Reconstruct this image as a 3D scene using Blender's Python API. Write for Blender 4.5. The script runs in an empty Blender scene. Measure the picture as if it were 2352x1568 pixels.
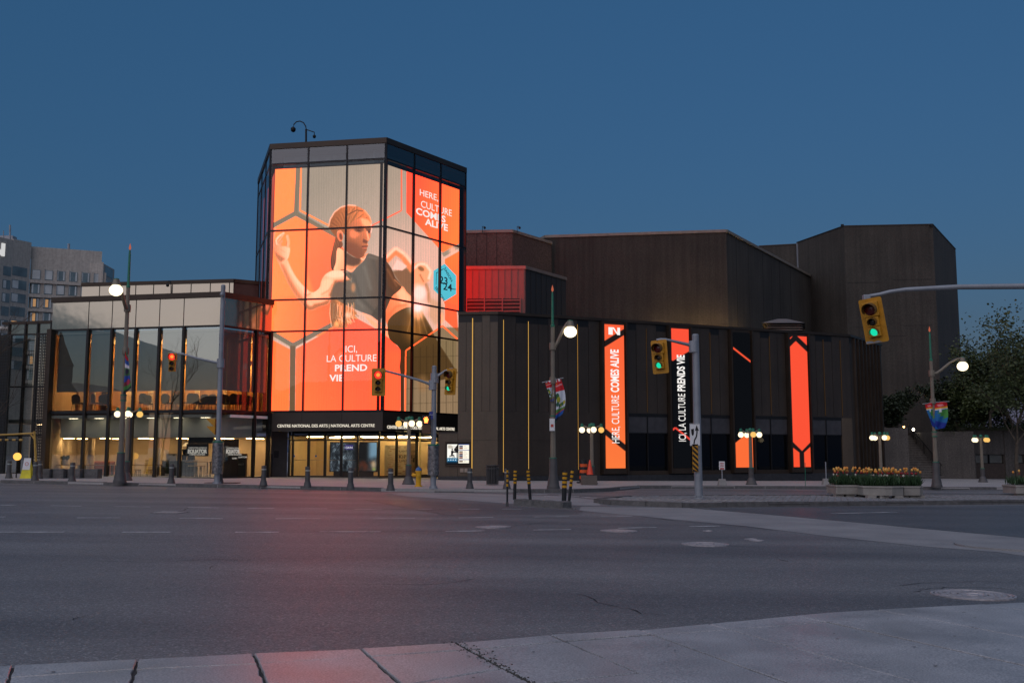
import bpy, bmesh, math, random
import numpy as np
from mathutils import Vector, Matrix
random.seed(7)
R = math.radians
sc = bpy.context.scene
COL = sc.collection
# ------------------------------------------------------------------ camera
HC = 1.6
FPX = 2286.7                                # focal length in px of a 2352 px wide frame (35 mm on 36 mm)
PIT = math.atan((1042 - 784) / FPX)
cam_d = bpy.data.cameras.new('camera'); cam_d.lens = 35.0; cam_d.sensor_width = 36.0
cam_d.clip_start = 0.1; cam_d.clip_end = 3000
cam = bpy.data.objects.new('camera', cam_d); COL.objects.link(cam)
cam.location = (0, 0, HC); cam.rotation_euler = (math.pi / 2 + PIT, 0, 0)
sc.camera = cam
# ------------------------------------------------------------------ sky, sun, exposure
w = bpy.data.worlds.new('World'); sc.world = w; w.use_nodes = True
nt = w.node_tree; bg = nt.nodes['Background']
sky = nt.nodes.new('ShaderNodeTexSky'); sky.sky_type = 'NISHITA'; sky.sun_disc = False
SUN_EL, SUN_AZ = R(0.3), R(205)             # just on the horizon, behind the camera
sky.sun_elevation = SUN_EL; sky.sun_rotation = SUN_AZ
sky.altitude = 80; sky.air_density = 1.0; sky.dust_density = 0.5; sky.ozone_density = 3.2
tw = nt.nodes.new('ShaderNodeVectorMath'); tw.operation = 'ADD'; tw.inputs[1].default_value = (.09, .375, .80)   # even blue twilight over the low sun's sky
nt.links.new(sky.outputs[0], tw.inputs[0]); nt.links.new(tw.outputs[0], bg.inputs[0])
bg.inputs[1].default_value = 0.15
sun_d = bpy.data.lights.new('sun', 'SUN'); sun_d.energy = 1.35; sun_d.angle = R(90); sun_d.color = (.97, .87, .89)   # the wide soft afterglow behind the camera
sun = bpy.data.objects.new('sun', sun_d); COL.objects.link(sun)
sun.rotation_euler = (R(90 - 48), 0, -SUN_AZ + math.pi)
sc.view_settings.view_transform = 'Standard'; sc.view_settings.look = 'None'
sc.view_settings.gamma = 1.0; sc.view_settings.use_curve_mapping = False
sc.view_settings.exposure = 0.0
EXPK = 1.0                                  # screens and lamps are given for this exposure
sc.cycles.use_denoising = True
try: sc.cycles.denoiser = 'OPENIMAGEDENOISE'
except Exception: pass
sc.cycles.max_bounces = 8; sc.cycles.transparent_max_bounces = 16; sc.cycles.glossy_bounces = 4
sc.cycles.diffuse_bounces = 3; sc.cycles.sample_clamp_indirect = 4.0; sc.cycles.caustics_reflective = False
sc.cycles.blur_glossy = 0.5
# ------------------------------------------------------------------ photo geometry -> real coordinates
cpit, spit = math.cos(PIT), math.sin(PIT)
TILT = 0.012                                # the street falls gently to the right
def G(x): return -TILT * x
def ray(x, y):
    u = (x - 1176) / FPX; v = (784 - y) / FPX
    return (u, cpit - v * spit, spit + v * cpit)
def gp(x, y, off=0.0):
    d = ray(x, y); t = (off - HC) / (d[2] + TILT * d[0])
    return Vector((d[0] * t, d[1] * t, HC + d[2] * t))
def at(x, y, Y):
    d = ray(x, y); t = Y / d[1]; return Vector((d[0] * t, Y, HC + d[2] * t))
def atz(x, y, z):
    d = ray(x, y); t = (z - HC) / d[2]; return Vector((d[0] * t, d[1] * t, z))
def proj(P):
    P = np.asarray(P, float); X = P[..., 0]; Y = P[..., 1]; Z = P[..., 2] - HC
    zc = Y * cpit + Z * spit; yc = -Y * spit + Z * cpit
    return 1176 + FPX * X / zc, 784 - FPX * yc / zc
# ------------------------------------------------------------------ materials
MATS = {}
def s2l(c):
    return tuple((v / 255 / 12.92) if v / 255 <= .04045 else ((v / 255 + .055) / 1.055) ** 2.4 for v in c)
def mat(name, col, rough=.6, metal=0.0, var=.15, vscale=3.0, bump=0.0, bscale=60.0, spec=.5, fine=0.0, fscale=120.0, coat=0.0, streak=0.0):
    if name in MATS: return MATS[name]
    m = bpy.data.materials.new(name); m.use_nodes = True; n = m.node_tree; b = n.nodes['Principled BSDF']
    b.inputs['Roughness'].default_value = rough; b.inputs['Metallic'].default_value = metal
    b.inputs['Specular IOR Level'].default_value = spec; b.inputs['Coat Weight'].default_value = coat
    tc = n.nodes.new('ShaderNodeTexCoord'); co = tc.outputs['Object']
    cur = None
    def noise(scale, detail=4):
        t = n.nodes.new('ShaderNodeTexNoise'); t.inputs['Scale'].default_value = scale; t.inputs['Detail'].default_value = detail
        n.links.new(co, t.inputs['Vector']); return t
    lo = tuple(c * (1 - var) for c in col) + (1,); hi = tuple(min(1, c * (1 + var)) for c in col) + (1,)
    r = n.nodes.new('ShaderNodeValToRGB'); r.color_ramp.elements[0].position = .32; r.color_ramp.elements[1].position = .68
    r.color_ramp.elements[0].color = lo; r.color_ramp.elements[1].color = hi
    t = noise(vscale); n.links.new(t.outputs['Fac'], r.inputs[0]); out = r.outputs[0]
    if streak > 0:
        mp = n.nodes.new('ShaderNodeMapping'); mp.inputs['Scale'].default_value = (3.0, 3.0, .12)
        n.links.new(co, mp.inputs[0]); ts = n.nodes.new('ShaderNodeTexNoise'); ts.inputs['Scale'].default_value = 1.0; ts.inputs['Detail'].default_value = 5
        n.links.new(mp.outputs[0], ts.inputs['Vector'])
        mr = n.nodes.new('ShaderNodeMapRange'); mr.inputs[1].default_value = .3; mr.inputs[2].default_value = .7
        mr.inputs[3].default_value = 1 - streak; mr.inputs[4].default_value = 1 + streak
        n.links.new(ts.outputs['Fac'], mr.inputs[0])
        mx = n.nodes.new('ShaderNodeVectorMath'); mx.operation = 'SCALE'; n.links.new(out, mx.inputs[0]); n.links.new(mr.outputs[0], mx.inputs['Scale']); out = mx.outputs[0]
    if fine > 0:
        tf = noise(fscale, 2); mr = n.nodes.new('ShaderNodeMapRange'); mr.inputs[1].default_value = .3; mr.inputs[2].default_value = .7
        mr.inputs[3].default_value = 1 - fine; mr.inputs[4].default_value = 1 + fine; n.links.new(tf.outputs['Fac'], mr.inputs[0])
        mx = n.nodes.new('ShaderNodeVectorMath'); mx.operation = 'SCALE'; n.links.new(out, mx.inputs[0]); n.links.new(mr.outputs[0], mx.inputs['Scale']); out = mx.outputs[0]
    n.links.new(out, b.inputs['Base Color'])
    mr = n.nodes.new('ShaderNodeMapRange'); mr.inputs[3].default_value = max(.03, rough - .1); mr.inputs[4].default_value = min(1, rough + .1)
    n.links.new(t.outputs['Fac'], mr.inputs[0]); n.links.new(mr.outputs[0], b.inputs['Roughness'])
    if bump > 0:
        tb = noise(bscale, 3); bp = n.nodes.new('ShaderNodeBump'); bp.inputs['Strength'].default_value = bump; bp.inputs['Distance'].default_value = .02
        n.links.new(tb.outputs['Fac'], bp.inputs['Height']); n.links.new(bp.outputs[0], b.inputs['Normal'])
    MATS[name] = m; return m
def emit(name, col, strength):
    if name in MATS: return MATS[name]
    m = bpy.data.materials.new(name); m.use_nodes = True; n = m.node_tree; n.nodes.clear()
    o = n.nodes.new('ShaderNodeOutputMaterial'); e = n.nodes.new('ShaderNodeEmission')
    e.inputs[0].default_value = tuple(col) + (1,); e.inputs[1].default_value = strength * EXPK
    n.links.new(e.outputs[0], o.inputs[0]); MATS[name] = m; return m
def glass(name, tint=(.9, .93, .92), base=.03, gain=1.0, rough=0.0, refl=(1, 1, 1), wav=.0):
    if name in MATS: return MATS[name]
    m = bpy.data.materials.new(name); m.use_nodes = True; n = m.node_tree; n.nodes.clear()
    o = n.nodes.new('ShaderNodeOutputMaterial'); tr = n.nodes.new('ShaderNodeBsdfTransparent'); gl = n.nodes.new('ShaderNodeBsdfGlossy')
    tr.inputs[0].default_value = tuple(tint) + (1,); gl.inputs[0].default_value = tuple(refl) + (1,); gl.inputs['Roughness'].default_value = rough
    fr = n.nodes.new('ShaderNodeFresnel'); fr.inputs[0].default_value = 1.5
    ma = n.nodes.new('ShaderNodeMath'); ma.operation = 'MULTIPLY_ADD'; ma.inputs[1].default_value = gain; ma.inputs[2].default_value = base; ma.use_clamp = True
    mx = n.nodes.new('ShaderNodeMixShader')
    if wav > 0:
        tc = n.nodes.new('ShaderNodeTexCoord'); t = n.nodes.new('ShaderNodeTexNoise'); t.inputs['Scale'].default_value = .8; t.inputs['Detail'].default_value = 1
        bp = n.nodes.new('ShaderNodeBump'); bp.inputs['Strength'].default_value = wav; bp.inputs['Distance'].default_value = .02
        n.links.new(tc.outputs['Object'], t.inputs['Vector']); n.links.new(t.outputs['Fac'], bp.inputs['Height']); n.links.new(bp.outputs[0], gl.inputs['Normal'])
    n.links.new(fr.outputs[0], ma.inputs[0]); n.links.new(ma.outputs[0], mx.inputs[0]); n.links.new(tr.outputs[0], mx.inputs[1]); n.links.new(gl.outputs[0], mx.inputs[2])
    n.links.new(mx.outputs[0], o.inputs[0]); MATS[name] = m; return m
def vcol_mat(name, strength, emission=True, rough=.7):
    """colour printed / shown on a flat sheet: taken from the mesh's own colour layer"""
    if name in MATS: return MATS[name]
    m = bpy.data.materials.new(name); m.use_nodes = True; n = m.node_tree
    a = n.nodes.new('ShaderNodeVertexColor'); a.layer_name = 'print'
    if emission:
        n.nodes.remove(n.nodes['Principled BSDF']); e = n.nodes.new('ShaderNodeEmission'); e.inputs[1].default_value = strength * EXPK
        n.links.new(a.outputs[0], e.inputs[0]); n.links.new(e.outputs[0], n.nodes['Material Output'].inputs[0])
    else:
        b = n.nodes['Principled BSDF']; b.inputs['Roughness'].default_value = rough; n.links.new(a.outputs[0], b.inputs['Base Color'])
    MATS[name] = m; return m
# ------------------------------------------------------------------ mesh builder
def origin(o):
    v = Vector((0, 0, 0))
    while o is not None: v = v + o.location; o = o.parent
    return v
class Fr:
    """a vertical facade plane from plan point p to q (left to right as seen from the street); d is metres out of the wall"""
    def __init__(s, p, q):
        s.o = Vector((p[0], p[1])); s.q = Vector((q[0], q[1])); d = s.q - s.o; s.L = d.length; s.u = d / s.L; s.n = Vector((s.u.y, -s.u.x))
    def pt(s, u, z, d=0.0):
        a = s.o + s.u * u + s.n * d; return (a.x, a.y, z)
    def uv(s, x, y, d=0.0):
        r = ray(x, y); o = s.o + s.n * d; den = r[0] * s.n.x + r[1] * s.n.y; t = (o.x * s.n.x + o.y * s.n.y) / den
        p = Vector((r[0] * t, r[1] * t)); return ((p - s.o).dot(s.u), HC + r[2] * t)
    def U(s, x, y, d=0.0): return s.uv(x, y, d)[0]
    def Z(s, x, y, d=0.0): return s.uv(x, y, d)[1]
    def off(s, d):
        return Fr(s.o + s.n * d, s.q + s.n * d)
class MB:
    def __init__(s): s.v = []; s.f = []; s.sm = False
    def hexa(s, p):
        b = len(s.v); s.v += [tuple(a) for a in p]
        s.f += [(b, b + 3, b + 2, b + 1), (b + 4, b + 5, b + 6, b + 7), (b, b + 1, b + 5, b + 4), (b + 1, b + 2, b + 6, b + 5), (b + 2, b + 3, b + 7, b + 6), (b + 3, b, b + 4, b + 7)]; return s
    def box(s, x0, x1, y0, y1, z0, z1):
        return s.hexa([(x0, y0, z0), (x1, y0, z0), (x1, y1, z0), (x0, y1, z0), (x0, y0, z1), (x1, y0, z1), (x1, y1, z1), (x0, y1, z1)])
    def taper(s, x0, x1, y0, y1, z0, z1, k):
        cx, cy = (x0 + x1) / 2, (y0 + y1) / 2
        g = lambda a, c: c + (a - c) * k
        return s.hexa([(x0, y0, z0), (x1, y0, z0), (x1, y1, z0), (x0, y1, z0), (g(x0, cx), g(y0, cy), z1), (g(x1, cx), g(y0, cy), z1), (g(x1, cx), g(y1, cy), z1), (g(x0, cx), g(y1, cy), z1)])
    def fbox(s, fr, u0, u1, z0, z1, d0, d1):
        a = [fr.pt(u0, z0, d1), fr.pt(u1, z0, d1), fr.pt(u1, z0, d0), fr.pt(u0, z0, d0)]
        return s.hexa(a + [(p[0], p[1], z1) for p in a])
    def fquad(s, fr, u0, u1, z0, z1, d):
        b = len(s.v); s.v += [fr.pt(u0, z0, d), fr.pt(u1, z0, d), fr.pt(u1, z1, d), fr.pt(u0, z1, d)]; s.f.append((b, b + 1, b + 2, b + 3)); return s
    def poly(s, pts):
        b = len(s.v); s.v += [tuple(p) for p in pts]; s.f.append(tuple(range(b, b + len(pts)))); return s
    def prism(s, pts, z0, z1):
        """plan polygon (counter-clockwise) between two heights; a height may be a number or a function of x, y"""
        f0 = z0 if callable(z0) else (lambda x, y: z0); f1 = z1 if callable(z1) else (lambda x, y: z1)
        n = len(pts); b = len(s.v)
        s.v += [(p[0], p[1], f0(p[0], p[1])) for p in pts] + [(p[0], p[1], f1(p[0], p[1])) for p in pts]
        s.f.append(tuple(b + i for i in reversed(range(n)))); s.f.append(tuple(b + n + i for i in range(n)))
        for i in range(n):
            j = (i + 1) % n; s.f.append((b + i, b + j, b + n + j, b + n + i))
        return s
    def lathe(s, prof, n=14, c=(0, 0, 0), cap=True, ripple=0):
        b = len(s.v); k = len(prof)
        for r, z in prof:
            for i in range(n):
                a = 2 * math.pi * i / n; rr = r * (1 - (ripple if (i % 2) else 0)); s.v.append((c[0] + rr * math.cos(a), c[1] + rr * math.sin(a), c[2] + z))
        for j in range(k - 1):
            for i in range(n):
                i2 = (i + 1) % n; s.f.append((b + j * n + i, b + j * n + i2, b + (j + 1) * n + i2, b + (j + 1) * n + i))
        if cap:
            s.f.append(tuple(b + i for i in reversed(range(n)))); s.f.append(tuple(b + (k - 1) * n + i for i in range(n)))
        return s
    def tube(s, path, rad, n=8):
        path = [Vector(p) for p in path]; k = len(path)
        rad = rad if isinstance(rad, (list, tuple)) else [rad] * k
        b = len(s.v)
        for j, p in enumerate(path):
            t = (path[min(j + 1, k - 1)] - path[max(j - 1, 0)]).normalized()
            a = t.orthogonal().normalized() if abs(t.z) > .95 else t.cross(Vector((0, 0, 1))).normalized()
            c = t.cross(a).normalized()
            for i in range(n):
                an = 2 * math.pi * i / n; q = p + (a * math.cos(an) + c * math.sin(an)) * rad[j]; s.v.append(tuple(q))
        for j in range(k - 1):
            for i in range(n):
                i2 = (i + 1) % n; s.f.append((b + j * n + i, b + j * n + i2, b + (j + 1) * n + i2, b + (j + 1) * n + i))
        s.f.append(tuple(b + i for i in reversed(range(n)))); s.f.append(tuple(b + (k - 1) * n + i for i in range(n)))
        return s
    def ball(s, c, r, n=14, m=8, sx=1, sy=1, sz=1):
        prof = [(max(1e-3, r * math.sin(math.pi * j / m)), -r * math.cos(math.pi * j / m)) for j in range(m + 1)]
        b = len(s.v); s.lathe(prof, n)
        s.v[b:] = [(c[0] + x * sx, c[1] + y * sy, c[2] + z * sz) for x, y, z in s.v[b:]]
        return s
    def xform(s, M):
        s.v = [tuple(M @ Vector(p)) for p in s.v]; return s
    def build(s, name, m, parent=None, smooth=False, local=False, bevel=0.0, recalc=True):
        me = bpy.data.meshes.new(name)
        o0 = Vector((0, 0, 0)) if local else origin(parent)
        me.from_pydata([(p[0] - o0.x, p[1] - o0.y, p[2] - o0.z) for p in s.v], [], s.f)
        me.update()
        if recalc:
            bm = bmesh.new(); bm.from_mesh(me); bmesh.ops.recalc_face_normals(bm, faces=bm.faces); bm.to_mesh(me); bm.free()
        if smooth:
            me.polygons.foreach_set('use_smooth', [True] * len(me.polygons)); 
            try: me.set_sharp_from_angle(angle=R(40))
            except Exception: pass
        if isinstance(m, (list, tuple)):
            for a in m: me.materials.append(a)
        elif m: me.materials.append(m)
        o = bpy.data.objects.new(name, me); COL.objects.link(o); o.parent = parent
        if bevel > 0:
            bv = o.modifiers.new('bevel', 'BEVEL'); bv.width = bevel; bv.segments = 2; bv.limit_method = 'ANGLE'
        return o
def tag(o, label=None, cat=None, group=None, kind=None):
    if label: o['label'] = label
    if cat: o['category'] = cat
    if group: o['group'] = group
    if kind: o['kind'] = kind
    return o
def thing(name, label, cat, loc=(0, 0, 0), rz=0.0, group=None):
    o = bpy.data.objects.new(name, None); COL.objects.link(o); o.location = loc; o.rotation_euler = (0, 0, rz); o.empty_display_size = .2
    return tag(o, label, cat, group)
def dup(root, loc, rz=0.0, label=None, group=None, scale=None):
    def cp(o, par):
        c = o.copy(); COL.objects.link(c); c.parent = par
        for ch in o.children: cp(ch, c)
        return c
    r = cp(root, None); r.location = loc; r.rotation_euler = (0, 0, rz)
    if label: r['label'] = label
    if group: r['group'] = group
    if scale: r.scale = (scale,) * 3
    return r
def text_mesh(name, body, size, m, parent, M, bold=0.0, align='LEFT', depth=.01, sx=1.0, space=1.0):
    c = bpy.data.curves.new(name, 'FONT'); c.body = body; c.size = size; c.align_x = align; c.offset = bold; c.extrude = depth / 2; c.space_character = space
    c.resolution_u = 3
    t = bpy.data.objects.new(name, c); COL.objects.link(t)
    dg = bpy.context.evaluated_depsgraph_get(); me = bpy.data.meshes.new_from_object(t.evaluated_get(dg))
    bpy.data.objects.remove(t); bpy.data.curves.remove(c)
    me.transform(M @ Matrix.Diagonal((sx, 1, 1, 1))); me.materials.clear(); me.materials.append(m); me.name = name
    if parent is not None: me.transform(Matrix.Translation(-origin(parent)))
    o = bpy.data.objects.new(name, me); COL.objects.link(o); o.parent = parent; return o
def fmat(fr, u, z, d, rot=0.0):
    """matrix that lays x/y text on a facade at (u, z)"""
    M = Matrix(((fr.u.x, 0, fr.n.x, 0), (fr.u.y, 0, fr.n.y, 0), (0, 1, 0, 0), (0, 0, 0, 1)))
    p = fr.pt(u, z, d); return Matrix.Translation(p) @ M @ Matrix.Rotation(rot, 4, 'Z')
# ------------------------------------------------------------------ painted sheets (screens, posters, flags)
class Paint:
    def __init__(s, x0, x1, y0, y1, sc=2.0, bg=(0, 0, 0)):
        s.x0, s.y0, s.sc = x0, y0, sc; s.W = int((x1 - x0) * sc); s.H = int((y1 - y0) * sc)
        s.im = np.empty((s.H, s.W, 3), np.float32); s.im[:] = bg
        s.xs = x0 + (np.arange(s.W) + .5) / sc; s.ys = y0 + (np.arange(s.H) + .5) / sc
    def blur(s, a, r):
        k = int(round(r * s.sc))
        if k < 1: return a
        for _ in range(2):
            for ax in (0, 1):
                p = np.pad(a, [(k + 1, k) if i == ax else (0, 0) for i in range(2)], mode='edge'); c = np.cumsum(p, axis=ax)
                a = (c[2 * k + 1:] - c[:-2 * k - 1]) / (2 * k + 1) if ax == 0 else (c[:, 2 * k + 1:] - c[:, :-2 * k - 1]) / (2 * k + 1)
        return a
    def mask(s, pts, pad=0.0):
        """coverage of a polygon inside its own window: (rows, cols, mask)"""
        xs = [p[0] for p in pts]; ys = [p[1] for p in pts]; pad = 3 * pad + 2 / s.sc
        i0 = max(0, int((min(xs) - pad - s.x0) * s.sc)); i1 = min(s.W, int((max(xs) + pad - s.x0) * s.sc) + 2)
        j0 = max(0, int((min(ys) - pad - s.y0) * s.sc)); j1 = min(s.H, int((max(ys) + pad - s.y0) * s.sc) + 2)
        if i1 <= i0 or j1 <= j0: return None
        X = s.xs[i0:i1][None, :]; Y = s.ys[j0:j1]; m = np.zeros((j1 - j0, i1 - i0), bool); n = len(pts)
        for i in range(n):
            xa, ya = pts[i]; xb, yb = pts[(i + 1) % n]
            if ya == yb: continue
            rows = (Y > min(ya, yb)) & (Y <= max(ya, yb))
            if not rows.any(): continue
            xi = xa + (Y[rows] - ya) * (xb - xa) / (yb - ya); m[rows] ^= (X < xi[:, None])
        return slice(j0, j1), slice(i0, i1), m.astype(np.float32)
    def P(s, pts, col, blur=.4, alpha=1.0, clip=None, grad=None):
        r = s.mask(pts, blur); full = np.zeros((s.H, s.W), np.float32)
        if r is None: return full
        J, I, m = r; m = s.blur(m, blur)
        if clip is not None: m = m * clip[J, I]
        full[J, I] = m
        if grad:
            c1, p0, p1 = grad; dx, dy = p1[0] - p0[0], p1[1] - p0[1]; L = dx * dx + dy * dy
            t = np.clip(((s.xs[I][None, :] - p0[0]) * dx + (s.ys[J][:, None] - p0[1]) * dy) / L, 0, 1)[..., None]; col = np.asarray(col, np.float32) * (1 - t) + np.asarray(c1, np.float32) * t
        m = (m * alpha)[..., None]; s.im[J, I] = s.im[J, I] * (1 - m) + np.asarray(col, np.float32) * m; return full
    def grad(s, pts, c0, c1, p0, p1, blur=.4, alpha=1.0, clip=None):
        return s.P(pts, c0, blur, alpha, clip, (c1, p0, p1))
    def line(s, pts, wd, col, blur=.3, alpha=1.0, clip=None):
        for (xa, ya), (xb, yb) in zip(pts[:-1], pts[1:]):
            L = math.hypot(xb - xa, yb - ya) or 1; nx, ny = -(yb - ya) / L * wd / 2, (xb - xa) / L * wd / 2
            s.P([(xa + nx, ya + ny), (xb + nx, yb + ny), (xb - nx, yb - ny), (xa - nx, ya - ny)], col, blur, alpha, clip)
    def blob(s, x, y, rx, ry, col, blur=.5, alpha=1.0, ang=0.0, clip=None):
        ca, sa = math.cos(ang), math.sin(ang)
        s.P([(x + rx * math.cos(t) * ca - ry * math.sin(t) * sa, y + rx * math.cos(t) * sa + ry * math.sin(t) * ca) for t in np.linspace(0, 2 * math.pi, 25)[:-1]], col, blur, alpha, clip)
    def sample(s, x, y):
        fx = np.clip((x - s.x0) * s.sc - .5, 0, s.W - 1.001); fy = np.clip((y - s.y0) * s.sc - .5, 0, s.H - 1.001)
        ix = fx.astype(int); iy = fy.astype(int); ax = (fx - ix)[..., None]; ay = (fy - iy)[..., None]; I = s.im
        return (I[iy, ix] * (1 - ax) + I[iy, ix + 1] * ax) * (1 - ay) + (I[iy + 1, ix] * (1 - ax) + I[iy + 1, ix + 1] * ax) * ay
def lin(a):
    a = np.clip(a, 0, 255) / 255.0
    return np.where(a <= .04045, a / 12.92, ((a + .055) / 1.055) ** 2.4)
def sheet(name, m, parent, P, cols, hot=0.0):
    """grid of points P[nz, nx, 3] with sRGB colours cols[nz, nx, 3] printed on it"""
    nz, nx = P.shape[:2]; o0 = np.array(origin(parent)); me = bpy.data.meshes.new(name)
    idx = np.arange(nz * nx).reshape(nz, nx)
    q = np.stack([idx[:-1, :-1], idx[:-1, 1:], idx[1:, 1:], idx[1:, :-1]], -1).reshape(-1, 4)
    me.from_pydata((P.reshape(-1, 3) - o0).tolist(), [], q.tolist())
    ca = me.color_attributes.new('print', 'FLOAT_COLOR', 'POINT')
    c = np.ones((nz * nx, 4), np.float32); c[:, :3] = lin(cols.reshape(-1, 3)); k_ = c[:, 0] ** 4; c[:, 0] *= 1 + hot * k_; ca.data.foreach_set('color', c.ravel())
    me.materials.append(m); o = bpy.data.objects.new(name, me); COL.objects.link(o); o.parent = parent; return o
def fgrid(fr, u0, u1, z0, z1, d, nx, nz):
    U = np.linspace(u0, u1, nx)[None, :]; Z = np.linspace(z0, z1, nz)[:, None]
    X = fr.o.x + fr.u.x * U + fr.n.x * d + 0 * Z; Y = fr.o.y + fr.u.y * U + fr.n.y * d + 0 * Z
    return np.stack([X, Y, Z + 0 * U], -1)
# ------------------------------------------------------------------ common materials
M_black = mat('black_metal', (.012, .011, .011), .45, .3)
M_bronze = mat('bronze_metal', (.05, .035, .025), .45, .5, vscale=1.2)
M_clad = mat('dark_cladding', (.040, .029, .021), .5, .08, var=.12, vscale=.7, fine=.1, fscale=9, streak=.12)
M_clad_lt = mat('brown_cladding', (.092, .066, .043), .5, .05, var=.1, vscale=.7, fine=.08, fscale=9, streak=.1)
M_conc_dk = mat('dark_aggregate_concrete', (.052, .046, .039), .9, 0, var=.2, vscale=.3, bump=.5, bscale=14, fine=.22, fscale=9, streak=.2)
M_conc = mat('concrete', (.27, .26, .25), .85, 0, var=.12, vscale=1.2, bump=.15, bscale=60, fine=.15)
M_granite = mat('granite', (.115, .11, .108), .8, 0, var=.25, vscale=5, bump=.6, bscale=25, fine=.4, fscale=60)
M_pole = mat('galvanised_grey', (.30, .32, .35), .55, .3, var=.12, vscale=2)
M_lamp_pole = mat('lamp_post_paint', (.20, .17, .13), .5, .1, var=.12, vscale=2)
M_lamp_base = mat('lamp_base_iron', (.085, .08, .08), .6, .1, var=.15, vscale=3)
M_verd = mat('verdigris_paint', (.02, .17, .10), .5, 0)
M_yellow = mat('signal_yellow', (.52, .24, .008), .5, 0, var=.15, vscale=4)
M_white = mat('white_paint', (.75, .75, .74), .6, 0, var=.06)
M_wall_warm = mat('plaster_wall', (.55, .47, .38), .85, 0, var=.06)
M_floor_in = mat('interior_floor', (.28, .16, .10), .5, 0, var=.15)
M_ceil = mat('ceiling_board', (.6, .57, .52), .9, 0, var=.05)
G_clear = glass('clear_glass', base=.0, gain=.9)
G_pav = glass('coated_glass', tint=(.80, .80, .74), base=.24, gain=1.1, wav=.05, refl=(.86, .93, .84))
G_side = glass('side_glass', tint=(.80, .78, .74), base=.03, gain=.5)
G_dark = glass('dark_glass', tint=(.35, .36, .38), base=.0, gain=.7)
# ================================================================== GROUND
def asphalt(name, c0, c1, rough):
    m = bpy.data.materials.new(name); m.use_nodes = True; n = m.node_tree; b = n.nodes['Principled BSDF']
    tc = n.nodes.new('ShaderNodeTexCoord'); co = tc.outputs['Object']
    def noi(sc_, det, vec=co):
        t = n.nodes.new('ShaderNodeTexNoise'); t.inputs['Scale'].default_value = sc_; t.inputs['Detail'].default_value = det; n.links.new(vec, t.inputs['Vector']); return t
    mp = n.nodes.new('ShaderNodeMapping'); mp.inputs['Scale'].default_value = (.1, .55, 1); mp.inputs['Rotation'].default_value = (0, 0, R(4)); n.links.new(co, mp.inputs[0])
    big = noi(.9, 5, mp.outputs[0]); r = n.nodes.new('ShaderNodeValToRGB'); r.color_ramp.elements[0].position = .32; r.color_ramp.elements[1].position = .68
    r.color_ramp.elements[0].color = c0 + (1,); r.color_ramp.elements[1].color = c1 + (1,); n.links.new(big.outputs['Fac'], r.inputs[0])
    v = n.nodes.new('ShaderNodeTexVoronoi'); v.inputs['Scale'].default_value = 62; n.links.new(co, v.inputs['Vector'])
    bw = n.nodes.new('ShaderNodeSeparateColor'); n.links.new(v.outputs['Color'], bw.inputs[0])
    pr = n.nodes.new('ShaderNodeValToRGB'); pr.color_ramp.elements[0].position = 0; pr.color_ramp.elements[0].color = (.72, .72, .72, 1); pr.color_ramp.elements[1].position = 1; pr.color_ramp.elements[1].color = (1.25, 1.25, 1.25, 1)
    e = pr.color_ramp.elements.new(.88); e.color = (1.1, 1.1, 1.1, 1); pr.color_ramp.elements[2].color = (2.0, 1.97, 1.95, 1)
    n.links.new(bw.outputs[0], pr.inputs[0])
    mx = n.nodes.new('ShaderNodeVectorMath'); mx.operation = 'MULTIPLY'; n.links.new(r.outputs[0], mx.inputs[0]); n.links.new(pr.outputs[0], mx.inputs[1])
    n.links.new(mx.outputs[0], b.inputs['Base Color'])
    rr = n.nodes.new('ShaderNodeMapRange'); rr.inputs[3].default_value = rough + .16; rr.inputs[4].default_value = rough - .2; n.links.new(bw.outputs[1], rr.inputs[0]); n.links.new(rr.outputs[0], b.inputs['Roughness'])
    bp = n.nodes.new('ShaderNodeBump'); bp.inputs['Strength'].default_value = .9; bp.inputs['Distance'].default_value = .012; n.links.new(bw.outputs[2], bp.inputs['Height'])
    bp2 = n.nodes.new('ShaderNodeBump'); bp2.inputs['Strength'].default_value = .5; bp2.inputs['Distance'].default_value = .01
    t2 = noi(38, 3); n.links.new(t2.outputs['Fac'], bp2.inputs['Height']); n.links.new(bp2.outputs[0], bp.inputs['Normal']); n.links.new(bp.outputs[0], b.inputs['Normal'])
    MATS[name] = m; return m
M_asph = asphalt('asphalt', (.12, .118, .121), (.215, .21, .21), .60)
M_asph_dk = asphalt('asphalt_patch', (.09, .09, .093), (.135, .133, .136), .52)
M_walk = mat('sidewalk_concrete', (.36, .34, .33), .7, 0, var=.1, vscale=.5, bump=.35, bscale=70, fine=.3, fscale=45)
M_slab = mat('slab_concrete', (.36, .35, .35), .36, 0, var=.2, vscale=1.3, bump=.15, bscale=60, fine=.4, fscale=70, spec=.9)
M_xwalk = mat('crossing_concrete', (.27, .262, .26), .66, 0, var=.14, vscale=.8, bump=.3, bscale=80, fine=.25, fscale=60)
M_paint = mat('road_paint', (.58, .58, .58), .6, 0, var=.45, vscale=2.6, fine=.4, fscale=30)
M_crack = mat('crack_tar', (.012, .012, .013), .8, 0, var=.2)
M_joint = mat('joint_dirt', (.05, .048, .046), .9, 0, var=.3, vscale=6)
ZR = lambda off: (lambda x, y: G(x) + off)
road = MB()
road.poly([(-900, -300, G(-900)), (900, -300, G(900)), (900, 1500, G(900)), (-900, 1500, G(-900))])
road = tag(road.build('road', M_asph), kind='structure')
def lay(name, pts, m, off, parent=road):
    """a thin sheet lying on the sloping street"""
    b = MB(); b.poly([(p[0], p[1], G(p[0]) + off) for p in pts]); return b.build(name, m, parent)
pix = lambda L, off=0.0: [gp(x, y, off) for x, y in L]
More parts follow.
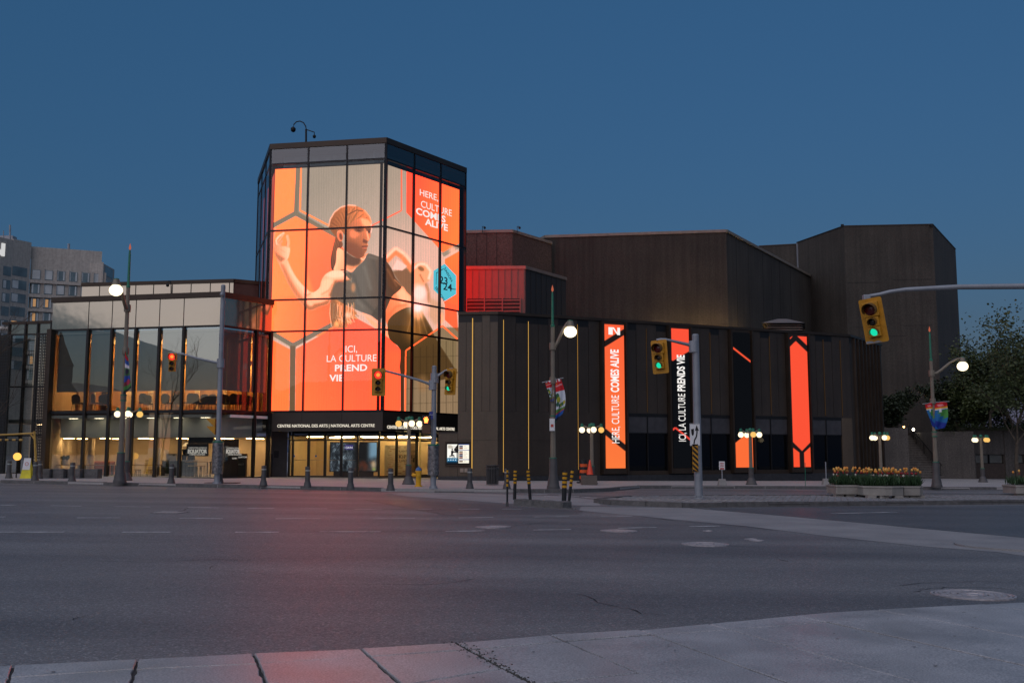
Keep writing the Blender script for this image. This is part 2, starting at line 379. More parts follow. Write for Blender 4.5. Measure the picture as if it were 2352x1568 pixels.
# concrete crossing band from the far corner past the granite stub to the near right corner
lay('crossing_band', pix([(1335, 1163), (1579, 1166), (1650, 1172), (1781, 1183), (2032, 1206), (2239, 1225), (2420, 1241), (2420, 1286), (2295, 1268), (2104, 1253), (1894, 1230), (1714, 1208), (1470, 1185), (1330, 1172)]), M_xwalk, .004)
lay('crossing_band', pix([(876, 1131), (1000, 1131), (1090, 1133), (1210, 1137), (1310, 1141), (1372, 1149), (1380, 1162), (1290, 1160), (1165, 1156), (1040, 1146), (940, 1140)]), M_xwalk, .004)
lay('asphalt_patch', pix([(836, 1147), (930, 1148), (1160, 1161), (1255, 1167), (1340, 1172), (1330, 1181), (1020, 1182), (930, 1165)]), M_asph_dk, .004)
for pts in ([(1585, 1166), (1655, 1172), (1790, 1183), (2032, 1205), (2420, 1240), (2420, 1166), (2352, 1160)],):
    lay('asphalt_patch', pix(pts), M_asph_dk, .003)
# lane dashes
dash = [((0, 1160), (38, 1160)), ((115, 1161), (188, 1162)), ((263, 1163), (345, 1164)), ((431, 1165), (502, 1166)), ((569, 1167), (630, 1167)), ((689, 1168), (752, 1168)), ((815, 1169), (878, 1169)),
        ((934, 1169), (992, 1169)), ((1053, 1169), (1101, 1169)), ((1153, 1169), (1199, 1169)),
        ((-30, 1187), (12, 1187)), ((176, 1189), (277, 1189)), ((413, 1190), (512, 1191)), ((633, 1191), (736, 1191)), ((856, 1191), (952, 1190)), ((1053, 1189), (1133, 1188)), ((1228, 1187), (1307, 1186)), ((1380, 1185), (1452, 1185)),
        ((-60, 1222), (146, 1222)), ((281, 1222), (391, 1222)), ((540, 1222), (640, 1222)), ((735, 1221), (874, 1221)), ((1023, 1220), (1114, 1219)), ((1225, 1217), (1311, 1216)), ((1420, 1213), (1508, 1211)), ((1583, 1209), (1653, 1208)),
        ((1908, 1179), (2060, 1176))]
for i, (a, b_) in enumerate(dash):
    A, B = gp(*a), gp(*b_); hw = .055 if a[1] < 1180 else .06
    lay('lane_dash', [(A.x, A.y - hw), (B.x, B.y - hw), (B.x, B.y + hw), (A.x, A.y + hw)], M_paint, .008)
for a, b_ in (((1212, 1135), (1258, 1136)), ((1283, 1138), (1330, 1140)), ((1335, 1141), (1388, 1145)), ((1250, 1139), (1300, 1141)), ((1370, 1147), (1440, 1150))):
    A, B = gp(*a), gp(*b_); lay('lane_dash', [(A.x, A.y - .14), (B.x, B.y - .14), (B.x, B.y + .14), (A.x, A.y + .14)], M_paint, .009)
# cracks in the asphalt: thin tar-dark ribbons
def crack(pts, wd, name='road_crack', parent=road, off=.006, seed=1):
    rnd = random.Random(seed); g = [gp(x, y, off) for x, y in pts]; P = []
    for a, b_ in zip(g[:-1], g[1:]):
        n = max(2, int((b_ - a).length / .22))
        for i in range(n):
            q = a.lerp(b_, i / n); P.append(Vector((q.x + rnd.uniform(-.035, .035), q.y + rnd.uniform(-.05, .05))))
    P.append(Vector((g[-1].x, g[-1].y))); b = MB(); V = []
    for i, p in enumerate(P):
        t = (P[min(i + 1, len(P) - 1)] - P[max(0, i - 1)]); t = t.normalized() if t.length else Vector((1, 0)); nn = Vector((-t.y, t.x)) * wd * .6 * rnd.uniform(.3, 1.2) * (.3 if i in (0, len(P) - 1) else 1)
        V.append((p + nn, p - nn))
    for (a, b2), (c, d) in zip(V[:-1], V[1:]):
        b.poly([(q.x, q.y, G(q.x) + off) for q in (a, c, d, b2)])
    return b.build(name, M_crack, parent)
for i, (L, wd) in enumerate([
        ([(478, 1306), (490, 1298)], .016), ([(483, 1308), (560, 1313), (624, 1319), (700, 1316)], .012), ([(155, 1424), (206, 1411)], .012),
        ([(180, 1286), (330, 1290), (470, 1284), (580, 1286)], .014), ([(735, 1340), (960, 1341), (1040, 1338), (1092, 1327)], .014),
        ([(1325, 1362), (1400, 1390), (1440, 1394), (1480, 1407), (1530, 1412)], .014), ([(740, 1168), (1010, 1170)], .03), ([(600, 1222), (735, 1221), (1010, 1219), (1150, 1217)], .018),
        ([(1180, 1208), (1230, 1201), (1300, 1197), (1390, 1199)], .018), ([(1560, 1258), (1650, 1251), (1760, 1257)], .014), ([(350, 1181), (420, 1172), (430, 1166)], .03), ([(380, 1184), (500, 1184)], .02),
        ([(1470, 1185), (1560, 1196), (1714, 1208), (1780, 1216)], .03), ([(836, 1147), (930, 1165), (1020, 1181)], .025), ([(1392, 1170), (1500, 1169), (1580, 1167)], .03), ([(1782, 1283), (1810, 1288)], .05),
        ([(2055, 1345), (2115, 1338), (2180, 1336), (2240, 1333), (2352, 1340)], .012), ([(2098, 1352), (2140, 1350), (2175, 1347), (2260, 1348), (2330, 1354)], .014), ([(2100, 1358), (2118, 1354)], .02), ([(2150, 1375), (2185, 1379), (2230, 1381)], .012)]):
    crack(L, wd, seed=i)
# ------------------------------------------------------------------ far pavement (left of and in front of the arts centre)
KE = [(-60, 54.5), (-23.3, 45.75), (-14.6, 43.6), (-10.7, 42.8), (-5.4, 41.6), (-3.2, 41.4), (0.1, 41.75), (2.6, 42.5), (4.3, 44.6), (6.2, 48.9), (9.5, 50.0), (27.5, 54.0), (48, 58.6), (110, 72)]
WALKZ = .13
b = MB(); b.prism(KE + [(110, 140), (-60, 140)], ZR(-.5), ZR(WALKZ))
walk = tag(b.build('sidewalk', M_walk), kind='structure')
def kerb_run(path, parent, name='kerbstone', h=.135, depth=.30, step=1.7, low=lambda p: False, seed=3, out=.02):
    rnd = random.Random(seed)
    for a, b_ in zip(path[:-1], path[1:]):
        a = Vector(a[:2]); b_ = Vector(b_[:2]); L = (b_ - a).length; n = max(1, round(L / step)); t = (b_ - a) / L; nn = Vector((t.y, -t.x))
        for i in range(n):
            p = a + t * (L * i / n + .012); q = a + t * (L * (i + 1) / n - .012); mid = (p + q) / 2
            hh = (.03 if low(mid) else h) + rnd.uniform(-.006, .012); o = out + rnd.uniform(0, .018)
            P = [p + nn * o, q + nn * o, q - nn * depth, p - nn * depth]
            m = MB(); m.hexa([(v.x, v.y, G(v.x) - .25) for v in P] + [(v.x, v.y, G(v.x) + hh) for v in [P[0] - nn * .03, P[1] - nn * .03, P[2], P[3]]])
            m.build(name, M_granite, parent)
kerb_run(KE[1:-1], walk, low=lambda p: -5.6 < p.x < -2.0, h=.145)
# a catch basin set in the kerb
cb = thing('catch_basin', 'rusty catch basin set into the kerb below the left signal pole', 'drain', gp(507, 1116, .0))
lx = cb.location
m = MB(); m.box(lx.x - .75, lx.x + .75, lx.y - .05, lx.y + .55, lx.z + .01, lx.z + .16); m.build('frame', mat('rusty_iron', (.07, .045, .035), .8, .2), cb, bevel=.01)
m = MB(); m.box(lx.x - .55, lx.x + .5, lx.y - .062, lx.y - .04, lx.z + .02, lx.z + .115); m.build('inlet', M_crack, cb)
# ------------------------------------------------------------------ traffic island with granite setts
IS = [(2.75, 33.9), (3.2, 32.6), (5.3, 31.35), (18.8, 36.9), (34, 43.1), (60, 54), (60, 58), (36, 48.6), (21.8, 43.4), (12.4, 40.1), (7.0, 38.3), (4.2, 36.9)]
b = MB(); b.prism(IS, ZR(-.3), ZR(.095)); isl = tag(b.build('traffic_island', mat('sett_mortar', (.07, .068, .066), .9, 0)), kind='structure')
kerb_run(IS[:6], isl, h=.15, depth=.26, step=1.6, seed=5)
kerb_run(IS[6:] + [IS[0]], isl, h=.14, depth=.22, step=1.6, seed=6)
def inside(p, poly):
    c = False; n = len(poly)
    for i in range(n):
        (xa, ya), (xb, yb) = poly[i], poly[(i + 1) % n]
        if (ya > p[1]) != (yb > p[1]) and p[0] < (xb - xa) * (p[1] - ya) / (yb - ya) + xa: c = not c
    return c
setts = []
rnd = random.Random(11); ang = math.atan2(5.55, 13.5); ca, sa = math.cos(ang), math.sin(ang)
for j in range(0, 46):
    v = j * .17; off = (j % 2) * .14
    for i in range(-4, 180):
        u = i * .285 + off
        x = 4.2 + u * ca - v * sa; y = 31.3 + u * sa + v * ca
        if x < 36 and all(inside((x + dx, y + dy), IS) for dx, dy in ((.3, .1), (-.3, -.1), (.1, .38), (-.1, -.38))): setts.append((y - .3 * abs(x - 6), x, y))
setts.sort(key=lambda s: math.hypot(s[1], s[2]))
pm = []
for k in range(6):
    m = MB(); a, c = .125 + rnd.uniform(-.012, .01), .07 + rnd.uniform(-.008, .006)
    m.hexa([(-a, -c, -.05), (a, -c, -.05), (a, c, -.05), (-a, c, -.05)] + [(x * (a - .02), y * (c - .016), .03 + rnd.uniform(-.008, .008)) for x, y in ((-1, -1), (1, -1), (1, 1), (-1, 1))])
    pm.append(m)
M_sett = [mat('sett_granite_%s' % n, c, .75, 0, var=.25, vscale=8, bump=.3, bscale=40) for n, c in (('grey', (.24, .236, .24)), ('pale', (.32, .31, .30)), ('rose', (.26, .22, .21)))]
sm = {}
for k, (d, x, y) in enumerate(setts[:300]):
    key = (k % 6, rnd.randrange(3))
    if key not in sm:
        o = pm[key[0]].build('sett', M_sett[key[1]], isl, local=True); sm[key] = o.data
    else:
        o = bpy.data.objects.new('sett', sm[key]); COL.objects.link(o); o.parent = isl
    o.location = (x, y, G(x) + .1); o.rotation_euler = (rnd.uniform(-.04, .04), rnd.uniform(-.04, .04), ang + rnd.uniform(-.06, .06))
m = MB()
for k, (d, x, y) in enumerate(setts[300:]):
    T = Matrix.Translation((x, y, G(x) + .1)) @ Matrix.Rotation(ang + rnd.uniform(-.06, .06), 4, 'Z'); src = pm[k % 6]; b0 = len(m.v)
    m.v += [tuple(T @ Vector(p)) for p in src.v]; m.f += [tuple(b0 + i for i in f) for f in src.f]
tag(m.build('sett_field', M_sett[0], isl, recalc=False), kind='stuff')
# ------------------------------------------------------------------ granite stub that carries the marker posts
gs = thing('granite_kerb_stub', 'low rough granite kerb block between the striped marker posts', 'kerb', gp(1240, 1163))
A, B = gp(1178, 1160), gp(1292, 1167); t = (B - A).normalized(); nn = Vector((-t.y, t.x, 0)); m = MB(); rnd = random.Random(4)
N = 14; 
for i in range(N):
    p = A.lerp(B, i / N); q = A.lerp(B, (i + 1) / N); h0 = .19 + .012 * math.sin(i * 1.7); h1 = .19 + .012 * math.sin((i + 1) * 1.7)
    o0, o1 = .02 * math.sin(i * 2.3), .02 * math.sin((i + 1) * 2.3)
    P = [p - nn * o0, q - nn * o1, q + nn * .42, p + nn * .42]
    m.hexa([(v.x, v.y, G(v.x) - .1) for v in P] + [(P[0].x + nn.x * .05, P[0].y + nn.y * .05, G(p.x) + h0), (P[1].x + nn.x * .05, P[1].y + nn.y * .05, G(q.x) + h1), (P[2].x, P[2].y, G(q.x) + h1), (P[3].x, P[3].y, G(p.x) + h0)])
m.build('block', M_granite, gs)
m = MB()
for i in range(160):
    u = rnd.random() ** .6; p = A.lerp(B, .2 + u * 1.0) - nn * rnd.uniform(.02, .3) + t * rnd.uniform(-.2, .2); s_ = rnd.uniform(.008, .028)
    m.taper(p.x - s_, p.x + s_, p.y - s_, p.y + s_, G(p.x), G(p.x) + s_ * 1.2, .5)
tag(m.build('rubble', M_granite, gs, recalc=False), kind='stuff')
# ------------------------------------------------------------------ near pavement with slabs
NZ = .08
b = MB(); edge = [(-30, -1.2), (-3.6, 7.22), (-2.74, 7.5), (-1.96, 7.77), (-1.18, 7.99), (-.46, 8.27), (.32, 8.68), (1.12, 8.98), (1.8, 9.36), (3.15, 10.12), (4.2, 10.52), (5.5, 11.0), (30, 19.5)]
b.prism([(-30, -30), (30, -30)] + list(reversed(edge)), ZR(-.3), ZR(NZ - .022)); near = tag(b.build('near_sidewalk', M_joint), kind='structure')
E2 = edge[1:-1]
Ed = Vector((9.1, 3.78)).normalized(); En = Vector((Ed.y, -Ed.x))      # along the edge / towards the camera
def elerp(x):
    for (xa, ya), (xb, yb) in zip(edge[:-1], edge[1:]):
        if xa <= x <= xb: return Vector((x, ya + (yb - ya) * (x - xa) / (xb - xa)))
    return Vector((x, edge[-1][1]))
def llerp(x):
    L = [(-30, -1.5), (-3.41, 6.83), (-2.62, 7.17), (-1.85, 7.4), (-1.23, 7.62), (-.42, 7.95), (.46, 8.41), (1.09, 8.71), (1.93, 9.06), (3.99, 10.04), (5.36, 10.62), (30, 19)]
    for (xa, ya), (xb, yb) in zip(L[:-1], L[1:]):
        if xa <= x <= xb: return Vector((x, ya + (yb - ya) * (x - xa) / (xb - xa)))
# joints: x where it meets the edge, and its direction on the ground
J = [(-9.0, (.5, -1)), (-6.2, (.5, -1)), (-4.5, (.42, -1)), (-3.52, (.42, -1)), (-2.74, (.32, -1)), (-1.96, (.34, -1)), (-1.18, (.37, -1)), (-.46, (.42, -1)), (.32, (.40, -1)), (1.12, (.38, -1)), (1.8, (.42, -1)), (2.75, (.48, -1)), (3.7, (.48, -1)), (5.0, (.5, -1)), (6.6, (.5, -1)), (8.4, (.5, -1)), (11, (.5, -1))]
rnd = random.Random(21)
def slab(poly, name='slab', gap=.009, jitter=.004):
    """one cast slab: the outline shrunk by the joint, edges a little worn"""
    c = sum(poly, Vector((0, 0))) / len(poly); P = []
    n = len(poly)
    for i in range(n):
        p, a, b_ = poly[i], poly[i - 1], poly[(i + 1) % n]; e1 = (p - a).normalized(); e2 = (b_ - p).normalized()
        n1, n2 = Vector((-e1.y, e1.x)), Vector((-e2.y, e2.x)); k = gap / max(.3, (1 + n1.dot(n2)) / 2); P.append(p + (n1 + n2) / 2 * k)
    D = []
    for i in range(n):                                        # wander along the edge
        a, b_ = P[i], P[(i + 1) % n]; L = (b_ - a).length; k = max(1, min(24, int(L / .09)))
        for j in range(k): D.append(a.lerp(b_, j / k) + Vector((rnd.uniform(-jitter, jitter), rnd.uniform(-jitter, jitter))))
    h = NZ + rnd.uniform(-.004, .004); sx, sy = rnd.uniform(-.002, .002), rnd.uniform(-.002, .002)
    b = MB(); nD = len(D); z = lambda p, o: G(p.x) + h + o + (p.x - c.x) * sx + (p.y - c.y) * sy
    ins = [p + (c - p).normalized() * .007 for p in D]
    b.v = [(p.x, p.y, z(p, -.06)) for p in D] + [(p.x, p.y, z(p, -.006)) for p in D] + [(p.x, p.y, z(p, 0)) for p in ins]
    for i in range(nD):
        j = (i + 1) % nD; b.f += [(i, j, nD + j, nD + i), (nD + i, nD + j, 2 * nD + j, 2 * nD + i)]
    b.f.append(tuple(range(2 * nD, 3 * nD)))
    return b.build(name, M_slab, near)
for k in range(len(J) - 1):
    (xa, da), (xb, db) = J[k], J[k + 1]
    A, B = elerp(xa), elerp(xb); da = Vector(da).normalized(); db = Vector(db).normalized()
    def hit(P, d):
        t = .2
        for _ in range(12):
            q = P + d * t; t += (q.y - llerp(q.x).y) / max(.5, -d.y)
        return P + d * t
    La, Lb = hit(A, da), hit(B, db)
    mids = [Vector(e) for e in E2 if xa + .05 < e[0] < xb - .05]
    slab([La, Lb, B] + list(reversed(mids)) + [A], gap=.010 if k != 7 else .013, jitter=.005 if k < 9 else .003)
    g = .014 if k in (3, 4, 5, 6, 7) else .009
    C1, C2 = La + da * 1.25, Lb + db * 1.25; D1, D2 = La + da * 3.6, Lb + db * 3.6
    if k == 6:                                                # the broken slab beside the wide crack
        C1, C2 = La + da * .98, Lb + db * .72
    if k <= 7: 
        slab([C1, C2, Lb, La], gap=g, jitter=.007); slab([D1, D2, C2, C1], gap=g, jitter=.005)
    else: slab([D1, D2, Lb, La], gap=g, jitter=.003)
# the crumbled joint with dirt and grit
m = MB(); rnd = random.Random(8)
for i in range(420):
    u = rnd.random(); P = gp(1046 + (1222 - 1046) * u, 1474 + 94 * u, NZ); wdt = .05 * math.exp(-((u - .3) / .35) ** 2) + .012
    x, y = P.x + rnd.gauss(0, wdt), P.y + rnd.gauss(0, .02); s_ = rnd.uniform(.004, .013)
    m.taper(x - s_, x + s_, y - s_, y + s_, G(x) + NZ - .012, G(x) + NZ + rnd.uniform(-.004, .006), .5)
tag(m.build('joint_grit', mat('grit', (.07, .066, .06), .95, 0, var=.4, vscale=30), near, recalc=False), kind='stuff')
m = MB(); rnd = random.Random(77)
for i in range(45):
    x = rnd.uniform(-3.2, 4.6); e = elerp(x); y = e.y - rnd.uniform(.1, 3.0); r_ = rnd.uniform(.006, .018); n_ = 9
    m.poly([(x + r_ * rnd.uniform(.7, 1.2) * math.cos(6.283 * k / n_), y + r_ * rnd.uniform(.7, 1.2) * math.sin(6.283 * k / n_), G(x) + NZ + .0065) for k in range(n_)])
tag(m.build('gum_spots', mat('gum_dark', (.16, .155, .15), .8, 0), near, recalc=False), kind='stuff')
# pebbly lip where the asphalt meets the slabs
m = MB()
for i in range(1500):
    x = rnd.uniform(-3.9, 5.4); e = elerp(x); y = e.y + abs(rnd.gauss(0, .035)) + .005; s_ = rnd.uniform(.005, .014)
    m.taper(x - s_, x + s_, y - s_, y + s_, G(x), G(x) + s_ * rnd.uniform(.8, 1.8), .5)
tag(m.build('edge_gravel', mat('pale_grit', (.2, .195, .19), .9, 0, var=.4, vscale=30), near, recalc=False), kind='stuff')
e3 = [Vector(p) for p in edge]
m = MB()
for i in range(150):
    x0, x1 = -4.2 + i * .066, -4.2 + (i + 1) * .066; a, c = elerp(x0), elerp(x1); wa = .03 + .03 * abs(math.sin(i * 1.3) * math.sin(i * .37)); wb = .03 + .03 * abs(math.sin((i + 1) * 1.3) * math.sin((i + 1) * .37))
    m.poly([(a.x, a.y - .01, G(a.x) + .005), (c.x, c.y - .01, G(c.x) + .005), (c.x, c.y + wb, G(c.x) + .005), (a.x, a.y + wa, G(a.x) + .005)])
m.build('gutter_seam', M_crack, near)
# near right corner: small round kerb return seen at the frame edge
b = MB(); c = gp(2400, 1256, 0); pts = [(c.x + 1.9 * math.cos(a) + .3, c.y + 1.35 * math.sin(a)) for a in np.linspace(0, 2 * math.pi, 30)[:-1]]
b.prism(pts, ZR(-.1), ZR(.035)); cr = tag(b.build('corner_sidewalk', M_xwalk), kind='structure')
# ------------------------------------------------------------------ manholes
M_iron_dk = mat('manhole_iron_dark', (.10, .095, .10), .5, .3, var=.25, vscale=14)
M_iron_lit = mat('manhole_iron_lit', (.46, .42, .42), .42, .3, var=.25, vscale=14)  # pale pinkish tone puts the screens' reflection into the iron's colour
def manhole(px, py, r, label, cat='manhole cover', rect=False):
    p = gp(px, py); t = thing('manhole_cover', label, cat, (p.x, p.y, G(p.x)), 0)
    t.rotation_euler = (0, math.atan(TILT), random.uniform(0, 3))
    if rect: t.rotation_euler = (0, math.atan(TILT), R(-6))
    m = MB()
    if rect:
        m.box(-r, r, -r, r, .002, .007); m.build('frame', M_iron_dk, t, local=True); m = MB()
        for i in range(8):
            for j in range(6): m.box(-r * .9 + i * r * .228, -r * .9 + i * r * .228 + r * .16, -r * .9 + j * r * .3, -r * .9 + j * r * .3 + r * .2, .007, .018)
        m.build('grating', M_iron_lit, t, local=True); return
    n = 40
    m.lathe([(r, -.02), (r, .012), (r * .95, .014), (r * .94, .004), (r * .9, .004), (r * .895, .013), (r * .85, .013), (r * .84, .006)], n, cap=False); m.build('frame', M_iron_lit, t, local=True, smooth=False); m = MB(); m.lathe([(r * .93, -.01), (r * .93, .0045), (.001, .0045)], n); m.build('cover_plate', M_iron_dk, t, local=True)
    m = MB(); rn = random.Random(int(px))
    for ring, (q, cnt) in enumerate(((.74, 26), (.6, 22), (.46, 16))):
        for i in range(cnt):
            a = 2 * math.pi * i / cnt + ring * .1; x, y = q * r * math.cos(a), q * r * math.sin(a); l, wd = r * .052, r * .085
            M_ = Matrix.Translation((x, y, 0)) @ Matrix.Rotation(a + rn.choice((-.6, .6)), 4, 'Z'); bb = MB().box(-l, l, -wd, wd, .003, .013).xform(M_); b0 = len(m.v); m.v += bb.v; m.f += [tuple(b0 + k for k in f) for f in bb.f]
    m.lathe([(r * .34, .003), (r * .34, .013), (r * .27, .013), (r * .26, .005), (r * .15, .005), (r * .14, .013), (.001, .013)], 24)
    m.build('raised_pattern', M_iron_lit, t, local=True)
manhole(2235, 1366, .47, 'large patterned iron manhole cover at the edge of the near sidewalk slabs')
manhole(1421, 1219, .39, 'round iron manhole cover on the asphalt beside the crossing band')
manhole(1133, 1210, .39, 'round iron manhole cover below the striped marker posts')
manhole(1620, 1250, .43, 'worn round manhole cover level with the road right of centre')
manhole(391, 1177, .36, 'square iron grating cover in the road at far left', rect=True)
for i, (x, y, r) in enumerate(((1738, 1241, .14), (1724, 1238, .12), (1626, 1219, .11))):
    p = gp(x, y); m = MB(); m.lathe([(r, -.01), (r, .01), (r * .8, .012), (r * .78, .006), (.001, .006)], 16, (p.x, p.y, G(p.x)))
    tag(m.build('valve_cover', M_iron_lit), ('small round valve cover right of its twin on the asphalt', 'small round valve cover left of its twin on the asphalt', 'lone small valve cover near the crossing band')[i], 'valve cover')
# ================================================================== GLASS TOWER (the lantern over the entrance)
A_, B_, C_, D_ = (-14.02, 56.21), (-7.14, 55.0), (-2.9, 61.05), (-16.6, 63.6)
E_, F_ = (-5.2, 67.6), (-12.1, 68.9)
tower = thing('glass_tower', 'tall six-sided glass tower with a bright dancer picture screen', 'building', (-9.5, 61.5, 0.2))
TZ = [19.15, 18.25, 14.33, 10.3, 8.49, 3.97]
fAB, fBC, fDA = Fr(A_, B_), Fr(B_, C_), Fr(D_, A_)
hexp = [A_, B_, C_, E_, F_, D_]
def ring(k):
    c = Vector((-9.6, 61.9)); return [tuple(c + (Vector(p) - c) * k) for p in hexp]
# roof, coping, dark floor plates
MB().prism(ring(.985), 19.0, 19.16).build('roof', M_black, tower)
for p, q in zip(hexp, hexp[1:] + hexp[:1]):
    f = Fr(p, q); m = MB(); m.fbox(f, -.02, f.L + .02, 19.15, 19.47, -.25, .06); m.build('coping', M_bronze, tower)
MB().prism(ring(.985), 3.45, 3.9).build('floor_plate', M_black, tower)
MB().prism(ring(.80), 3.9, 18.2).build('core', mat('core_dark', (.03, .025, .022), .8), tower)
G_led = glass('tower_glass', tint=(.95, .95, .94), base=.0, gain=.75)
G_top = glass('tower_top_glass', tint=(.55, .66, .70), base=.07, gain=1.0)
M_mull = mat('mullion_black', (.014, .014, .016), .35, .5)
for fi, f in enumerate((fAB, fBC, fDA)):
    nb = 3
    for i in range(nb + 1):                                    # mullions
        u = f.L * i / nb; m = MB(); m.fbox(f, u - .042, u + .042, 3.9, 19.15, -.13, .035); m.build('mullion', M_mull, tower)
    for z in TZ[1:]:
        for i in range(nb):
            m = MB(); m.fbox(f, f.L * i / nb + .043, f.L * (i + 1) / nb - .043, z - .045, z + .045, -.12, .03); m.build('transom', M_mull, tower)
    zz = TZ
    for r in range(5):
        for i in range(nb):
            m = MB(); m.fquad(f, f.L * i / nb + .06, f.L * (i + 1) / nb - .06, zz[r + 1] + .055, zz[r] - (.055 if r else 0), 0); m.build('glass_pane', G_top if r == 0 else G_led, tower, recalc=False)
    if fi < 2:                                                 # pale blind / slab edge behind the clear top row
        m = MB(); m.fbox(f, .3, f.L - .3, 18.22, 19.1, -1.3, -1.2); m.build('attic_wall', mat('attic_grey', (.30, .40, .42), .8), tower)
for p, q in ((C_, E_), (E_, F_), (F_, D_)):
    f = Fr(p, q); m = MB(); m.fbox(f, 0.02, f.L - .02, 3.9, 19.15, -.1, 0); m.build('rear_wall', M_black, tower)
# ------------------------------------------------------------------ the picture on the screens (drawn in the 2352 px frame)
P = Paint(585, 1080, 335, 955, 2.5, (176, 161, 143))
ca = lambda L: [(612.5 + .20315 * x, 453.2 + .20315 * y) for x, y in L]      # detail sheets: upper left,
cb_ = lambda L: [(833 + .20315 * x, 539 + .20315 * y) for x, y in L]         # lower right,
c2 = lambda L: [(575.7 + .3281 * x, 257.2 + .3281 * y) for x, y in L]        # upper half,
c3 = lambda L: [(575.7 + .3125 * x, 673.7 + .3125 * y) for x, y in L]        # lower half
def spline(pts, n=5):
    out = []; k = len(pts)
    for i in range(k):
        p0, p1, p2, p3 = pts[i - 1], pts[i], pts[(i + 1) % k], pts[(i + 2) % k]
        for j in range(n):
            t = j / n; out.append(tuple(.5 * (2 * p1[a] + (p2[a] - p0[a]) * t + (2 * p0[a] - 5 * p1[a] + 4 * p2[a] - p3[a]) * t * t + (3 * p1[a] - p0[a] - 3 * p2[a] + p3[a]) * t ** 3) for a in (0, 1)))
    return out
full = [(580, 330), (1090, 330), (1090, 960), (580, 960)]
P.grad(full, (166, 152, 134), (214, 194, 172), (800, 380), (960, 620))
P.blob(960, 640, 90, 120, (216, 196, 174), 40, .8)
ORL, ORM, ORR, GRY = (255, 160, 82), (255, 144, 76), (252, 116, 72), (138, 122, 100)
# big hexagon lattice, upper left
P.P(c2([(100, 375), (320, 375), (305, 695), (100, 815)]), ORL, .3)
P.line(c2([(333, 375), (318, 705)]), 10, GRY); P.line(c2([(120, 815), (315, 708)]), 10, GRY); P.line(c2([(315, 708), (640, 895)]), 10, GRY)
P.line(c2([(354, 375), (346, 690), (560, 802)]), 3.6, (255, 160, 80))
P.grad(c2([(100, 845), (315, 730), (590, 880), (650, 960), (650, 1568), (100, 1568)]), ORL, ORM, c2([(150, 1000)])[0], c2([(600, 1000)])[0])
P.grad(c2([(400, 775), (590, 880), (650, 960), (650, 1300), (440, 1260), (390, 1100)]), (254, 136, 76), (248, 120, 72), c2([(400, 900)])[0], c2([(650, 1100)])[0], 3)
# lower left lattice
P.grad(c3([(100, 20), (620, 20), (620, 215), (310, 375), (100, 255)]), ORL, (250, 116, 66), c3([(150, 100)])[0], c3([(600, 150)])[0])
P.line(c3([(130, 275), (310, 382)]), 10.5, GRY); P.line(c3([(305, 385), (640, 208)]), 10.5, (140, 120, 100)); P.line(c3([(310, 385), (305, 880)]), 13, (120, 92, 66))
P.P(c3([(100, 310), (288, 410), (282, 880), (100, 880)]), (255, 138, 72), .3)
P.grad(c3([(333, 408), (600, 260), (760, 172), (975, 290), (1105, 412), (1100, 880), (328, 880)]), (255, 130, 74), (252, 108, 72), c3([(340, 700)])[0], c3([(800, 500)])[0], .3)
P.P(c3([(860, 420), (1105, 420), (1100, 880), (880, 880)]), (255, 122, 66), 6, .45)
# right side lattice
P.grad(c2([(1092, 375), (1500, 500), (1500, 905), (1345, 985), (1090, 702)]), (250, 100, 66), (255, 142, 66), c2([(1100, 600)])[0], c2([(1480, 700)])[0], .3)
P.line(c2([(1056, 380), (1056, 690), (845, 797)]), 2.6, (250, 112, 74))
P.line(c2([(1345, 1000), (1500, 915)]), 10, (170, 150, 128)); P.blob(*c2([(1415, 970)])[0], 8, 9, (255, 215, 180), 4, .8)
P.grad(c2([(1360, 1030), (1500, 952), (1500, 1420), (1355, 1340)]), (255, 138, 66), (254, 116, 62), c2([(1420, 1000)])[0], c2([(1420, 1380)])[0])
P.P(cb_([(928, 750), (1060, 800), (1080, 1100), (930, 962)]), (252, 112, 64), .3)
# the blurred second dancer and the back light
cd = lambda L: [(606.4 + .4101 * x, 436.7 + .4101 * y) for x, y in L]
D1 = lambda x, y: cd([(x, y)])[0]
P.P(cd([(715, 455), (830, 430), (840, 620), (770, 540)]), (152, 106, 76), 2)
P.line(cd([(680, 398), (735, 340), (780, 372), (835, 455)]), 15, (226, 150, 94), 1.6); P.line(cd([(680, 380), (737, 324), (790, 360), (840, 425)]), 7, (255, 226, 190), 1.4)
P.P(cd([(718, 442), (745, 388), (802, 425), (775, 450)]), (236, 217, 198), 1)
P.P(spline(cd([(835, 430), (865, 405), (905, 410), (940, 455), (930, 500), (905, 520), (880, 545), (845, 540)])), (240, 182, 130), 1.4); P.line(cd([(838, 440), (870, 412), (905, 415), (935, 455), (922, 500)]), 6, (255, 232, 200), 1.2); P.blob(*D1(880, 440), 8, 5, (150, 92, 54), 1.5, .8, .5); P.line(cd([(872, 470), (895, 515)]), 4, (196, 128, 80), 1, .8)
P.line(cd([(850, 520), (860, 580)]), 16, (244, 196, 150), 2); P.line(cd([(905, 520), (920, 570), (925, 630)]), 7, (200, 146, 106), 1.6)
P.blob(*D1(870, 575), 15, 18, (255, 242, 226), 4)
P.P(cd([(930, 600), (1000, 640), (1010, 700), (960, 760), (920, 700)]), (208, 172, 132), 3, .8); P.line(cd([(985, 690), (1000, 720), (975, 765)]), 7, (250, 192, 134), 2)
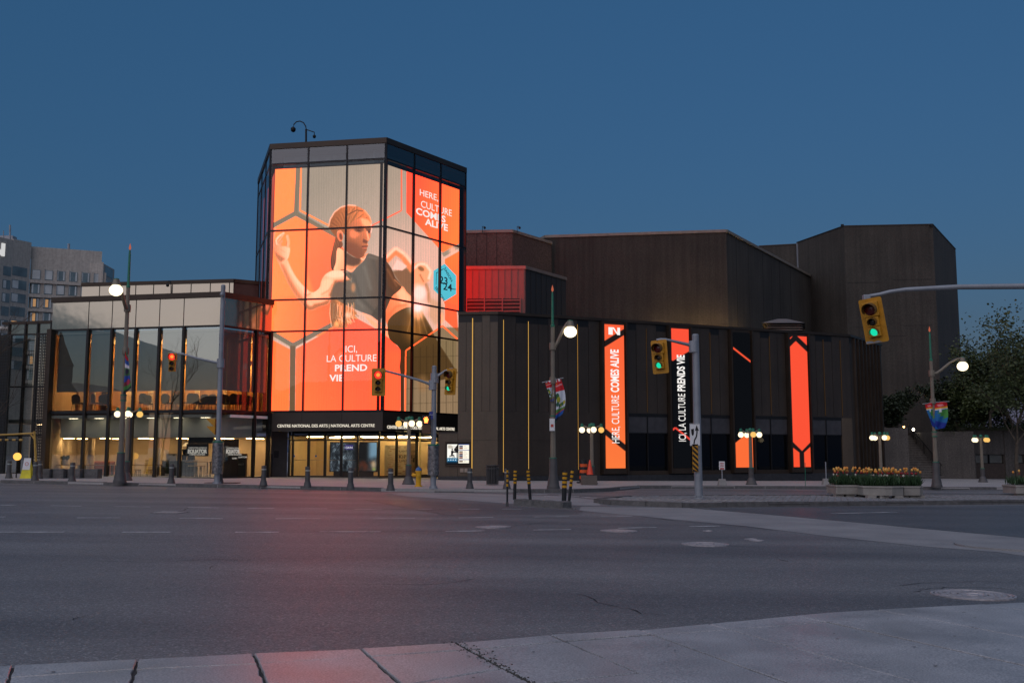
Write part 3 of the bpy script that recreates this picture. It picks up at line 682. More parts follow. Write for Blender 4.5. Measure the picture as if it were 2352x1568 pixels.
# midriff and dark skirt
mid = spline(cd([(770, 538), (800, 572), (828, 602), (832, 655), (785, 672), (722, 712), (692, 755), (678, 700), (690, 650), (716, 594)]), 4)
mm_ = P.grad(mid, (226, 132, 78), (250, 178, 122), D1(690, 720), D1(820, 610), .6); P.P(cd([(740, 575), (775, 545), (822, 600), (815, 625), (770, 640)]), (255, 216, 164), 3, .85, mm_); P.line(cd([(700, 700), (740, 650), (800, 640)]), 4, (206, 118, 70), 2, .6, mm_)
P.P(cd([(545, 682), (600, 705), (645, 735), (700, 770), (712, 790), (705, 830), (655, 800), (600, 750)]), (248, 190, 140), .8)
sk = spline(cb_([(282, 1010), (320, 930), (410, 860), (530, 815), (650, 835), (700, 920), (790, 1075), (800, 1120), (870, 1240), (960, 1370), (1060, 1540), (1060, 1568), (900, 1640), (600, 1640), (428, 1568), (428, 1300), (305, 1180)]), 3)
km = P.grad(sk, (104, 72, 40), (58, 42, 26), cb_([(420, 900)])[0], cb_([(500, 1400)])[0], .4)
P.blob(*cb_([(600, 1000)])[0], 20, 46, (182, 118, 56), 10, .8, .15, km); P.blob(*cb_([(630, 870)])[0], 14, 20, (255, 205, 140), 5, .9, 0, km)
for k in range(11): P.line(cb_([(560 + k * 14, 850 + abs(k - 5) * 6), (500 + k * 38, 1120)]), 1.6, ((214, 150, 84), (96, 64, 34))[k % 2], .6, .5, km)
P.P(c3([(1140, 420), (1400, 250), (1540, 250), (1540, 900), (1140, 900)]), (112, 82, 46), 1.2, .6)
P.P(cb_([(870, 1190), (1060, 1180), (1060, 1540), (880, 1250)]), (140, 118, 84), 1.2, .9)
for k in range(9): P.line(c3([(1150 + 48 * k, 420 - 12 * k), (1150 + 48 * k, 880)]), .9, (44, 32, 20), .3, .8)
for y in (470, 590, 700, 810): P.line(c3([(1140, y), (1540, y - 12)]), .7, (44, 32, 20), .3, .6)
P.blob(*c3([(1265, 660)])[0], 12, 20, (170, 124, 80), 5, .5)
P.line(c3([(1135, 880), (1140, 420), (1410, 238), (1520, 335)]), 3.6, (255, 128, 66))
P.P(c3([(1102, 412), (1128, 420), (1128, 880), (1102, 880)]), (86, 50, 30), .5)
P.blob(*D1(862, 655), 20, 15, (255, 240, 214), 8); P.blob(*D1(862, 660), 9, 8, (255, 255, 250), 2.5)
# ponytail and neck
P.grad(spline(cd([(405, 262), (442, 300), (418, 350), (412, 400), (394, 448), (378, 442), (373, 392), (384, 330), (394, 290)]), 4), (150, 84, 50), (96, 50, 32), D1(380, 300), D1(410, 440), .4)
for k in range(6): P.line(cd([(402 + k * 5, 285), (390 + k * 4, 350), (380 + k * 4, 430)]), 1.1, ((206, 128, 80), (84, 42, 26))[k % 2], .4, .7)
nk = P.grad(spline(cd([(412, 325), (455, 345), (520, 380), (585, 352), (560, 392), (515, 436), (490, 460), (455, 444), (392, 448), (402, 405)]), 4), (255, 214, 158), (226, 150, 98), D1(410, 400), D1(500, 430), .4)
P.P(cd([(448, 330), (545, 384), (535, 415), (500, 425), (460, 418)]), (98, 62, 44), 2, .9, nk); P.line(cd([(540, 378), (555, 392), (580, 360)]), 3, (255, 218, 172), .7, .95); P.line(cd([(455, 440), (490, 452), (512, 436)]), 2.6, (252, 206, 156), .7, .9)
# shirt with folds
sh = spline(cd([(452, 446), (490, 462), (515, 436), (560, 394), (582, 356), (630, 368), (673, 386), (712, 436), (735, 490), (770, 538), (745, 570), (716, 596), (690, 652), (666, 704), (640, 730), (600, 702), (545, 682), (490, 656), (452, 640), (440, 610), (452, 560), (486, 556), (488, 490)]), 3)
shm = P.grad(sh, (112, 101, 90), (98, 66, 46), D1(560, 520), D1(720, 520), .4)
P.P(cd([(672, 386), (712, 436), (735, 490), (772, 540), (740, 575), (700, 540), (680, 470)]), (116, 72, 46), 1.6, .8, shm); P.line(cd([(690, 440), (745, 540)]), 4, (164, 102, 66), 1.8, .7, shm); P.line(cd([(730, 500), (768, 536)]), 2.6, (214, 140, 92), 1, .8, shm)
for a, b_, c_, w_ in (((500, 470), (540, 600), (86, 77, 68), 5), ((560, 420), (600, 560), (130, 119, 106), 6), ((610, 390), (650, 560), (90, 80, 70), 5), ((540, 600), (640, 700), (82, 73, 62), 7), ((470, 570), (560, 660), (134, 122, 108), 5), ((640, 600), (680, 680), (70, 52, 38), 6), ((586, 372), (640, 384), (140, 128, 114), 3)): P.line(cd([a, b_]), w_, c_, 2.2, .7, shm)
P.P(cd([(640, 640), (690, 600), (668, 706), (640, 730), (600, 700)]), (76, 64, 52), 1.5, .8, shm)
# arm: forearm, elbow, upper arm, shoulder
arm = spline(cd([(92, 398), (128, 388), (146, 422), (175, 478), (215, 528), (268, 572), (310, 546), (322, 505), (345, 470), (390, 448), (440, 450), (472, 462), (490, 497), (470, 512), (410, 508), (400, 548), (378, 592), (362, 636), (310, 654), (265, 674), (238, 664), (205, 632), (175, 590), (138, 530), (108, 464), (84, 412)]), 4)
am = P.P(arm, (250, 198, 148), .35)
P.P(cd([(84, 400), (112, 420), (150, 500), (190, 565), (232, 620), (250, 668), (205, 640), (138, 535)]), (206, 128, 78), 2.2, .9, am)               # far edge of the forearm in shade
P.P(cd([(128, 395), (150, 440), (190, 505), (250, 566), (236, 590), (180, 520), (140, 450)]), (255, 222, 176), 1.8, .95, am)                     # lit edge
P.P(cd([(215, 640), (262, 640), (320, 630), (370, 610), (362, 640), (300, 662), (250, 680)]), (190, 112, 66), 1.8, .9, am); P.blob(*D1(262, 640), 6, 4, (255, 208, 156), 1.6, .9, 0, am)
P.P(spline(cd([(268, 572), (312, 548), (330, 505), (375, 490), (385, 515), (360, 560), (310, 600), (270, 605)])), (255, 224, 176), 3, .8, am)
P.P(spline(cd([(345, 475), (390, 450), (440, 452), (470, 470), (430, 488), (380, 490)])), (255, 232, 190), 2, .9, am)
P.P(cd([(395, 505), (490, 500), (470, 515), (412, 530), (398, 560), (375, 600), (362, 590), (380, 550)]), (176, 102, 58), 2, .9, am); P.line(cd([(320, 585), (365, 560), (385, 525)]), 3, (214, 138, 86), 1.6, .7, am); P.line(cd([(235, 592), (262, 578)]), 2, (214, 140, 90), .8, .8, am)
P.P(spline(cd([(400, 520), (452, 512), (488, 505), (500, 560), (520, 590), (500, 640), (455, 640), (400, 620), (372, 610)]), 3), (110, 92, 76), 1.8, .9)
P.blob(*D1(500, 545), 5, 11, (206, 146, 100), 2, .85); P.P(cd([(440, 455), (490, 465), (488, 505), (470, 490)]), (96, 82, 70), 1, .85)
P.line(cd([(430, 447), (455, 446)]), 1.8, (80, 54, 42), .4, .9)
# hand
pm_ = spline(cd([(84, 408), (66, 372), (52, 335), (52, 300), (70, 292), (92, 312), (124, 314), (144, 322), (144, 352), (128, 392)]), 4)
hm = P.grad(pm_, (232, 152, 100), (255, 216, 170), D1(56, 340), D1(135, 340), .35)
P.P(cd([(56, 340), (84, 362), (120, 385), (92, 405), (66, 372)]), (190, 112, 68), 1.4, .8, hm)
for pts, w_, c_ in (([(60, 320), (50, 280), (58, 240), (64, 216)], 5.0, (238, 166, 116)), ([(72, 306), (68, 278), (84, 258), (110, 241)], 4.6, (255, 214, 172)), ([(84, 312), (78, 290), (92, 270), (106, 250)], 4.2, (246, 186, 138)), ([(96, 316), (90, 300), (100, 284)], 4.0, (236, 168, 120)), ([(132, 322), (138, 292), (130, 258)], 6.4, (250, 190, 140))):
    P.line(cd(pts), w_, c_, .35); P.blob(*D1(*pts[-1]), w_ * .5, w_ * .5, c_, .3)
P.line(cd([(66, 312), (60, 280)]), .9, (170, 98, 62), .3, .8); P.line(cd([(80, 300), (76, 282), (96, 262)]), .9, (176, 102, 64), .3, .8); P.line(cd([(124, 316), (128, 290)]), 1.0, (190, 116, 74), .3, .8); P.line(cd([(90, 330), (120, 350)]), .9, (206, 138, 96), .4, .7)
# face
face = spline(cd([(456, 240), (470, 195), (505, 165), (550, 152), (585, 165), (600, 190), (602, 214), (597, 240), (596, 262), (588, 280), (580, 292), (583, 312), (577, 322), (576, 336), (566, 356), (552, 374), (528, 382), (496, 368), (464, 344), (453, 300)]), 4)
fm = P.grad(face, (158, 84, 50), (226, 142, 90), D1(460, 320), D1(595, 220), .35)
P.P(cd([(455, 285), (520, 300), (560, 330), (560, 374), (528, 384), (462, 345)]), (132, 74, 50), 3.0, .55, fm)
P.P(cd([(540, 156), (590, 166), (604, 200), (600, 222), (575, 214), (550, 190)]), (254, 196, 136), 2, .9, fm); P.P(cd([(480, 226), (515, 222), (535, 250), (510, 272), (480, 262)]), (232, 148, 96), 2.2, .9, fm)
P.P(cd([(500, 208), (545, 206), (562, 222), (540, 236), (510, 230)]), (120, 64, 42), 1.6, .8, fm); P.P(cd([(572, 216), (603, 214), (602, 240), (578, 244)]), (126, 66, 44), 1.2, .85, fm)
P.line(cd([(568, 217), (602, 219)]), 1.5, (74, 38, 26), .4, .95, fm); P.blob(*D1(592, 231), 3.6, 1.7, (40, 22, 18), .4, 1, 0, fm); P.blob(*D1(594, 229.5), .8, .6, (250, 230, 210), .2, .9, 0, fm); P.blob(*D1(530, 226), 4.4, 1.5, (66, 34, 24), .6, .8, .1, fm); P.line(cd([(505, 208), (545, 205)]), 1.4, (92, 48, 30), .5, .8, fm)
P.line(cd([(576, 230), (586, 276)]), 3.2, (255, 206, 150), .6, .95, fm); P.blob(*D1(583, 278), 2.6, 2, (246, 176, 122), .6, .9, 0, fm); P.P(cd([(555, 272), (582, 286), (574, 300), (552, 292)]), (122, 62, 42), 1, .85, fm)
P.line(cd([(548, 316), (581, 314)]), 2.2, (104, 42, 34), .4, .95, fm); P.line(cd([(552, 325), (578, 324)]), 2.2, (202, 104, 78), .5, .9, fm); P.line(cd([(560, 335), (574, 334)]), 1.4, (110, 58, 40), .5, .8, fm); P.line(cd([(580, 300), (584, 312)]), 1.6, (255, 206, 156), .4, .9, fm); P.line(cd([(575, 340), (562, 362)]), 1.8, (244, 178, 124), .5, .8, fm)
P.line(cd([(600, 190), (603, 214), (598, 240)]), 2.2, (255, 238, 208), .4, .95)
# hair
hair = spline(cd([(362, 206), (370, 168), (394, 126), (430, 98), (472, 85), (518, 90), (562, 112), (592, 150), (602, 184), (580, 164), (548, 154), (510, 168), (478, 192), (462, 220), (454, 250), (436, 234), (412, 228), (404, 262), (392, 250)]), 4)
him = P.grad(hair, (164, 92, 48), (222, 138, 78), D1(400, 230), D1(560, 120), .35)
for k in range(22):
    t_ = k / 21; a = (372 + 150 * t_, 190 - 98 * math.sin(t_ * 1.7)); b_ = (420 + 70 * t_, 236 - 40 * t_); P.line(cd([a, (a[0] * .5 + b_[0] * .5 + 8, a[1] * .5 + b_[1] * .5 - 6), b_]), 1.7, ((240, 168, 104), (112, 56, 28), (218, 138, 80), (150, 82, 44))[k % 4], .7, .38, him)
for k in range(12): P.line(cd([(500 + k * 8, 92 + k * 6), (474 + k * 9, 130 + k * 3), (458 + k * 7, 196 - k * 3)]), 1.6, ((246, 178, 112), (126, 66, 34), (226, 146, 86))[k % 3], .7, .38, him)
P.line(cd([(464, 140), (520, 112), (556, 118)]), 1.6, (92, 46, 24), .5, .8, him); P.line(cd([(362, 204), (370, 166), (394, 124), (430, 96), (472, 84), (516, 88)]), 2.6, (255, 226, 186), .8, .85); P.line(cd([(560, 112), (592, 150), (602, 184)]), 2, (255, 206, 150), .6, .8)
P.blob(*D1(426, 256), 7, 13, (226, 134, 84), .5, 1, -.15); P.line(cd([(414, 236), (428, 226), (440, 240)]), 1.6, (255, 190, 130), .4, .9); P.blob(*D1(430, 260), 3.2, 8, (124, 62, 40), .9, .9, -.15)
# hair end below the arm
P.P(spline(cd([(366, 640), (400, 612), (440, 634), (482, 660), (522, 688), (508, 700), (524, 722), (486, 724), (496, 746), (462, 748), (470, 766), (430, 774), (394, 768), (374, 736)]), 3), (206, 136, 78), .6)
for k in range(34):
    x = 368 + k * 4.0; P.line(cd([(x + 6, 628 + (k % 4) * 7), (x + (k % 5) * 3, 690 + (k % 3) * 12), (x + 10 + (k % 7) * 4, 764 - (k % 6) * 9 - max(0, k - 18) * 2)]), 1.4, ((255, 230, 184), (128, 70, 36), (244, 188, 120), (168, 98, 54), (255, 214, 150))[k % 5], .35, .85)
P.P(cd([(370, 620), (400, 612), (412, 680), (396, 760), (376, 730)]), (130, 74, 44), 1.6, .55); P.blob(*D1(408, 748), 6, 6, (255, 206, 120), 2.5, .8); P.blob(*D1(470, 700), 8, 7, (255, 238, 200), 3, .7)
P.line(cd([(522, 690), (580, 705), (660, 760)]), 4, (220, 196, 166), 1, .8)
# little specks and LED module grid of a real wall
rs = np.random.RandomState(3)
for k in range(150): P.blob(rs.uniform(600, 1068), rs.uniform(380, 940), rs.uniform(.5, 1.1), rs.uniform(.4, 1.2), (120, 60, 40), .4, rs.uniform(.05, .3))
P.im *= (1 + .022 * rs.randn(P.H, P.W, 1)).astype(np.float32); P.im *= (1 + .03 * np.sign(np.sin(np.arange(P.W) * .44))[None, :, None] * (rs.rand(1, P.W, 1) > .5)).astype(np.float32)
M_led = vcol_mat('led_screen', .98)
SCR = []
for f, u0, u1, n1 in ((fAB, .18, fAB.L - .10, 300), (fBC, .10, fBC.L - .26, 260)):
    g = fgrid(f, u0, u1, 4.02, 18.05, -.32, n1, 560); x, y = proj(g); o = sheet('led_screen', M_led, tower, g, P.sample(x, y), 2.1); SCR.append(o)
    m = MB(); m.fbox(f, u0 - .05, u1 + .05, 3.95, 18.12, -.5, -.34); m.build('screen_rack', M_black, tower)
# the left face: the same picture carries on, seen at a glancing angle
g = fgrid(fDA, .2, fDA.L - .2, 9.6, 18.0, -.32, 40, 80); uu = np.linspace(0, 1, 40)[None, :, None] + np.zeros((80, 1, 1)); zz = np.linspace(0, 1, 80)[:, None, None]
colr = np.array((150, 52, 52)) * (1 - uu) + np.array((205, 84, 66)) * uu + 0 * zz; st = (np.abs(uu - .58) < .05 + .06 * np.sin(zz * 9) ** 2) & (zz > .2); colr = np.where(st, np.array((235, 205, 205)), colr * (.55 + .45 * zz))
SCR.append(sheet('led_screen', M_led, tower, g, colr))
M_txt = emit('led_white', (1, .96, .92), .98)
def led_text(f, s, px, py, hpx, bold, scr, sx=1.0, rot=0.0, mm=None, d=-.305):
    u, z = f.uv(px, py, d); z2 = f.Z(px, py - hpx, d); return text_mesh('lettering', s, (z2 - z) / .72, mm or M_txt, scr, fmat(f, u, z, d, rot), bold, 'LEFT', .004, sx)
for s, x, y, h, bo, sx in (('ICI,', 792, 809, 16, 0, .95), ('LA CULTURE', 749, 831, 16, 0, .94), ('PREND', 768, 852, 15, .012, 1.2), ('VIE', 757, 875, 15, .012, 1.2)): led_text(fAB, s, x, y, h, bo, SCR[0], sx)
for s, x, y, h, bo, sx in (('HERE,', 963, 448, 15, 0, 1.28), ('CULTURE', 966, 475, 16, 0, 1.18), ('COMES', 955, 491, 15.5, .014, 1.52), ('ALIVE', 977, 516, 15.5, .014, 1.5)): led_text(fBC, s, x, y, h, bo, SCR[1], sx)
# cyan season badge
hx = [fBC.uv(x, y, -.308) for x, y in cb_([(930, 328), (1058, 462), (1058, 672), (930, 752), (800, 620), (802, 408)])]
m = MB(); m.poly([fBC.pt(u, z, -.308) for u, z in hx]); m.build('season_badge', emit('led_cyan', s2l((92, 205, 224)), .95), SCR[1])
M_ink = emit('led_dark', s2l((30, 44, 52)), .9)
def ctext(s, x, y, h, bo, sx, rot): 
    u, z = fBC.uv(x, y, -.302); z2 = fBC.Z(x, y - h, -.302); text_mesh('lettering', s, (z2 - z) / .72, M_ink, SCR[1], fmat(fBC, u, z, -.302, rot), bo, 'LEFT', .003, sx)
for s, xc, yc, h, sx, rot in (('23', 866, 545, 17, 1.35, 0), ('24', 908, 618, 17, 1.42, 0)):
    (x, y), = cb_([(xc, yc)]); ctext(s, x, y, h, .012, sx, rot)
for s, xc, yc, rot in (('SAISON', 918, 385, -.78), ('SEASON', 818, 600, -.72)):
    (x, y), = cb_([(xc, yc)]); ctext(s, x, y, 7.4, 0.004, 1.1, rot)
for (a, b_) in (((834, 430), (830, 565)), ((834, 430), (850, 425)), ((878, 408), (915, 385)), ((985, 612), (1056, 618))):
    (xa, ya), (xb, yb) = cb_([a, b_]); ua, za = fBC.uv(xa, ya, -.3); ub, zb = fBC.uv(xb, yb, -.3); dx, dz = ub - ua, zb - za; L = math.hypot(dx, dz); nx, nz_ = -dz / L * .022, dx / L * .022
    m = MB(); m.poly([fBC.pt(ua + nx, za + nz_, -.3), fBC.pt(ub + nx, zb + nz_, -.3), fBC.pt(ub - nx, zb - nz_, -.3), fBC.pt(ua - nx, za - nz_, -.3)]); m.build('badge_stroke', M_ink, SCR[1])
fCE = Fr(C_, E_); g = fgrid(fCE, .2, fCE.L - .2, 9.6, 18.0, .06, 8, 12); SCR.append(sheet('led_screen', M_led, tower, g, np.zeros((12, 8, 3)) + np.array((255, 84, 40)), 4.5))
# ------------------------------------------------------------------ canopy band with the name, entrance below
M_band = mat('canopy_cladding', (.045, .036, .030), .4, .4, var=.1, vscale=.8)
ZB0, ZB1 = 2.86, 3.90
for f, cuts in ((fAB, [0, fAB.L / 3, 2 * fAB.L / 3, fAB.L + .05]), (fBC, [-.02, fBC.L * .36, fBC.L * .68, fBC.L - .3])):
    for a, b_ in zip(cuts[:-1], cuts[1:]): m = MB(); m.fbox(f, a + .006, b_ - .006, ZB0, ZB1, -.12, .09); m.build('band_panel', M_band, tower)
MB().prism([fAB.pt(0, 0, .0)[:2], fAB.pt(fAB.L - .02, 0, .0)[:2], fBC.pt(fBC.L - .3, 0, 0)[:2], E_, F_, D_], 2.90, 3.40).build('soffit', mat('soffit_metal', (.05, .045, .042), .3, .6), tower)
M_let = emit('sign_letters', (1.0, .9, .74), .85)
def band_text(f, s, x0, x1, y, h, d=.1):
    u0, z = f.uv(x0, y, d); u1 = f.U(x1, y, d); z2 = f.Z(x0, y - h, d); sz = (z2 - z) / .72
    o = text_mesh('sign_lettering', s, sz, M_let, tower, Matrix.Identity(4), .002, 'LEFT', .02)
    wd = max(v.co.x + origin(tower).x for v in o.data.vertices) - min(v.co.x + origin(tower).x for v in o.data.vertices)
    o.data.transform(Matrix.Translation(-origin(tower)) @ fmat(f, u0, z, d) @ Matrix.Diagonal(((u1 - u0) / wd, 1, 1, 1)) @ Matrix.Translation(origin(tower)))
band_text(fAB, 'CENTRE NATIONAL DES ARTS | NATIONAL ARTS CENTRE', 636.5, 860, 981, 6.8)
band_text(fBC, 'CENTRE NATIONAL DES ARTS | NATIONAL ARTS CENTRE', 889, 1044, 983.5, 7.2)
# recessed entrance glazing
gAB = fAB.off(-1.9); gBC = fBC.off(-1.5)
ix = (gBC.o - gAB.o); den = gAB.u.x * gBC.u.y - gAB.u.y * gBC.u.x; tt = (ix.x * gBC.u.y - ix.y * gBC.u.x) / den; K = gAB.o + gAB.u * tt
eA = Fr(gAB.pt(gAB.U(664, 1050), 0)[:2], K); eB = Fr(K, gBC.pt(gBC.U(1008, 1050), 0)[:2])
EZ0, EZ1, EZT = .30, 2.88, 2.34
M_frame = mat('door_frame_black', (.018, .016, .015), .4, .5)
cutA = [0] + [eA.U(x, 1050) for x in (672, 709, 747, 784, 822)] + [eA.L]
for k, u in enumerate(cutA): m = MB(); m.fbox(eA, u - .045, u + .045, EZ0, EZ1, -.08, .05); m.build('entrance_mullion', M_frame, tower)
cutB = [eB.U(x, 1050) for x in (911, 957)] + [eB.L]
for u in cutB: m = MB(); m.fbox(eB, u - .05, u + .05, EZ0, EZ1, -.08, .05); m.build('entrance_mullion', M_frame, tower)
for f in (eA, eB):
    m = MB(); m.fbox(f, 0, f.L, EZT, EZT + .07, -.05, .045); m.build('entrance_transom', M_frame, tower)
    m = MB(); m.fbox(f, 0, f.L, EZ0, EZ0 + .06, -.05, .045); m.build('entrance_sill', M_frame, tower)
    m = MB(); m.fbox(f, 0, f.L, -.2, EZ0, -.4, .12); m.build('plinth', M_granite, tower)
for c, f in ((cutA, eA), ([0] + cutB, eB)):
    for a, b_ in zip(c[:-1], c[1:]):
        m = MB(); m.fquad(f, a + .04, b_ - .04, EZ0 + .06, EZT, 0); m.build('entrance_pane', G_clear, tower, recalc=False)
        m = MB(); m.fquad(f, a + .04, b_ - .04, EZT + .07, EZ1, 0); m.build('fanlight_pane', G_dark, tower, recalc=False)
M_steel = mat('brushed_steel', (.45, .42, .38), .3, 1.0)
for a, b_ in ((cutA[1], cutA[2]), (cutA[2], cutA[3]), (cutA[3], cutA[4]), (cutA[4], cutA[5])):
    d = MB(); s_ = .03
    for u in (a + .05, b_ - .05 - s_): d.fbox(eA, u, u + s_, EZ0 + .06, EZT, -.02, .04)
    door = d.build('door_leaf', M_frame, tower)
    m = MB(); m.tube([eA.pt(a + .12, 1.25, .09), eA.pt(b_ - .12, 1.25, .09)], .018, 6); m.build('push_bar', M_steel, door)
# lobby behind the glass
M_lob = mat('lobby_wall', (.62, .47, .28), .8, 0, var=.08, vscale=1)
inner = [eA.pt(0, 0, -.1)[:2], eA.pt(eA.L, 0, -.1)[:2], eB.pt(eB.L, 0, -.1)[:2], (-2.4, 64.0), (-5.0, 67.0), (-14.5, 67.0)]
MB().prism(inner, .18, .26).build('lobby_floor', M_floor_in, tower)
MB().prism(inner, 2.62, 2.70).build('lobby_ceiling', mat('lobby_ceiling', (.35, .28, .2), .6), tower)
bk = Fr(eA.pt(-.4, 0, -5.2)[:2], eA.pt(eA.L + 1.6, 0, -5.2)[:2]); m = MB(); m.fbox(bk, 0, bk.L, .26, 2.62, -.1, 0); m.build('lobby_wall', M_lob, tower)
sw = Fr(eA.pt(0, 0, -.1)[:2], eA.pt(-.4, 0, -5.2)[:2]); m = MB(); m.fbox(sw, 0, sw.L, .26, 2.62, -.05, .05); m.build('lobby_wall', M_lob, tower)
rw = Fr(bk.pt(bk.L, 0)[:2], eB.pt(eB.L, 0, -.15)[:2]); m = MB(); m.fbox(rw, 0, rw.L, .26, 2.62, -.06, 0); m.build('lobby_wall', M_lob, tower)
E_lob = emit('lobby_light', (1, .70, .30), 52.0)
for i, (u, d, l) in enumerate(((.6, -1.2, 1.0), (2.2, -1.5, 1.2), (3.9, -1.2, 1.1), (5.4, -1.6, 1.2), (1.4, -3.0, 1.3), (3.4, -3.1, 1.3), (5.6, -3.2, 1.2), (.8, -4.4, 1.0), (4.6, -4.5, 1.2), (6.6, -4.2, .9))):
    m = MB(); p, q = eA.pt(u, 2.6, d), eA.pt(u + l, 2.6, d); m.tube([p, q], .035, 5); m.build('ceiling_light', E_lob, tower)
# lobby art screen, donor wall, staff door
scr = thing('lobby_art_screen', 'bright winter-tree art screen standing inside the entrance lobby', 'screen', eA.pt(3.2, .5, -2.2)); 
sf = eA.off(-2.2); u0, z0 = sf.uv(759, 1081); u1, z1 = sf.uv(866, 1016)
Q = Paint(0, 100, 0, 60, 4, (60, 66, 74)); rs2 = random.Random(5)
for k in range(420):
    x, y = rs2.uniform(0, 100), rs2.uniform(0, 60); L = rs2.uniform(3, 12); a = rs2.choice((.9, 2.2)) + rs2.uniform(-.25, .25); bright = 150 + 80 * math.exp(-((x - 18) / 22) ** 2) if x < 50 else 90 * rs2.random() + 30
    Q.line([(x, y), (x + L * math.cos(a), y + L * math.sin(a))], .7, (bright * .86, bright * .95, bright), .2, .7)
for k in range(60):
    x, y = rs2.uniform(0, 55), rs2.uniform(0, 60); Q.blob(x, y, rs2.uniform(1, 4), rs2.uniform(3, 9), (24, 26, 30), 1.5, .5)
Q.P([(52, 0), (82, 0), (82, 60), (52, 60)], (30, 28, 28), 3, .85)
for k in range(14): Q.blob(rs2.uniform(45, 92), rs2.uniform(38, 60), rs2.uniform(3, 7), rs2.uniform(2, 6), (96, 50, 34), 2, .5)
Q.blob(94, 46, 5, 8, (240, 200, 150), 3, .8); Q.blob(95, 56, 4, 3, (190, 200, 90), 2, .8); Q.P([(84, 0), (100, 0), (100, 30), (84, 34)], (140, 180, 206), 4, .8)
g = fgrid(sf, u0, u1, z0, z1, .06, 110, 70); tx = np.linspace(0, 100, 110)[None, :] + np.zeros((70, 1)); ty = np.linspace(60, 0, 70)[:, None] + np.zeros((1, 110))
sheet('display', vcol_mat('lobby_display', .9), scr, g, Q.sample(tx, ty))
m = MB(); m.fbox(sf, u0 - .05, u1 + .05, z0 - .05, z1 + .05, -.08, .05); m.build('casing', M_black, scr)
m = MB(); m.fbox(sf, u0 + .2, u1 - .2, .27, z0 - .05, -.06, .03); m.build('stand', M_black, scr)
u, z = sf.uv(797, 1023, .09); m = MB(); m.fquad(sf, sf.U(793, 1030), sf.U(812, 1030), sf.Z(800, 1032), sf.Z(800, 1021), .08); pl = m.build('title_card', emit('card_violet', s2l((66, 58, 120)), .9), scr)
text_mesh('lettering', 'GKN', .17, M_txt, scr, fmat(sf, sf.U(794.5, 1030), sf.Z(800, 1029.5), .085), 0, 'LEFT', .004, 1.2)
dn = thing('donor_wall', 'pale donor wall panel with rows of small bronze name bars in lobby', 'panel', eB.pt(2.0, .3, -2.0))
df = Fr(eB.pt(.2, 0, -2.6)[:2], eB.pt(3.2, 0, -1.7)[:2]); m = MB(); u0, u1 = df.U(884, 1050), df.U(936, 1050); m.fbox(df, u0, u1, .27, df.Z(910, 1022), -.06, 0); m.build('board', mat('donor_board', (.42, .36, .28), .5), dn)
rnd = random.Random(9)
for r in range(15):
    for k in range(3):
        if rnd.random() < .75:
            a = u0 + .12 + k * (u1 - u0) / 3 + rnd.uniform(0, .25); zz_ = df.Z(910, 1028 + r * 4.2); l = rnd.uniform(.12, .42); m = MB(); m.fbox(df, a, min(a + l, u1 - .04), zz_, zz_ + rnd.choice((.02, .035)), 0, .015); m.build('name_bar', mat('bronze_bar', (.28, .12, .05), .4, .6), dn)
sd = thing('staff_door', 'plain brown door with narrow lit window in the lobby', 'door', eB.pt(4.6, .27, -1.6)); sdf = Fr(eB.pt(3.0, 0, -2.2)[:2], eB.pt(6.2, 0, -1.2)[:2])
m = MB(); m.fbox(sdf, sdf.U(938, 1050), sdf.U(1000, 1050), .27, 2.6, -.1, -.02); m.build('partition', M_lob, sd)
m = MB(); m.fbox(sdf, sdf.U(942, 1050), sdf.U(968, 1050), .28, sdf.Z(950, 1018), -.02, .02); lf = m.build('leaf', mat('door_brown', (.16, .11, .07), .5), sd)
m = MB(); m.fbox(sdf, sdf.U(953, 1050), sdf.U(956, 1050), sdf.Z(955, 1046), sdf.Z(955, 1027), .02, .03); m.build('vision_panel', emit('lit_slot', (1, .75, .4), 1.6), lf)
m = MB(); m.fbox(sdf, sdf.U(949, 1050), sdf.U(951, 1050), 1.1, 1.35, .02, .06); m.build('handle', M_black, lf)
m = MB(); m.fbox(sdf, sdf.U(970, 1050), sdf.U(992, 1050), .28, sdf.Z(980, 1018), -.02, .02); m.build('leaf', MATS['door_brown'], sd)
text_mesh('door_lettering', 'LANTERNE', .17, M_black, tower, fmat(eB, eB.U(917, 1040), eB.Z(917, 1038), .01), 0, 'LEFT', .004, 1.5, 1.2)
text_mesh('door_lettering', 'KIPNES', .26, M_black, tower, fmat(eB, eB.U(916, 1040), eB.Z(916, 1052), .01), .003, 'LEFT', .004, 1.5, 1.25)
text_mesh('door_lettering', 'LANTERN', .17, M_black, tower, fmat(eB, eB.U(917, 1040), eB.Z(917, 1060), .01), 0, 'LEFT', .004, 1.5, 1.2)
for x in (693, 743): m = MB(); m.fquad(eA, eA.U(x - 19, 1048), eA.U(x - 15.5, 1048), eA.Z(x, 1049), eA.Z(x, 1045), .012); m.build('access_sticker', emit('sticker_blue', s2l((60, 120, 190)), .6), tower)
# dark service wall left of the doors with plaque, right return pier
lw = Fr(fAB.pt(.0, 0, -1.2)[:2], eA.pt(-.05, 0, .15)[:2]); m = MB(); m.fbox(lw, 0, lw.L, -.2, 2.88, -.3, 0); m.build('service_wall', mat('service_metal', (.06, .05, .048), .45, .3), tower)
m = MB(); m.fbox(lw, lw.U(629, 1040), lw.U(640, 1040), lw.Z(634, 1051), lw.Z(634, 1035), .0, .03); m.build('plaque', M_black, tower)
m = MB(); m.fbox(lw, lw.U(620, 1040) , lw.U(625, 1040), .2, lw.Z(622, 1042), .05, .2); m.build('card_reader_post', M_black, tower)
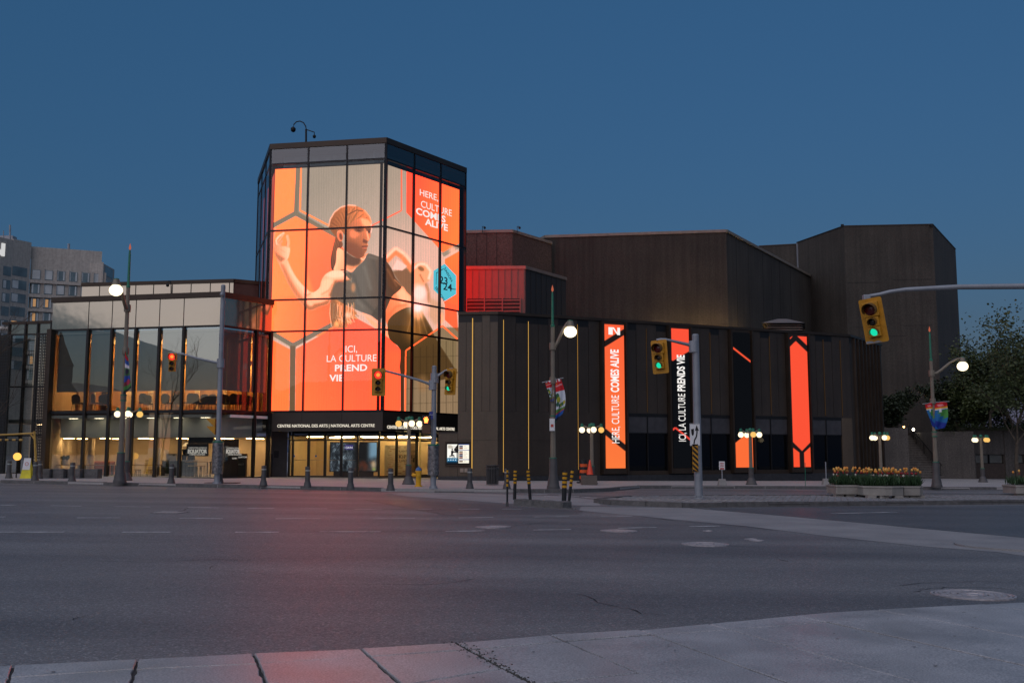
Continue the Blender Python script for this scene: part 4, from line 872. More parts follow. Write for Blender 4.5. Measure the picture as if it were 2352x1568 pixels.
# CCTV mast on the roof
cc = thing('roof_camera_mast', 'black gooseneck CCTV mast on top of the glass tower', 'camera mast', at(703, 327, 57.5))
X, Y, Z = cc.location; q = lambda x, y: tuple(at(x, y, 57.5))
m = MB(); m.tube([q(703, 330), q(703, 297)], .06, 8); m.build('post', M_black, cc)
m = MB(); m.tube([q(703, 312), q(704, 300), q(702, 290), q(697, 282), q(689, 278.5), q(681, 280), q(675, 286), q(673.5, 294)], .035, 8); m.build('gooseneck', M_black, cc)
m = MB(); m.tube([q(704, 298), q(722, 304), q(722, 311)], .03, 6); m.build('side_arm', M_black, cc)
for i, (x, y, r) in enumerate(((673.5, 298, .15), (722, 314, .1))): m = MB(); c = q(x, y); m.lathe([(r * .3, r * 1.2), (r, r * .5), (r, -.2 * r), (r * .7, -.8 * r), (r * .1, -1.1 * r)], 12, c); m.build('dome_camera', M_black, cc, smooth=True)
# ================================================================== LEFT GLASS PAVILION (cafe below, meeting room above)
PL, PC, PR = (-25.69, 55.11), (-15.58, 53.0), (-13.62, 56.0)
pav = thing('glass_pavilion', 'two-storey glass pavilion with dark fins and cafe on its ground floor', 'building', (-19.5, 56, .25))
l1, l2 = Fr(PL, PC), Fr(PC, PR)
z_cop1, z_cop0, z_top, z_mid, z_tr, z_base = 10.27, 9.99, 8.43, 3.95, 3.80, .36
M_span = mat('spandrel_glass', (.09, .085, .08), .06, 0, var=.05, spec=1.0, coat=1.0)
sp = bpy.data.materials.new('mirror_spandrel'); sp.use_nodes = True
nb_ = sp.node_tree.nodes['Principled BSDF']; nb_.inputs['Base Color'].default_value = (.42, .37, .29, 1); nb_.inputs['Metallic'].default_value = .85; nb_.inputs['Roughness'].default_value = .07  # warm base tint carries the beige of the reflected sky
tcn = sp.node_tree.nodes.new('ShaderNodeTexCoord'); tn = sp.node_tree.nodes.new('ShaderNodeTexNoise'); tn.inputs['Scale'].default_value = .9; bpn = sp.node_tree.nodes.new('ShaderNodeBump'); bpn.inputs['Strength'].default_value = .12; bpn.inputs['Distance'].default_value = .03
sp.node_tree.links.new(tcn.outputs['Object'], tn.inputs['Vector']); sp.node_tree.links.new(tn.outputs['Fac'], bpn.inputs['Height']); sp.node_tree.links.new(bpn.outputs[0], nb_.inputs['Normal'])
outline = [PL, PC, PR, (-13.4, 63.5), (-27.5, 64.5)]
MB().prism([l1.pt(.1, 0, -.1)[:2], l1.pt(l1.L - .05, 0, -.1)[:2], l2.pt(l2.L, 0, -.1)[:2], (-13.4, 63.5), (-27.3, 64.5)], 9.9, 10.15).build('roof', M_black, pav)
for f in (l1, l2): m = MB(); m.fbox(f, -.03 if f is l1 else 0, f.L + .03, z_cop0, z_cop1, -.3, .12); m.build('coping', M_bronze, pav)
u1s = [0] + [l1.U(x, 740) for x in (203, 257, 311.5, 366, 421.5)] + [l1.L]
u2s = [0, l2.U(589, 740), l2.L]
for f, us in ((l1, u1s), (l2, u2s)):
    for k, (a, b_) in enumerate(zip(us[:-1], us[1:])):
        m = MB(); m.fbox(f, a + .025, b_ - .025, z_top + .05, z_cop0, -.06, 0); m.build('spandrel_panel', sp, pav)
        m = MB(); m.fquad(f, a + .05, b_ - .05, z_mid, z_top - .05, 0); m.build('upper_pane', G_pav if f is l1 else G_side, pav, recalc=False)
        m = MB(); m.fquad(f, a + .05, b_ - .05, z_base, z_tr, 0); m.build('lower_pane', G_pav if f is l1 else G_side, pav, recalc=False)
    for z0, z1 in ((z_top - .05, z_top + .05), (z_tr, z_mid), (z_base - .12, z_base)):
        m = MB(); m.fbox(f, 0, f.L, z0, z1, -.12, .05); m.build('rail', M_black, pav)
    m = MB(); m.fbox(f, 0 if f is l1 else .02, f.L, -.2, z_base - .12, -.4, .10 if f is l1 else .08); m.build('plinth', M_granite, pav)
# projecting fins (their left cheeks read as wide dark bands)
for x0 in (205, 259.5, 314, 368.5, 424):
    u = l1.U(x0, 755); m = MB(); m.fbox(l1, u - .06, u + .06, .1, z_top + .02, -.05, .15); m.build('fin', M_black, pav); m = MB(); m.fbox(l1, u + .062, u + .075, .1, z_top + .02, 0, .15); m.build('fin_edge', M_bronze, pav)
u = l2.U(589, 740); m = MB(); m.fbox(l2, u - .06, u + .06, .1, z_top, -.05, .15); m.build('fin', M_black, pav)
m = MB(); m.fbox(l1, -.06, .22, .1, z_top + .05, -.1, .30); m.build('end_fin', M_bronze, pav)
m = MB(); m.fbox(l1, l1.L - .04, l1.L + .03, z_base, z_top, -.06, .03); m.build('corner_post', M_black, pav)
m = MB(); m.fbox(l2, l2.L - .12, l2.L + .02, -.1, z_top, -.1, .12); m.build('end_fin', M_black, pav)
# floor slab, ceilings, inner walls
inner2 = [l1.pt(.15, 0, -.15)[:2], l1.pt(l1.L - .1, 0, -.16)[:2], l2.pt(l2.L - .05, 0, -.15)[:2], (-13.6, 63.3), (-27.0, 64.0)]
MB().prism(inner2, 3.70, 3.93).build('upper_floor', mat('carpet_rust', (.22, .07, .03), .9), pav)
MB().prism(inner2, 8.2, 8.3).build('upper_ceiling', M_ceil, pav)
MB().prism(inner2, .16, .24).build('cafe_floor', mat('cafe_floor', (.24, .19, .14), .5), pav)
MB().prism([l1.pt(.2, 0, -1.0)[:2], l1.pt(l1.L - .4, 0, -1.0)[:2], (-14.3, 57.0), (-13.6, 63.2), (-26.9, 63.9)], 2.50, 2.60).build('cafe_ceiling', M_ceil, pav)
M_bulk = mat('bulkhead_pale', (.78, .80, .76), .8, 0, var=.05)
bl = [l1.pt(.2, 0, -.95)[:2], l1.pt(l1.L - .45, 0, -.95)[:2]]; br = l2.pt(l2.L - .15, 0, -.85)[:2]
for f in (Fr(*bl), Fr(bl[1], br)):
    m = MB(); m.fbox(f, 0, f.L, 2.75, 3.55, -.1, 0); m.build('bulkhead', M_bulk, pav)
    m = MB(); m.fbox(f, 0, f.L, 2.50, 2.75, -.1, .05); m.build('blind_box', M_bulk, pav)
    m = MB(); m.fbox(f, 0, f.L, 3.55, 3.70, -.2, .85); m.build('slab_edge', M_bulk, pav)
M_wd = mat('timber_wall', (.42, .24, .09), .6, 0, var=.2, vscale=.8, streak=.2)
bw = Fr((-27.0, 60.4), (-13.7, 59.2))
m = MB(); m.fbox(bw, 0, bw.L, 3.93, 8.2, -.1, 0); m.build('upper_back_wall', M_wd, pav)
cw = Fr((-27.0, 61.2), (-13.7, 60.0)); m = MB(); m.fbox(cw, 0, cw.L, .24, 2.5, -.1, 0); m.build('cafe_back_wall', M_wall_warm, pav)
for k in range(9):                                             # pale and dark uprights on the back wall
    u = .8 + k * 1.45; m = MB(); m.fbox(bw, u, u + (.28 if k % 2 else .5), 3.95, 8.15, 0, .12); m.build('wall_pilaster', (M_wall_warm, M_black, mat('pale_panel', (.6, .5, .34), .7))[k % 3], pav)
# columns inside
for x, zz0, zz1 in ((-24.2, .24, 2.5), (-20.4, .24, 2.5), (-24.3, 3.93, 8.2), (-19.4, 3.93, 8.2)):
    m = MB(); m.lathe([(.2, 0), (.2, zz1 - zz0)], 14, (x, 57.6, zz0)); m.build('column', M_wall_warm, pav, smooth=True)
E_up = emit('meeting_room_light', (1, .56, .18), 46.0); E_cf = emit('cafe_light', (1, .62, .26), 34.0)
for x in (-24, -22, -20, -18, -16):
    m = MB(); m.box(x - .5, x + .5, 58.6, 59.1, 6.9, 6.93); m.build('ceiling_light', E_up, pav)
for x in (-25.5, -23.4, -21.2, -19, -16.8, -15):
    m = MB(); m.box(x - .25, x + .25, 57.4, 57.7, 2.47, 2.495); m.build('ceiling_light', E_cf, pav)
    m = MB(); m.box(x - .25, x + .25, 59.2, 59.5, 2.47, 2.495); m.build('ceiling_light', E_cf, pav)
for u in (1.0, 2.6, 4.2, 5.8, 7.4, 9.0): m = MB(); m.fbox(l1, u, u + .5, 3.535, 3.548, -.62, -.52); m.build('bulkhead_fill_light', emit('bulkhead_fill_light', (1, .86, .62), 7.0), pav)  # added fill lights that brighten the bulkhead behind the glass
sw_ = Fr(l1.pt(.12, 0, -.2)[:2], (-27.0, 63.8)); m = MB(); m.fbox(sw_, 0, sw_.L, .2, 9.9, -.1, 0); m.build('side_wall', M_wall_warm, pav)
m = MB(); m.box(-25, -15, 58.5, 58.56, 6.8, 7.05); m.build('light_baffle', M_wd, pav)  # unseen board added to hide the room lights from the street
# roller blinds half drawn
M_bl = mat('roller_blind', (.34, .31, .28), .85, 0, var=.04)
for k, (a, b_) in enumerate(zip(u1s[:-1], u1s[1:])):
    zb = l1.Z(300, 897, -.3); m = MB(); m.fbox(l1, a + (.3 if k in (0,) else .06), b_ - .06, zb, z_top - .1, -.32, -.31); bl_ = m.build('blind', M_bl, pav); m = MB(); m.fbox(l1, a + (.3 if k in (0,) else .06), b_ - .06, zb - .03, zb, -.33, -.30); m.build('hem_bar', M_pole, bl_)
for a, b_ in zip(u2s[:-1], u2s[1:]):
    m = MB(); m.fbox(l2, a + .05, b_ - .05, l2.Z(560, 899, -.3), z_top - .1, -.32, -.31); m.build('blind', M_bl, pav)
# cafe signs on the glass and boards
M_sgn = mat('vinyl_white', (.8, .8, .8), .6)
def sgn(f, s, x0, x1, y, h, d, parent, bold, mm=M_sgn):
    u0, z = f.uv(x0, y, d); uu = f.U(x1, y, d); z2 = f.Z(x0, y - h, d); sz = (z2 - z) / .72; o = text_mesh('window_lettering', s, sz, mm, None, Matrix.Identity(4), bold, 'LEFT', .004)
    wd = max(v.co.x for v in o.data.vertices); o.data.transform(Matrix.Translation(-origin(parent)) @ fmat(f, u0, z, d) @ Matrix.Diagonal(((uu - u0) / wd, 1, 1, 1))); o.parent = parent
E_sg = emit('cafe_sign_white', (1, .95, .9), .55)
cs = thing('cafe_sign_board', 'dark hanging cafe board with large white coffee roaster name', 'sign', l1.pt(8.7, 1.2, -1.6)); cf = l1.off(-1.6)
m = MB(); m.fbox(cf, cf.U(432, 1030), cf.U(487, 1030), cf.Z(455, 1018), cf.Z(455, 1004), -.08, 0); m.build('board', mat('menu_black', (.02, .02, .022), .5), cs)
m = MB(); m.fbox(cf, cf.U(428, 1030), cf.U(478, 1030), cf.Z(455, 1047), cf.Z(455, 1018.5), -.05, -.01); m.build('lower_board', MATS['menu_black'], cs)
sgn(cf, 'TORREFACTION ARTISANALE', 432, 475, 1029.5, 3.4, .02, cs, .002, E_sg); sgn(cf, 'EQUATOR', 431, 476, 1040, 8.6, .02, cs, .02, E_sg); sgn(cf, 'COFFEE ROASTERS', 435, 471, 1045, 3.4, .02, cs, .004, E_sg)
cs2 = thing('cafe_window_decal', 'white coffee roaster lettering on a dark panel right of the signal pole', 'sign', l2.pt(1.2, 1.2, -.35)); cf2 = l2.off(-.35)
m = MB(); m.fbox(cf2, cf2.U(514, 1040), cf2.U(549, 1040), .3, cf2.Z(530, 1008), -.12, -.04); m.build('panel', MATS['menu_black'], cs2)
sgn(cf2, 'TORREFACTION', 520, 548, 1030, 3.2, .0, cs2, .002, E_sg); sgn(cf2, 'EQUATOR', 519, 551, 1040, 8.6, .0, cs2, .015, E_sg); sgn(cf2, 'COFFEE ROASTERS', 523, 555, 1045, 3.2, .0, cs2, .003, E_sg)
sgn(cf2, 'CLOSED', 533, 544, 1053.5, 3, .0, cs2, .003, E_sg)
def loc_in(x, y, Y): v = at(x, y, Y); return (v.x, Y, .24)
# sandwich board
ab = thing('sandwich_board', 'wood-framed chalkboard standing inside the cafe window', 'sign', (at(552, 1090, 56.2).x, 56.2, .24)); X, Y, Z = ab.location
m = MB(); m.box(X - .36, X + .36, Y, Y + .05, .24, 1.62); m.build('frame', mat('oak_frame', (.4, .22, .09), .6), ab); m = MB(); m.box(X - .29, X + .29, Y - .012, Y, .34, 1.55); m.build('chalkboard', mat('slate', (.03, .035, .032), .8), ab)
text_mesh('chalk_lettering', 'EQUATOR', .13, E_sg, ab, Matrix.Translation((X - .27, Y - .02, 1.38)) @ Matrix.Rotation(R(90), 4, 'X'), .003, 'LEFT', .002); text_mesh('chalk_lettering', 'DIRECT', .12, mat('chalk', (.5, .5, .4), .9), ab, Matrix.Translation((X - .22, Y - .02, .98)) @ Matrix.Rotation(R(90), 4, 'X'), 0, 'LEFT', .002)
# furniture ------------------------------------------------------
M_ch = mat('banquet_chair_fabric', (.05, .032, .02), .8); M_chl = mat('chair_steel', (.10, .07, .03), .4, .8)
def make_chair(label, group):
    t = thing('banquet_chair', label, 'chair', (0, 0, 0), 0, group)
    m = MB(); m.box(-.23, .23, -.23, .23, .42, .49); m.build('seat', M_ch, t, local=True, bevel=.03)
    m = MB(); m.v = []; pr = [(-.19, .46), (-.23, .62), (-.22, .85), (-.14, .95), (0, .975), (.14, .95), (.22, .85), (.23, .62), (.19, .46)]
    n = len(pr); m.v = [(x, .20 + (z - .46) * .12, z) for x, z in pr] + [(x, .26 + (z - .46) * .12, z) for x, z in pr]; m.f = [tuple(range(n)), tuple(reversed(range(n, 2 * n)))] + [(i, (i + 1) % n, n + (i + 1) % n, n + i) for i in range(n)]
    m.build('backrest', M_ch, t, local=True)
    for x in (-.2, .2):
        for y, dy in ((-.2, -.05), (.2, .08)): m = MB(); m.tube([(x, y, .43), (x * 1.08, y + dy, 0)], .014, 5); m.build('leg', M_chl, t, local=True)
    return t
ch0 = make_chair('dark banquet chair by the upper window of the glass pavilion', 'banquet chairs upstairs in the glass pavilion')
first = True; rnd = random.Random(2)
for x, Y in ((178, 55.6), (224, 55.2), (238, 55.6), (246, 56.2), (330, 55.0), (340, 56.0), (384, 55.3), (407, 55.2), (432, 54.6), (452, 55.0), (462, 56.0), (474, 55.6), (482, 55.0), (488, 56.2), (517, 55.2), (524, 56.0), (530, 55.6), (536, 55.0), (546, 55.9), (552, 55.2), (561, 56.0), (566, 56.5)):
    p = at(x, 930, Y); o = ch0 if first else dup(ch0, (0, 0, 0)); o.location = (p.x, Y, 3.93); o['label'] = 'dark banquet chair upstairs in the ' + ('leftmost pavilion bay' if x < 200 else 'second pavilion bay from the left' if x < 255 else 'pavilion bay right of the furled flag' if x < 360 else 'fifth pavilion bay behind the red signal' if x < 420 else 'widest bay left of the left signal pole' if x < 500 else 'corner bay right of the left signal pole'); o.rotation_euler = (0, 0, rnd.uniform(-.9, .9) + (math.pi if rnd.random() < .7 else 0)); first = False
def make_table(name, label, x, Y, z, w_, d_, h, m_, group=None):
    t = thing(name, label, 'table', (at(x, 1090, Y).x, Y, z), 0, group); m = MB(); m.box(-w_ / 2, w_ / 2, -d_ / 2, d_ / 2, h - .05, h); m.build('table_top', m_, t, local=True, bevel=.008)
    for sx in (-1, 1):
        for sy in (-1, 1): m = MB(); m.box(sx * (w_ / 2 - .06) - .025, sx * (w_ / 2 - .06) + .025, sy * (d_ / 2 - .06) - .025, sy * (d_ / 2 - .06) + .025, 0, h - .05); m.build('leg', M_black, t, local=True)
    return t
M_tt = mat('table_oak', (.42, .27, .13), .5)
for i, (x, Y, w_, l) in enumerate(((150, 57.0, 1.4, 'cafe table with two potted plants near left end of pavilion'), (222, 56.6, 1.7, 'long cafe table behind second ground floor bay of pavilion'), (330, 56.2, 1.9, 'long cafe table right of the tall left lamp post'), (455, 56.2, 1.3, 'dark high cafe table beneath the coffee sign'), (276, 56.4, .9, 'small cafe table just left of the tall lamp post'))):
    make_table('cafe_table', l, x, Y, .24, w_, .7, .95 if i == 3 else .76, M_tt)
for i, (x, Y, l) in enumerate(((240, 57.4, 'orange upholstered lounge chair behind the cafe glass'), (215, 57.6, 'low rust-red lounge chair at the cafe back wall'))):
    p = at(x, 1090, Y); t = thing('lounge_chair', l, 'chair', (p.x, Y, .24)); mm = mat('orange_fabric', (.45, .12, .03), .8)
    m = MB(); m.box(-.45, .45, -.35, .35, .18, .42); m.build('seat', mm, t, local=True, bevel=.06); m = MB(); m.box(-.45, .45, .25, .42, .4, .95); m.build('backrest', mm, t, local=True, bevel=.07)
    for sx in (-.38, .38): m = MB(); m.box(sx - .03, sx + .03, -.3, .3, 0, .19); m.build('leg', M_black, t, local=True)
for i, x in enumerate((438, 447, 456, 465, 316, 342)):
    l = 'wooden bar stool under the high cafe table' if i < 4 else 'wooden stool at the long cafe table right of the lamp post'; g = 'stools at the high cafe table' if i < 4 else 'stools at the long cafe table'
    p = at(x, 1090, 55.6); t = thing('stool', l, 'stool', (p.x, 55.6, .24), 0, g); h = .68 if i < 4 else .46; m = MB(); m.lathe([(.17, h), (.18, h + .03), (.17, h + .05)], 12); m.build('seat', M_tt, t, local=True)
    for a in range(4): m = MB(); c_, s_ = math.cos(a * 1.571 + .78), math.sin(a * 1.571 + .78); m.tube([(c_ * .12, s_ * .12, h), (c_ * .19, s_ * .19, 0)], .014, 5); m.build('leg', M_black, t, local=True)
def potted(x, Y, z, h, label):
    p = at(x, 1090, Y); t = thing('potted_plant', label, 'plant', (p.x, Y, z)); m = MB(); m.lathe([(.09, 0), (.13, .02), (.15, .26), (.12, .26), (.11, .2)], 12); m.build('pot', M_white, t, local=True, smooth=True)
    m = MB(); r_ = random.Random(int(x))
    for k in range(26):
        a = r_.uniform(0, 6.28); l = r_.uniform(.5, 1) * h; o = r_.uniform(.03, .22); c_, s_ = math.cos(a), math.sin(a); b0 = Vector((0, 0, .2)); tip = Vector((c_ * o, s_ * o, .22 + l)); sd = Vector((-s_, c_, 0)) * .035; mid = b0.lerp(tip, .7) + Vector((c_, s_, 0)) * .03
        m.poly([b0, mid - sd, tip, mid + sd])
    tag(m.build('leaves', mat('house_leaf', (.05, .09, .03), .6), t, local=True, recalc=False), kind='stuff'); return t
potted(144, 57.0, 1.0, .35, 'left potted plant on the cafe table by the pavilion column'); potted(152, 57.0, 1.0, .35, 'right potted plant on the cafe table by the pavilion column'); potted(385, 56.5, .24, .7, 'leafy potted plant on the cafe floor beside the counter')
# coffee counter with machines
ct = thing('coffee_counter', 'dark coffee counter with espresso machine and grinder', 'counter', (at(408, 1090, 57).x, 57, .24)); X, Y, Z = ct.location
m = MB(); m.box(X - .9, X + .9, Y, Y + .6, .24, 1.2); m.build('body', mat('counter_dark', (.05, .05, .055), .5), ct); m = MB(); m.box(X - .95, X + .95, Y - .06, Y + .66, 1.2, 1.25); m.build('worktop', M_steel, ct)
m = MB(); m.box(X - .75, X - .15, Y + .1, Y + .55, 1.25, 1.62); m.build('espresso_machine', M_steel, ct, bevel=.04); m = MB(); m.lathe([(.12, 0), (.14, .3), (.08, .35), (.16, .6), (.1, .65)], 12, (X + .25, Y + .3, 1.25)); m.build('grinder', M_black, ct, smooth=True)
m = MB(); m.box(X + .45, X + .8, Y + .15, Y + .5, 1.25, 1.8); m.build('brewer', M_black, ct, bevel=.03)
pdl = thing('pendant_lamp', 'cone pendant lamp glowing above the coffee counter', 'lamp', at(428, 1024, 56.5)); X, Y, Z = pdl.location
m = MB(); m.lathe([(.04, .2), (.24, 0), (.22, 0)], 14, (X, Y, Z)); m.build('shade', emit('pendant_glow', (1, .7, .35), 1.3), pdl); m = MB(); m.tube([(X, Y, Z + .2), (X, Y, 2.5)], .01, 4); m.build('cord', M_black, pdl)
# ------------------------------------------------------------------ set-back roof storey
rs_ = thing('roof_storey', 'set-back glass storey on the roof behind the pavilion', 'building', (-21.5, 62, 9.9)); r1 = Fr((-26.95, 61.56), (-17.0, 60.09)); r2 = Fr((-17.0, 60.09), (-15.7, 60.9))
zt = 12.22; zb = 9.9
for f in (r1, r2): m = MB(); m.fbox(f, 0, f.L, zt - .22, zt, -.3, .08); m.build('coping', M_bronze, rs_)
cu = [0] + [r1.U(x, 660) for x in (229, 270, 312, 353, 396, 439, 483, 527)] + [r1.L]
for k, (a, b_) in enumerate(zip(cu[:-1], cu[1:])): m = MB(); m.fbox(r1, a + .03, b_ - .03, zb, zt - .22, -.05, 0); m.build('panel', sp, rs_)
m = MB(); m.fbox(r1, 0, r1.L, zb, zt - .25, -.4, -.06); m.build('backing', M_black, rs_); m = MB(); m.fbox(r2, .02, r2.L, zb, zt - .22, -.4, 0); m.build('end_wall', mat('maroon_cladding', (.07, .035, .03), .5, .2), rs_)
cc2 = thing('roof_camera_mast', 'small black camera crook on the pavilion roof behind the coping', 'camera mast', at(393, 675, 57)); q = lambda x, y: tuple(at(x, y, 57))
m = MB(); m.tube([q(393, 675), q(393, 655), q(391, 646), q(387, 645), q(385, 651)], .035, 6); m.build('post', M_black, cc2); m = MB(); m.ball(q(385, 655), .1, 10, 6); m.build('dome_camera', M_black, cc2)
# ------------------------------------------------------------------ recessed far-left wing with perforated screens
wg = thing('glass_wing', 'lower recessed glass wing at the far left with perforated screens', 'building', (-28.5, 59, .3)); w1 = Fr((-31.2, 58.9), (-26.4, 57.9))
zt = 9.33; m = MB(); m.fbox(w1, .95, w1.L, zt - .12, zt + .05, -.3, .08); m.build('coping', M_bronze, wg)
cu = [w1.U(x, 760) for x in (22, 60, 88, 119)]; zr = [w1.Z(60, y) for y in (741, 768, 888, 1000, 1087)]
for a, b_ in zip(cu[:-1], cu[1:]):
    for k, (za, zb_) in enumerate(zip(zr[:-1], zr[1:])): m = MB(); m.fquad(w1, a + .04, b_ - .04, zb_ + .04, za - .04, 0); m.build('pane', sp if k == 0 else G_pav, wg, recalc=False)
for u in cu: m = MB(); m.fbox(w1, u - .05, u + .05, .1, zr[0], -.1, .1); m.build('mullion', M_black, wg)
for z in zr[1:]: m = MB(); m.fbox(w1, cu[0], cu[-1], z - .04, z + .04, -.1, .06); m.build('transom', M_black, wg)
m = MB(); m.fbox(w1, 0, w1.L, -.2, zr[-1], -.4, .1); m.build('plinth', M_granite, wg)
m = MB(); m.fbox(w1, 0, w1.L, .3, 9.2, -4.2, -4.1); m.build('inner_wall', M_wall_warm, wg); m = MB(); m.fbox(w1, .3, w1.L, 3.4, 3.6, -4.1, -.2); m.build('inner_floor', M_ceil, wg)
m = MB(); m.fbox(w1, .3, w1.L, 9.0, 9.15, -4.1, -.1); m.build('inner_roof', M_ceil, wg)
for z in (3.36, 8.96): m = MB(); m.fbox(w1, 2.0, 4.2, z - .03, z, -2.4, -2.1); m.build('ceiling_light', emit('wing_light', (1, .7, .4), 9), wg)
def perforated(f, u0, u1, z0, z1, d, name='perforated_screen'):
    """sheet of metal with rows of slots, each opening real"""
    b = MB(); nx = max(2, int((u1 - u0) / .13)); nz_ = int((z1 - z0) / .17); du = (u1 - u0) / nx; dz = (z1 - z0) / nz_; g_ = .028
    for i in range(nx + 1): u = u0 + i * du; b.fquad(f, u - g_, u + g_, z0, z1, d)
    for j in range(nz_ + 1): z = z0 + j * dz; b.fquad(f, u0, u1, z - g_, z + g_, d + .003)
    return tag(b.build(name, M_black, wg, recalc=False), kind='stuff')
perforated(w1, w1.U(80, 900, .35), w1.U(90, 900, .35), .5, w1.Z(85, 768, .35), .35); perforated(w1, w1.U(93, 900, .3), w1.U(102, 900, .3), .5, w1.Z(97, 768, .3), .3)
perforated(w1, w1.U(-40, 900, 1.2), w1.U(17, 900, 1.2), .4, w1.Z(8, 770, 1.2), 1.2)
m = MB(); m.fbox(w1, w1.U(-40, 900, .9), w1.U(14, 900, .9), .3, w1.Z(8, 770, .9), .6, .9); m.build('screen_wall', mat('petrol_dark', (.02, .03, .032), .6), wg)
# granite bench blocks
for k, (x0, x1) in enumerate(((96, 118), (119, 152), (153, 190), (191, 231))):
    A, B = gp(x0, 1098, .13), gp(x1, 1098, .13); m = MB(); m.box(A.x + .02, B.x - .02, min(A.y, B.y), min(A.y, B.y) + .6, G(A.x) + .1, G(A.x) + .13 + .46); tag(m.build('granite_block', M_granite, bevel=.02), ('granite bench block at the left end of the row below the pavilion', 'granite bench block second from left below the pavilion', 'granite bench block third from left below the pavilion', 'granite bench block nearest the tall lamp post')[k], 'bench', 'granite bench blocks below the pavilion')
# ================================================================== RIGHT DARK-CLAD PAVILION WITH SCREEN BANNERS
W0, W1, W2, W3 = (-3.0, 55.24), (-.78, 55.0), (22.39, 65.69), (26.64, 71.5)
dp = thing('dark_clad_pavilion', 'long low dark metal-clad hall with four vertical screen banners', 'building', (12, 63, 0))
q0, q1, q2 = Fr(W0, W1), Fr(W1, W2), Fr(W2, W3)
ZT = 9.48
MB().prism([W0, W1, W2, W3, (24, 78), (-3, 78)], 8.9, 9.30).build('roof', M_black, dp)
for f in (q0, q1, q2): m = MB(); m.fbox(f, 0 if f is not q1 else -.02, f.L + .02, ZT - .16, ZT, -.4, .10 if f is not q1 else .103); m.build('coping', M_bronze, dp)
for f in (q0, q1, q2): m = MB(); m.fbox(f, 0, f.L, -1.2, ZT - .16, -.5, -.09); m.build('backing_wall', M_black, dp)
zH = q1.Z(1300, 975); ZW = 3.95                                   # head of the lower zone
zPl = .38
# LED banner slots on q1, in metres along the wall
ban = [(q1.U(a, 900), q1.U(b_, 900)) for a, b_ in ((1386, 1430.5), (1540, 1580), (1682, 1721), (1813, 1852))]
def in_ban(u0, u1): return any(u0 < b_ + .26 and u1 > a - .26 for a, b_ in ban)
strips = [q1.U(x, 900) for x in (1156, 1213.5, 1327, 1486, 1633, 1770, 1894, 1933)]
pitch = .635
# upper vertical panels
edges = sorted(set([0.0, q1.L] + [round(s, 3) for s in strips] + [round(v, 3) for a, b_ in ban for v in (a - .24, b_ + .24)]))
rnd = random.Random(6)
for a, b_ in zip(edges[:-1], edges[1:]):
    if any(abs(a - (x - .24)) < .01 for x, _ in ban): continue
    n = max(1, round((b_ - a) / pitch))
    for i in range(n):
        u0, u1 = a + (b_ - a) * i / n, a + (b_ - a) * (i + 1) / n; m = MB(); dd = rnd.uniform(-.004, .004)
        m.fbox(q1, u0 + .012, u1 - .012, ZW, ZT - .17, -.08, dd); m.build('cladding_panel', M_clad, dp)
ns = 5
for i in range(ns):
    for zz0, zz1 in ((ZW, ZT - .17),): m = MB(); m.fbox(q0, q0.L * i / ns + .01, q0.L * (i + 1) / ns - .01, zz0, zz1, -.08, rnd.uniform(-.004, .004)); m.build('cladding_panel', M_clad_lt, dp)
for a, b_ in ((0, q0.L * .36), (q0.L * .36, q0.L)):
    for z0, z1 in ((2.35, ZW), (zPl, 2.35)): m = MB(); m.fbox(q0, a + .008, b_ - .006, z0 + .006, z1 - .006, -.08, 0); m.build('wall_panel', M_clad_lt, dp)
# end facet: narrow upright ribs
n = 9
for i in range(n):
    m = MB(); m.fbox(q2, q2.L * i / n + .02, q2.L * (i + 1) / n - .02, .3, ZT - .17, -.08, 0); m.build('cladding_panel', M_clad, dp)
    if i: m = MB(); m.fbox(q2, q2.L * i / n - .07, q2.L * i / n + .05, .3, ZT - .2, 0, .16); m.build('rib', M_bronze, dp)
# lower zone left of the first banner: wide blind panels
lo = [0] + strips[:3] + [ban[0][0] - .24]
for a, b_ in zip(lo[:-1], lo[1:]):
    n = max(1, round((b_ - a) / 1.35))
    for i in range(n):
        for z0, z1 in ((2.35, ZW), (zPl, 2.35)): m = MB(); m.fbox(q1, a + (b_ - a) * i / n + .012, a + (b_ - a) * (i + 1) / n - .012, z0 + .005, z1 - .005, -.08, 0); m.build('wall_panel', M_clad, dp)
for f in (q0, q1, q2): m = MB(); m.fbox(f, 0, f.L, -1.2, zPl, -.45, .07 if f is q0 else .073); m.build('plinth', mat('black_granite', (.03, .03, .033), .35, 0, var=.25, vscale=6), dp)
# gold light strips set between panels
E_gold = emit('gold_strip', (1, .55, .12), .8); E_gold2 = emit('gold_strip_dim', (.9, .42, .09), .07); M_chan = mat('strip_channel', (.02, .018, .015), .5)
strip_h = {0: zPl + .2, 1: zPl + .1, 2: zPl + .3}
for k, u in enumerate(strips):
    z0 = strip_h.get(k, ZW + .08); z1 = ZT - .45
    m = MB(); m.fbox(q1, u - .03, u + .03, z0, z1, -.05, .02); o = m.build('strip_channel', M_chan, dp)
    m = MB(); m.fbox(q1, u - .012, u + .012, z0 + .03, z1, .02, .028); m.build('gold_strip', E_gold if k < 2 else (emit('gold_strip_mid', (1, .5, .1), .45) if k == 2 else E_gold2), dp)
u = q0.L * .36; m = MB(); m.fbox(q0, u - .02, u + .02, zPl + .15, ZT - .35, .0, .02); m.build('gold_strip', E_gold, dp)
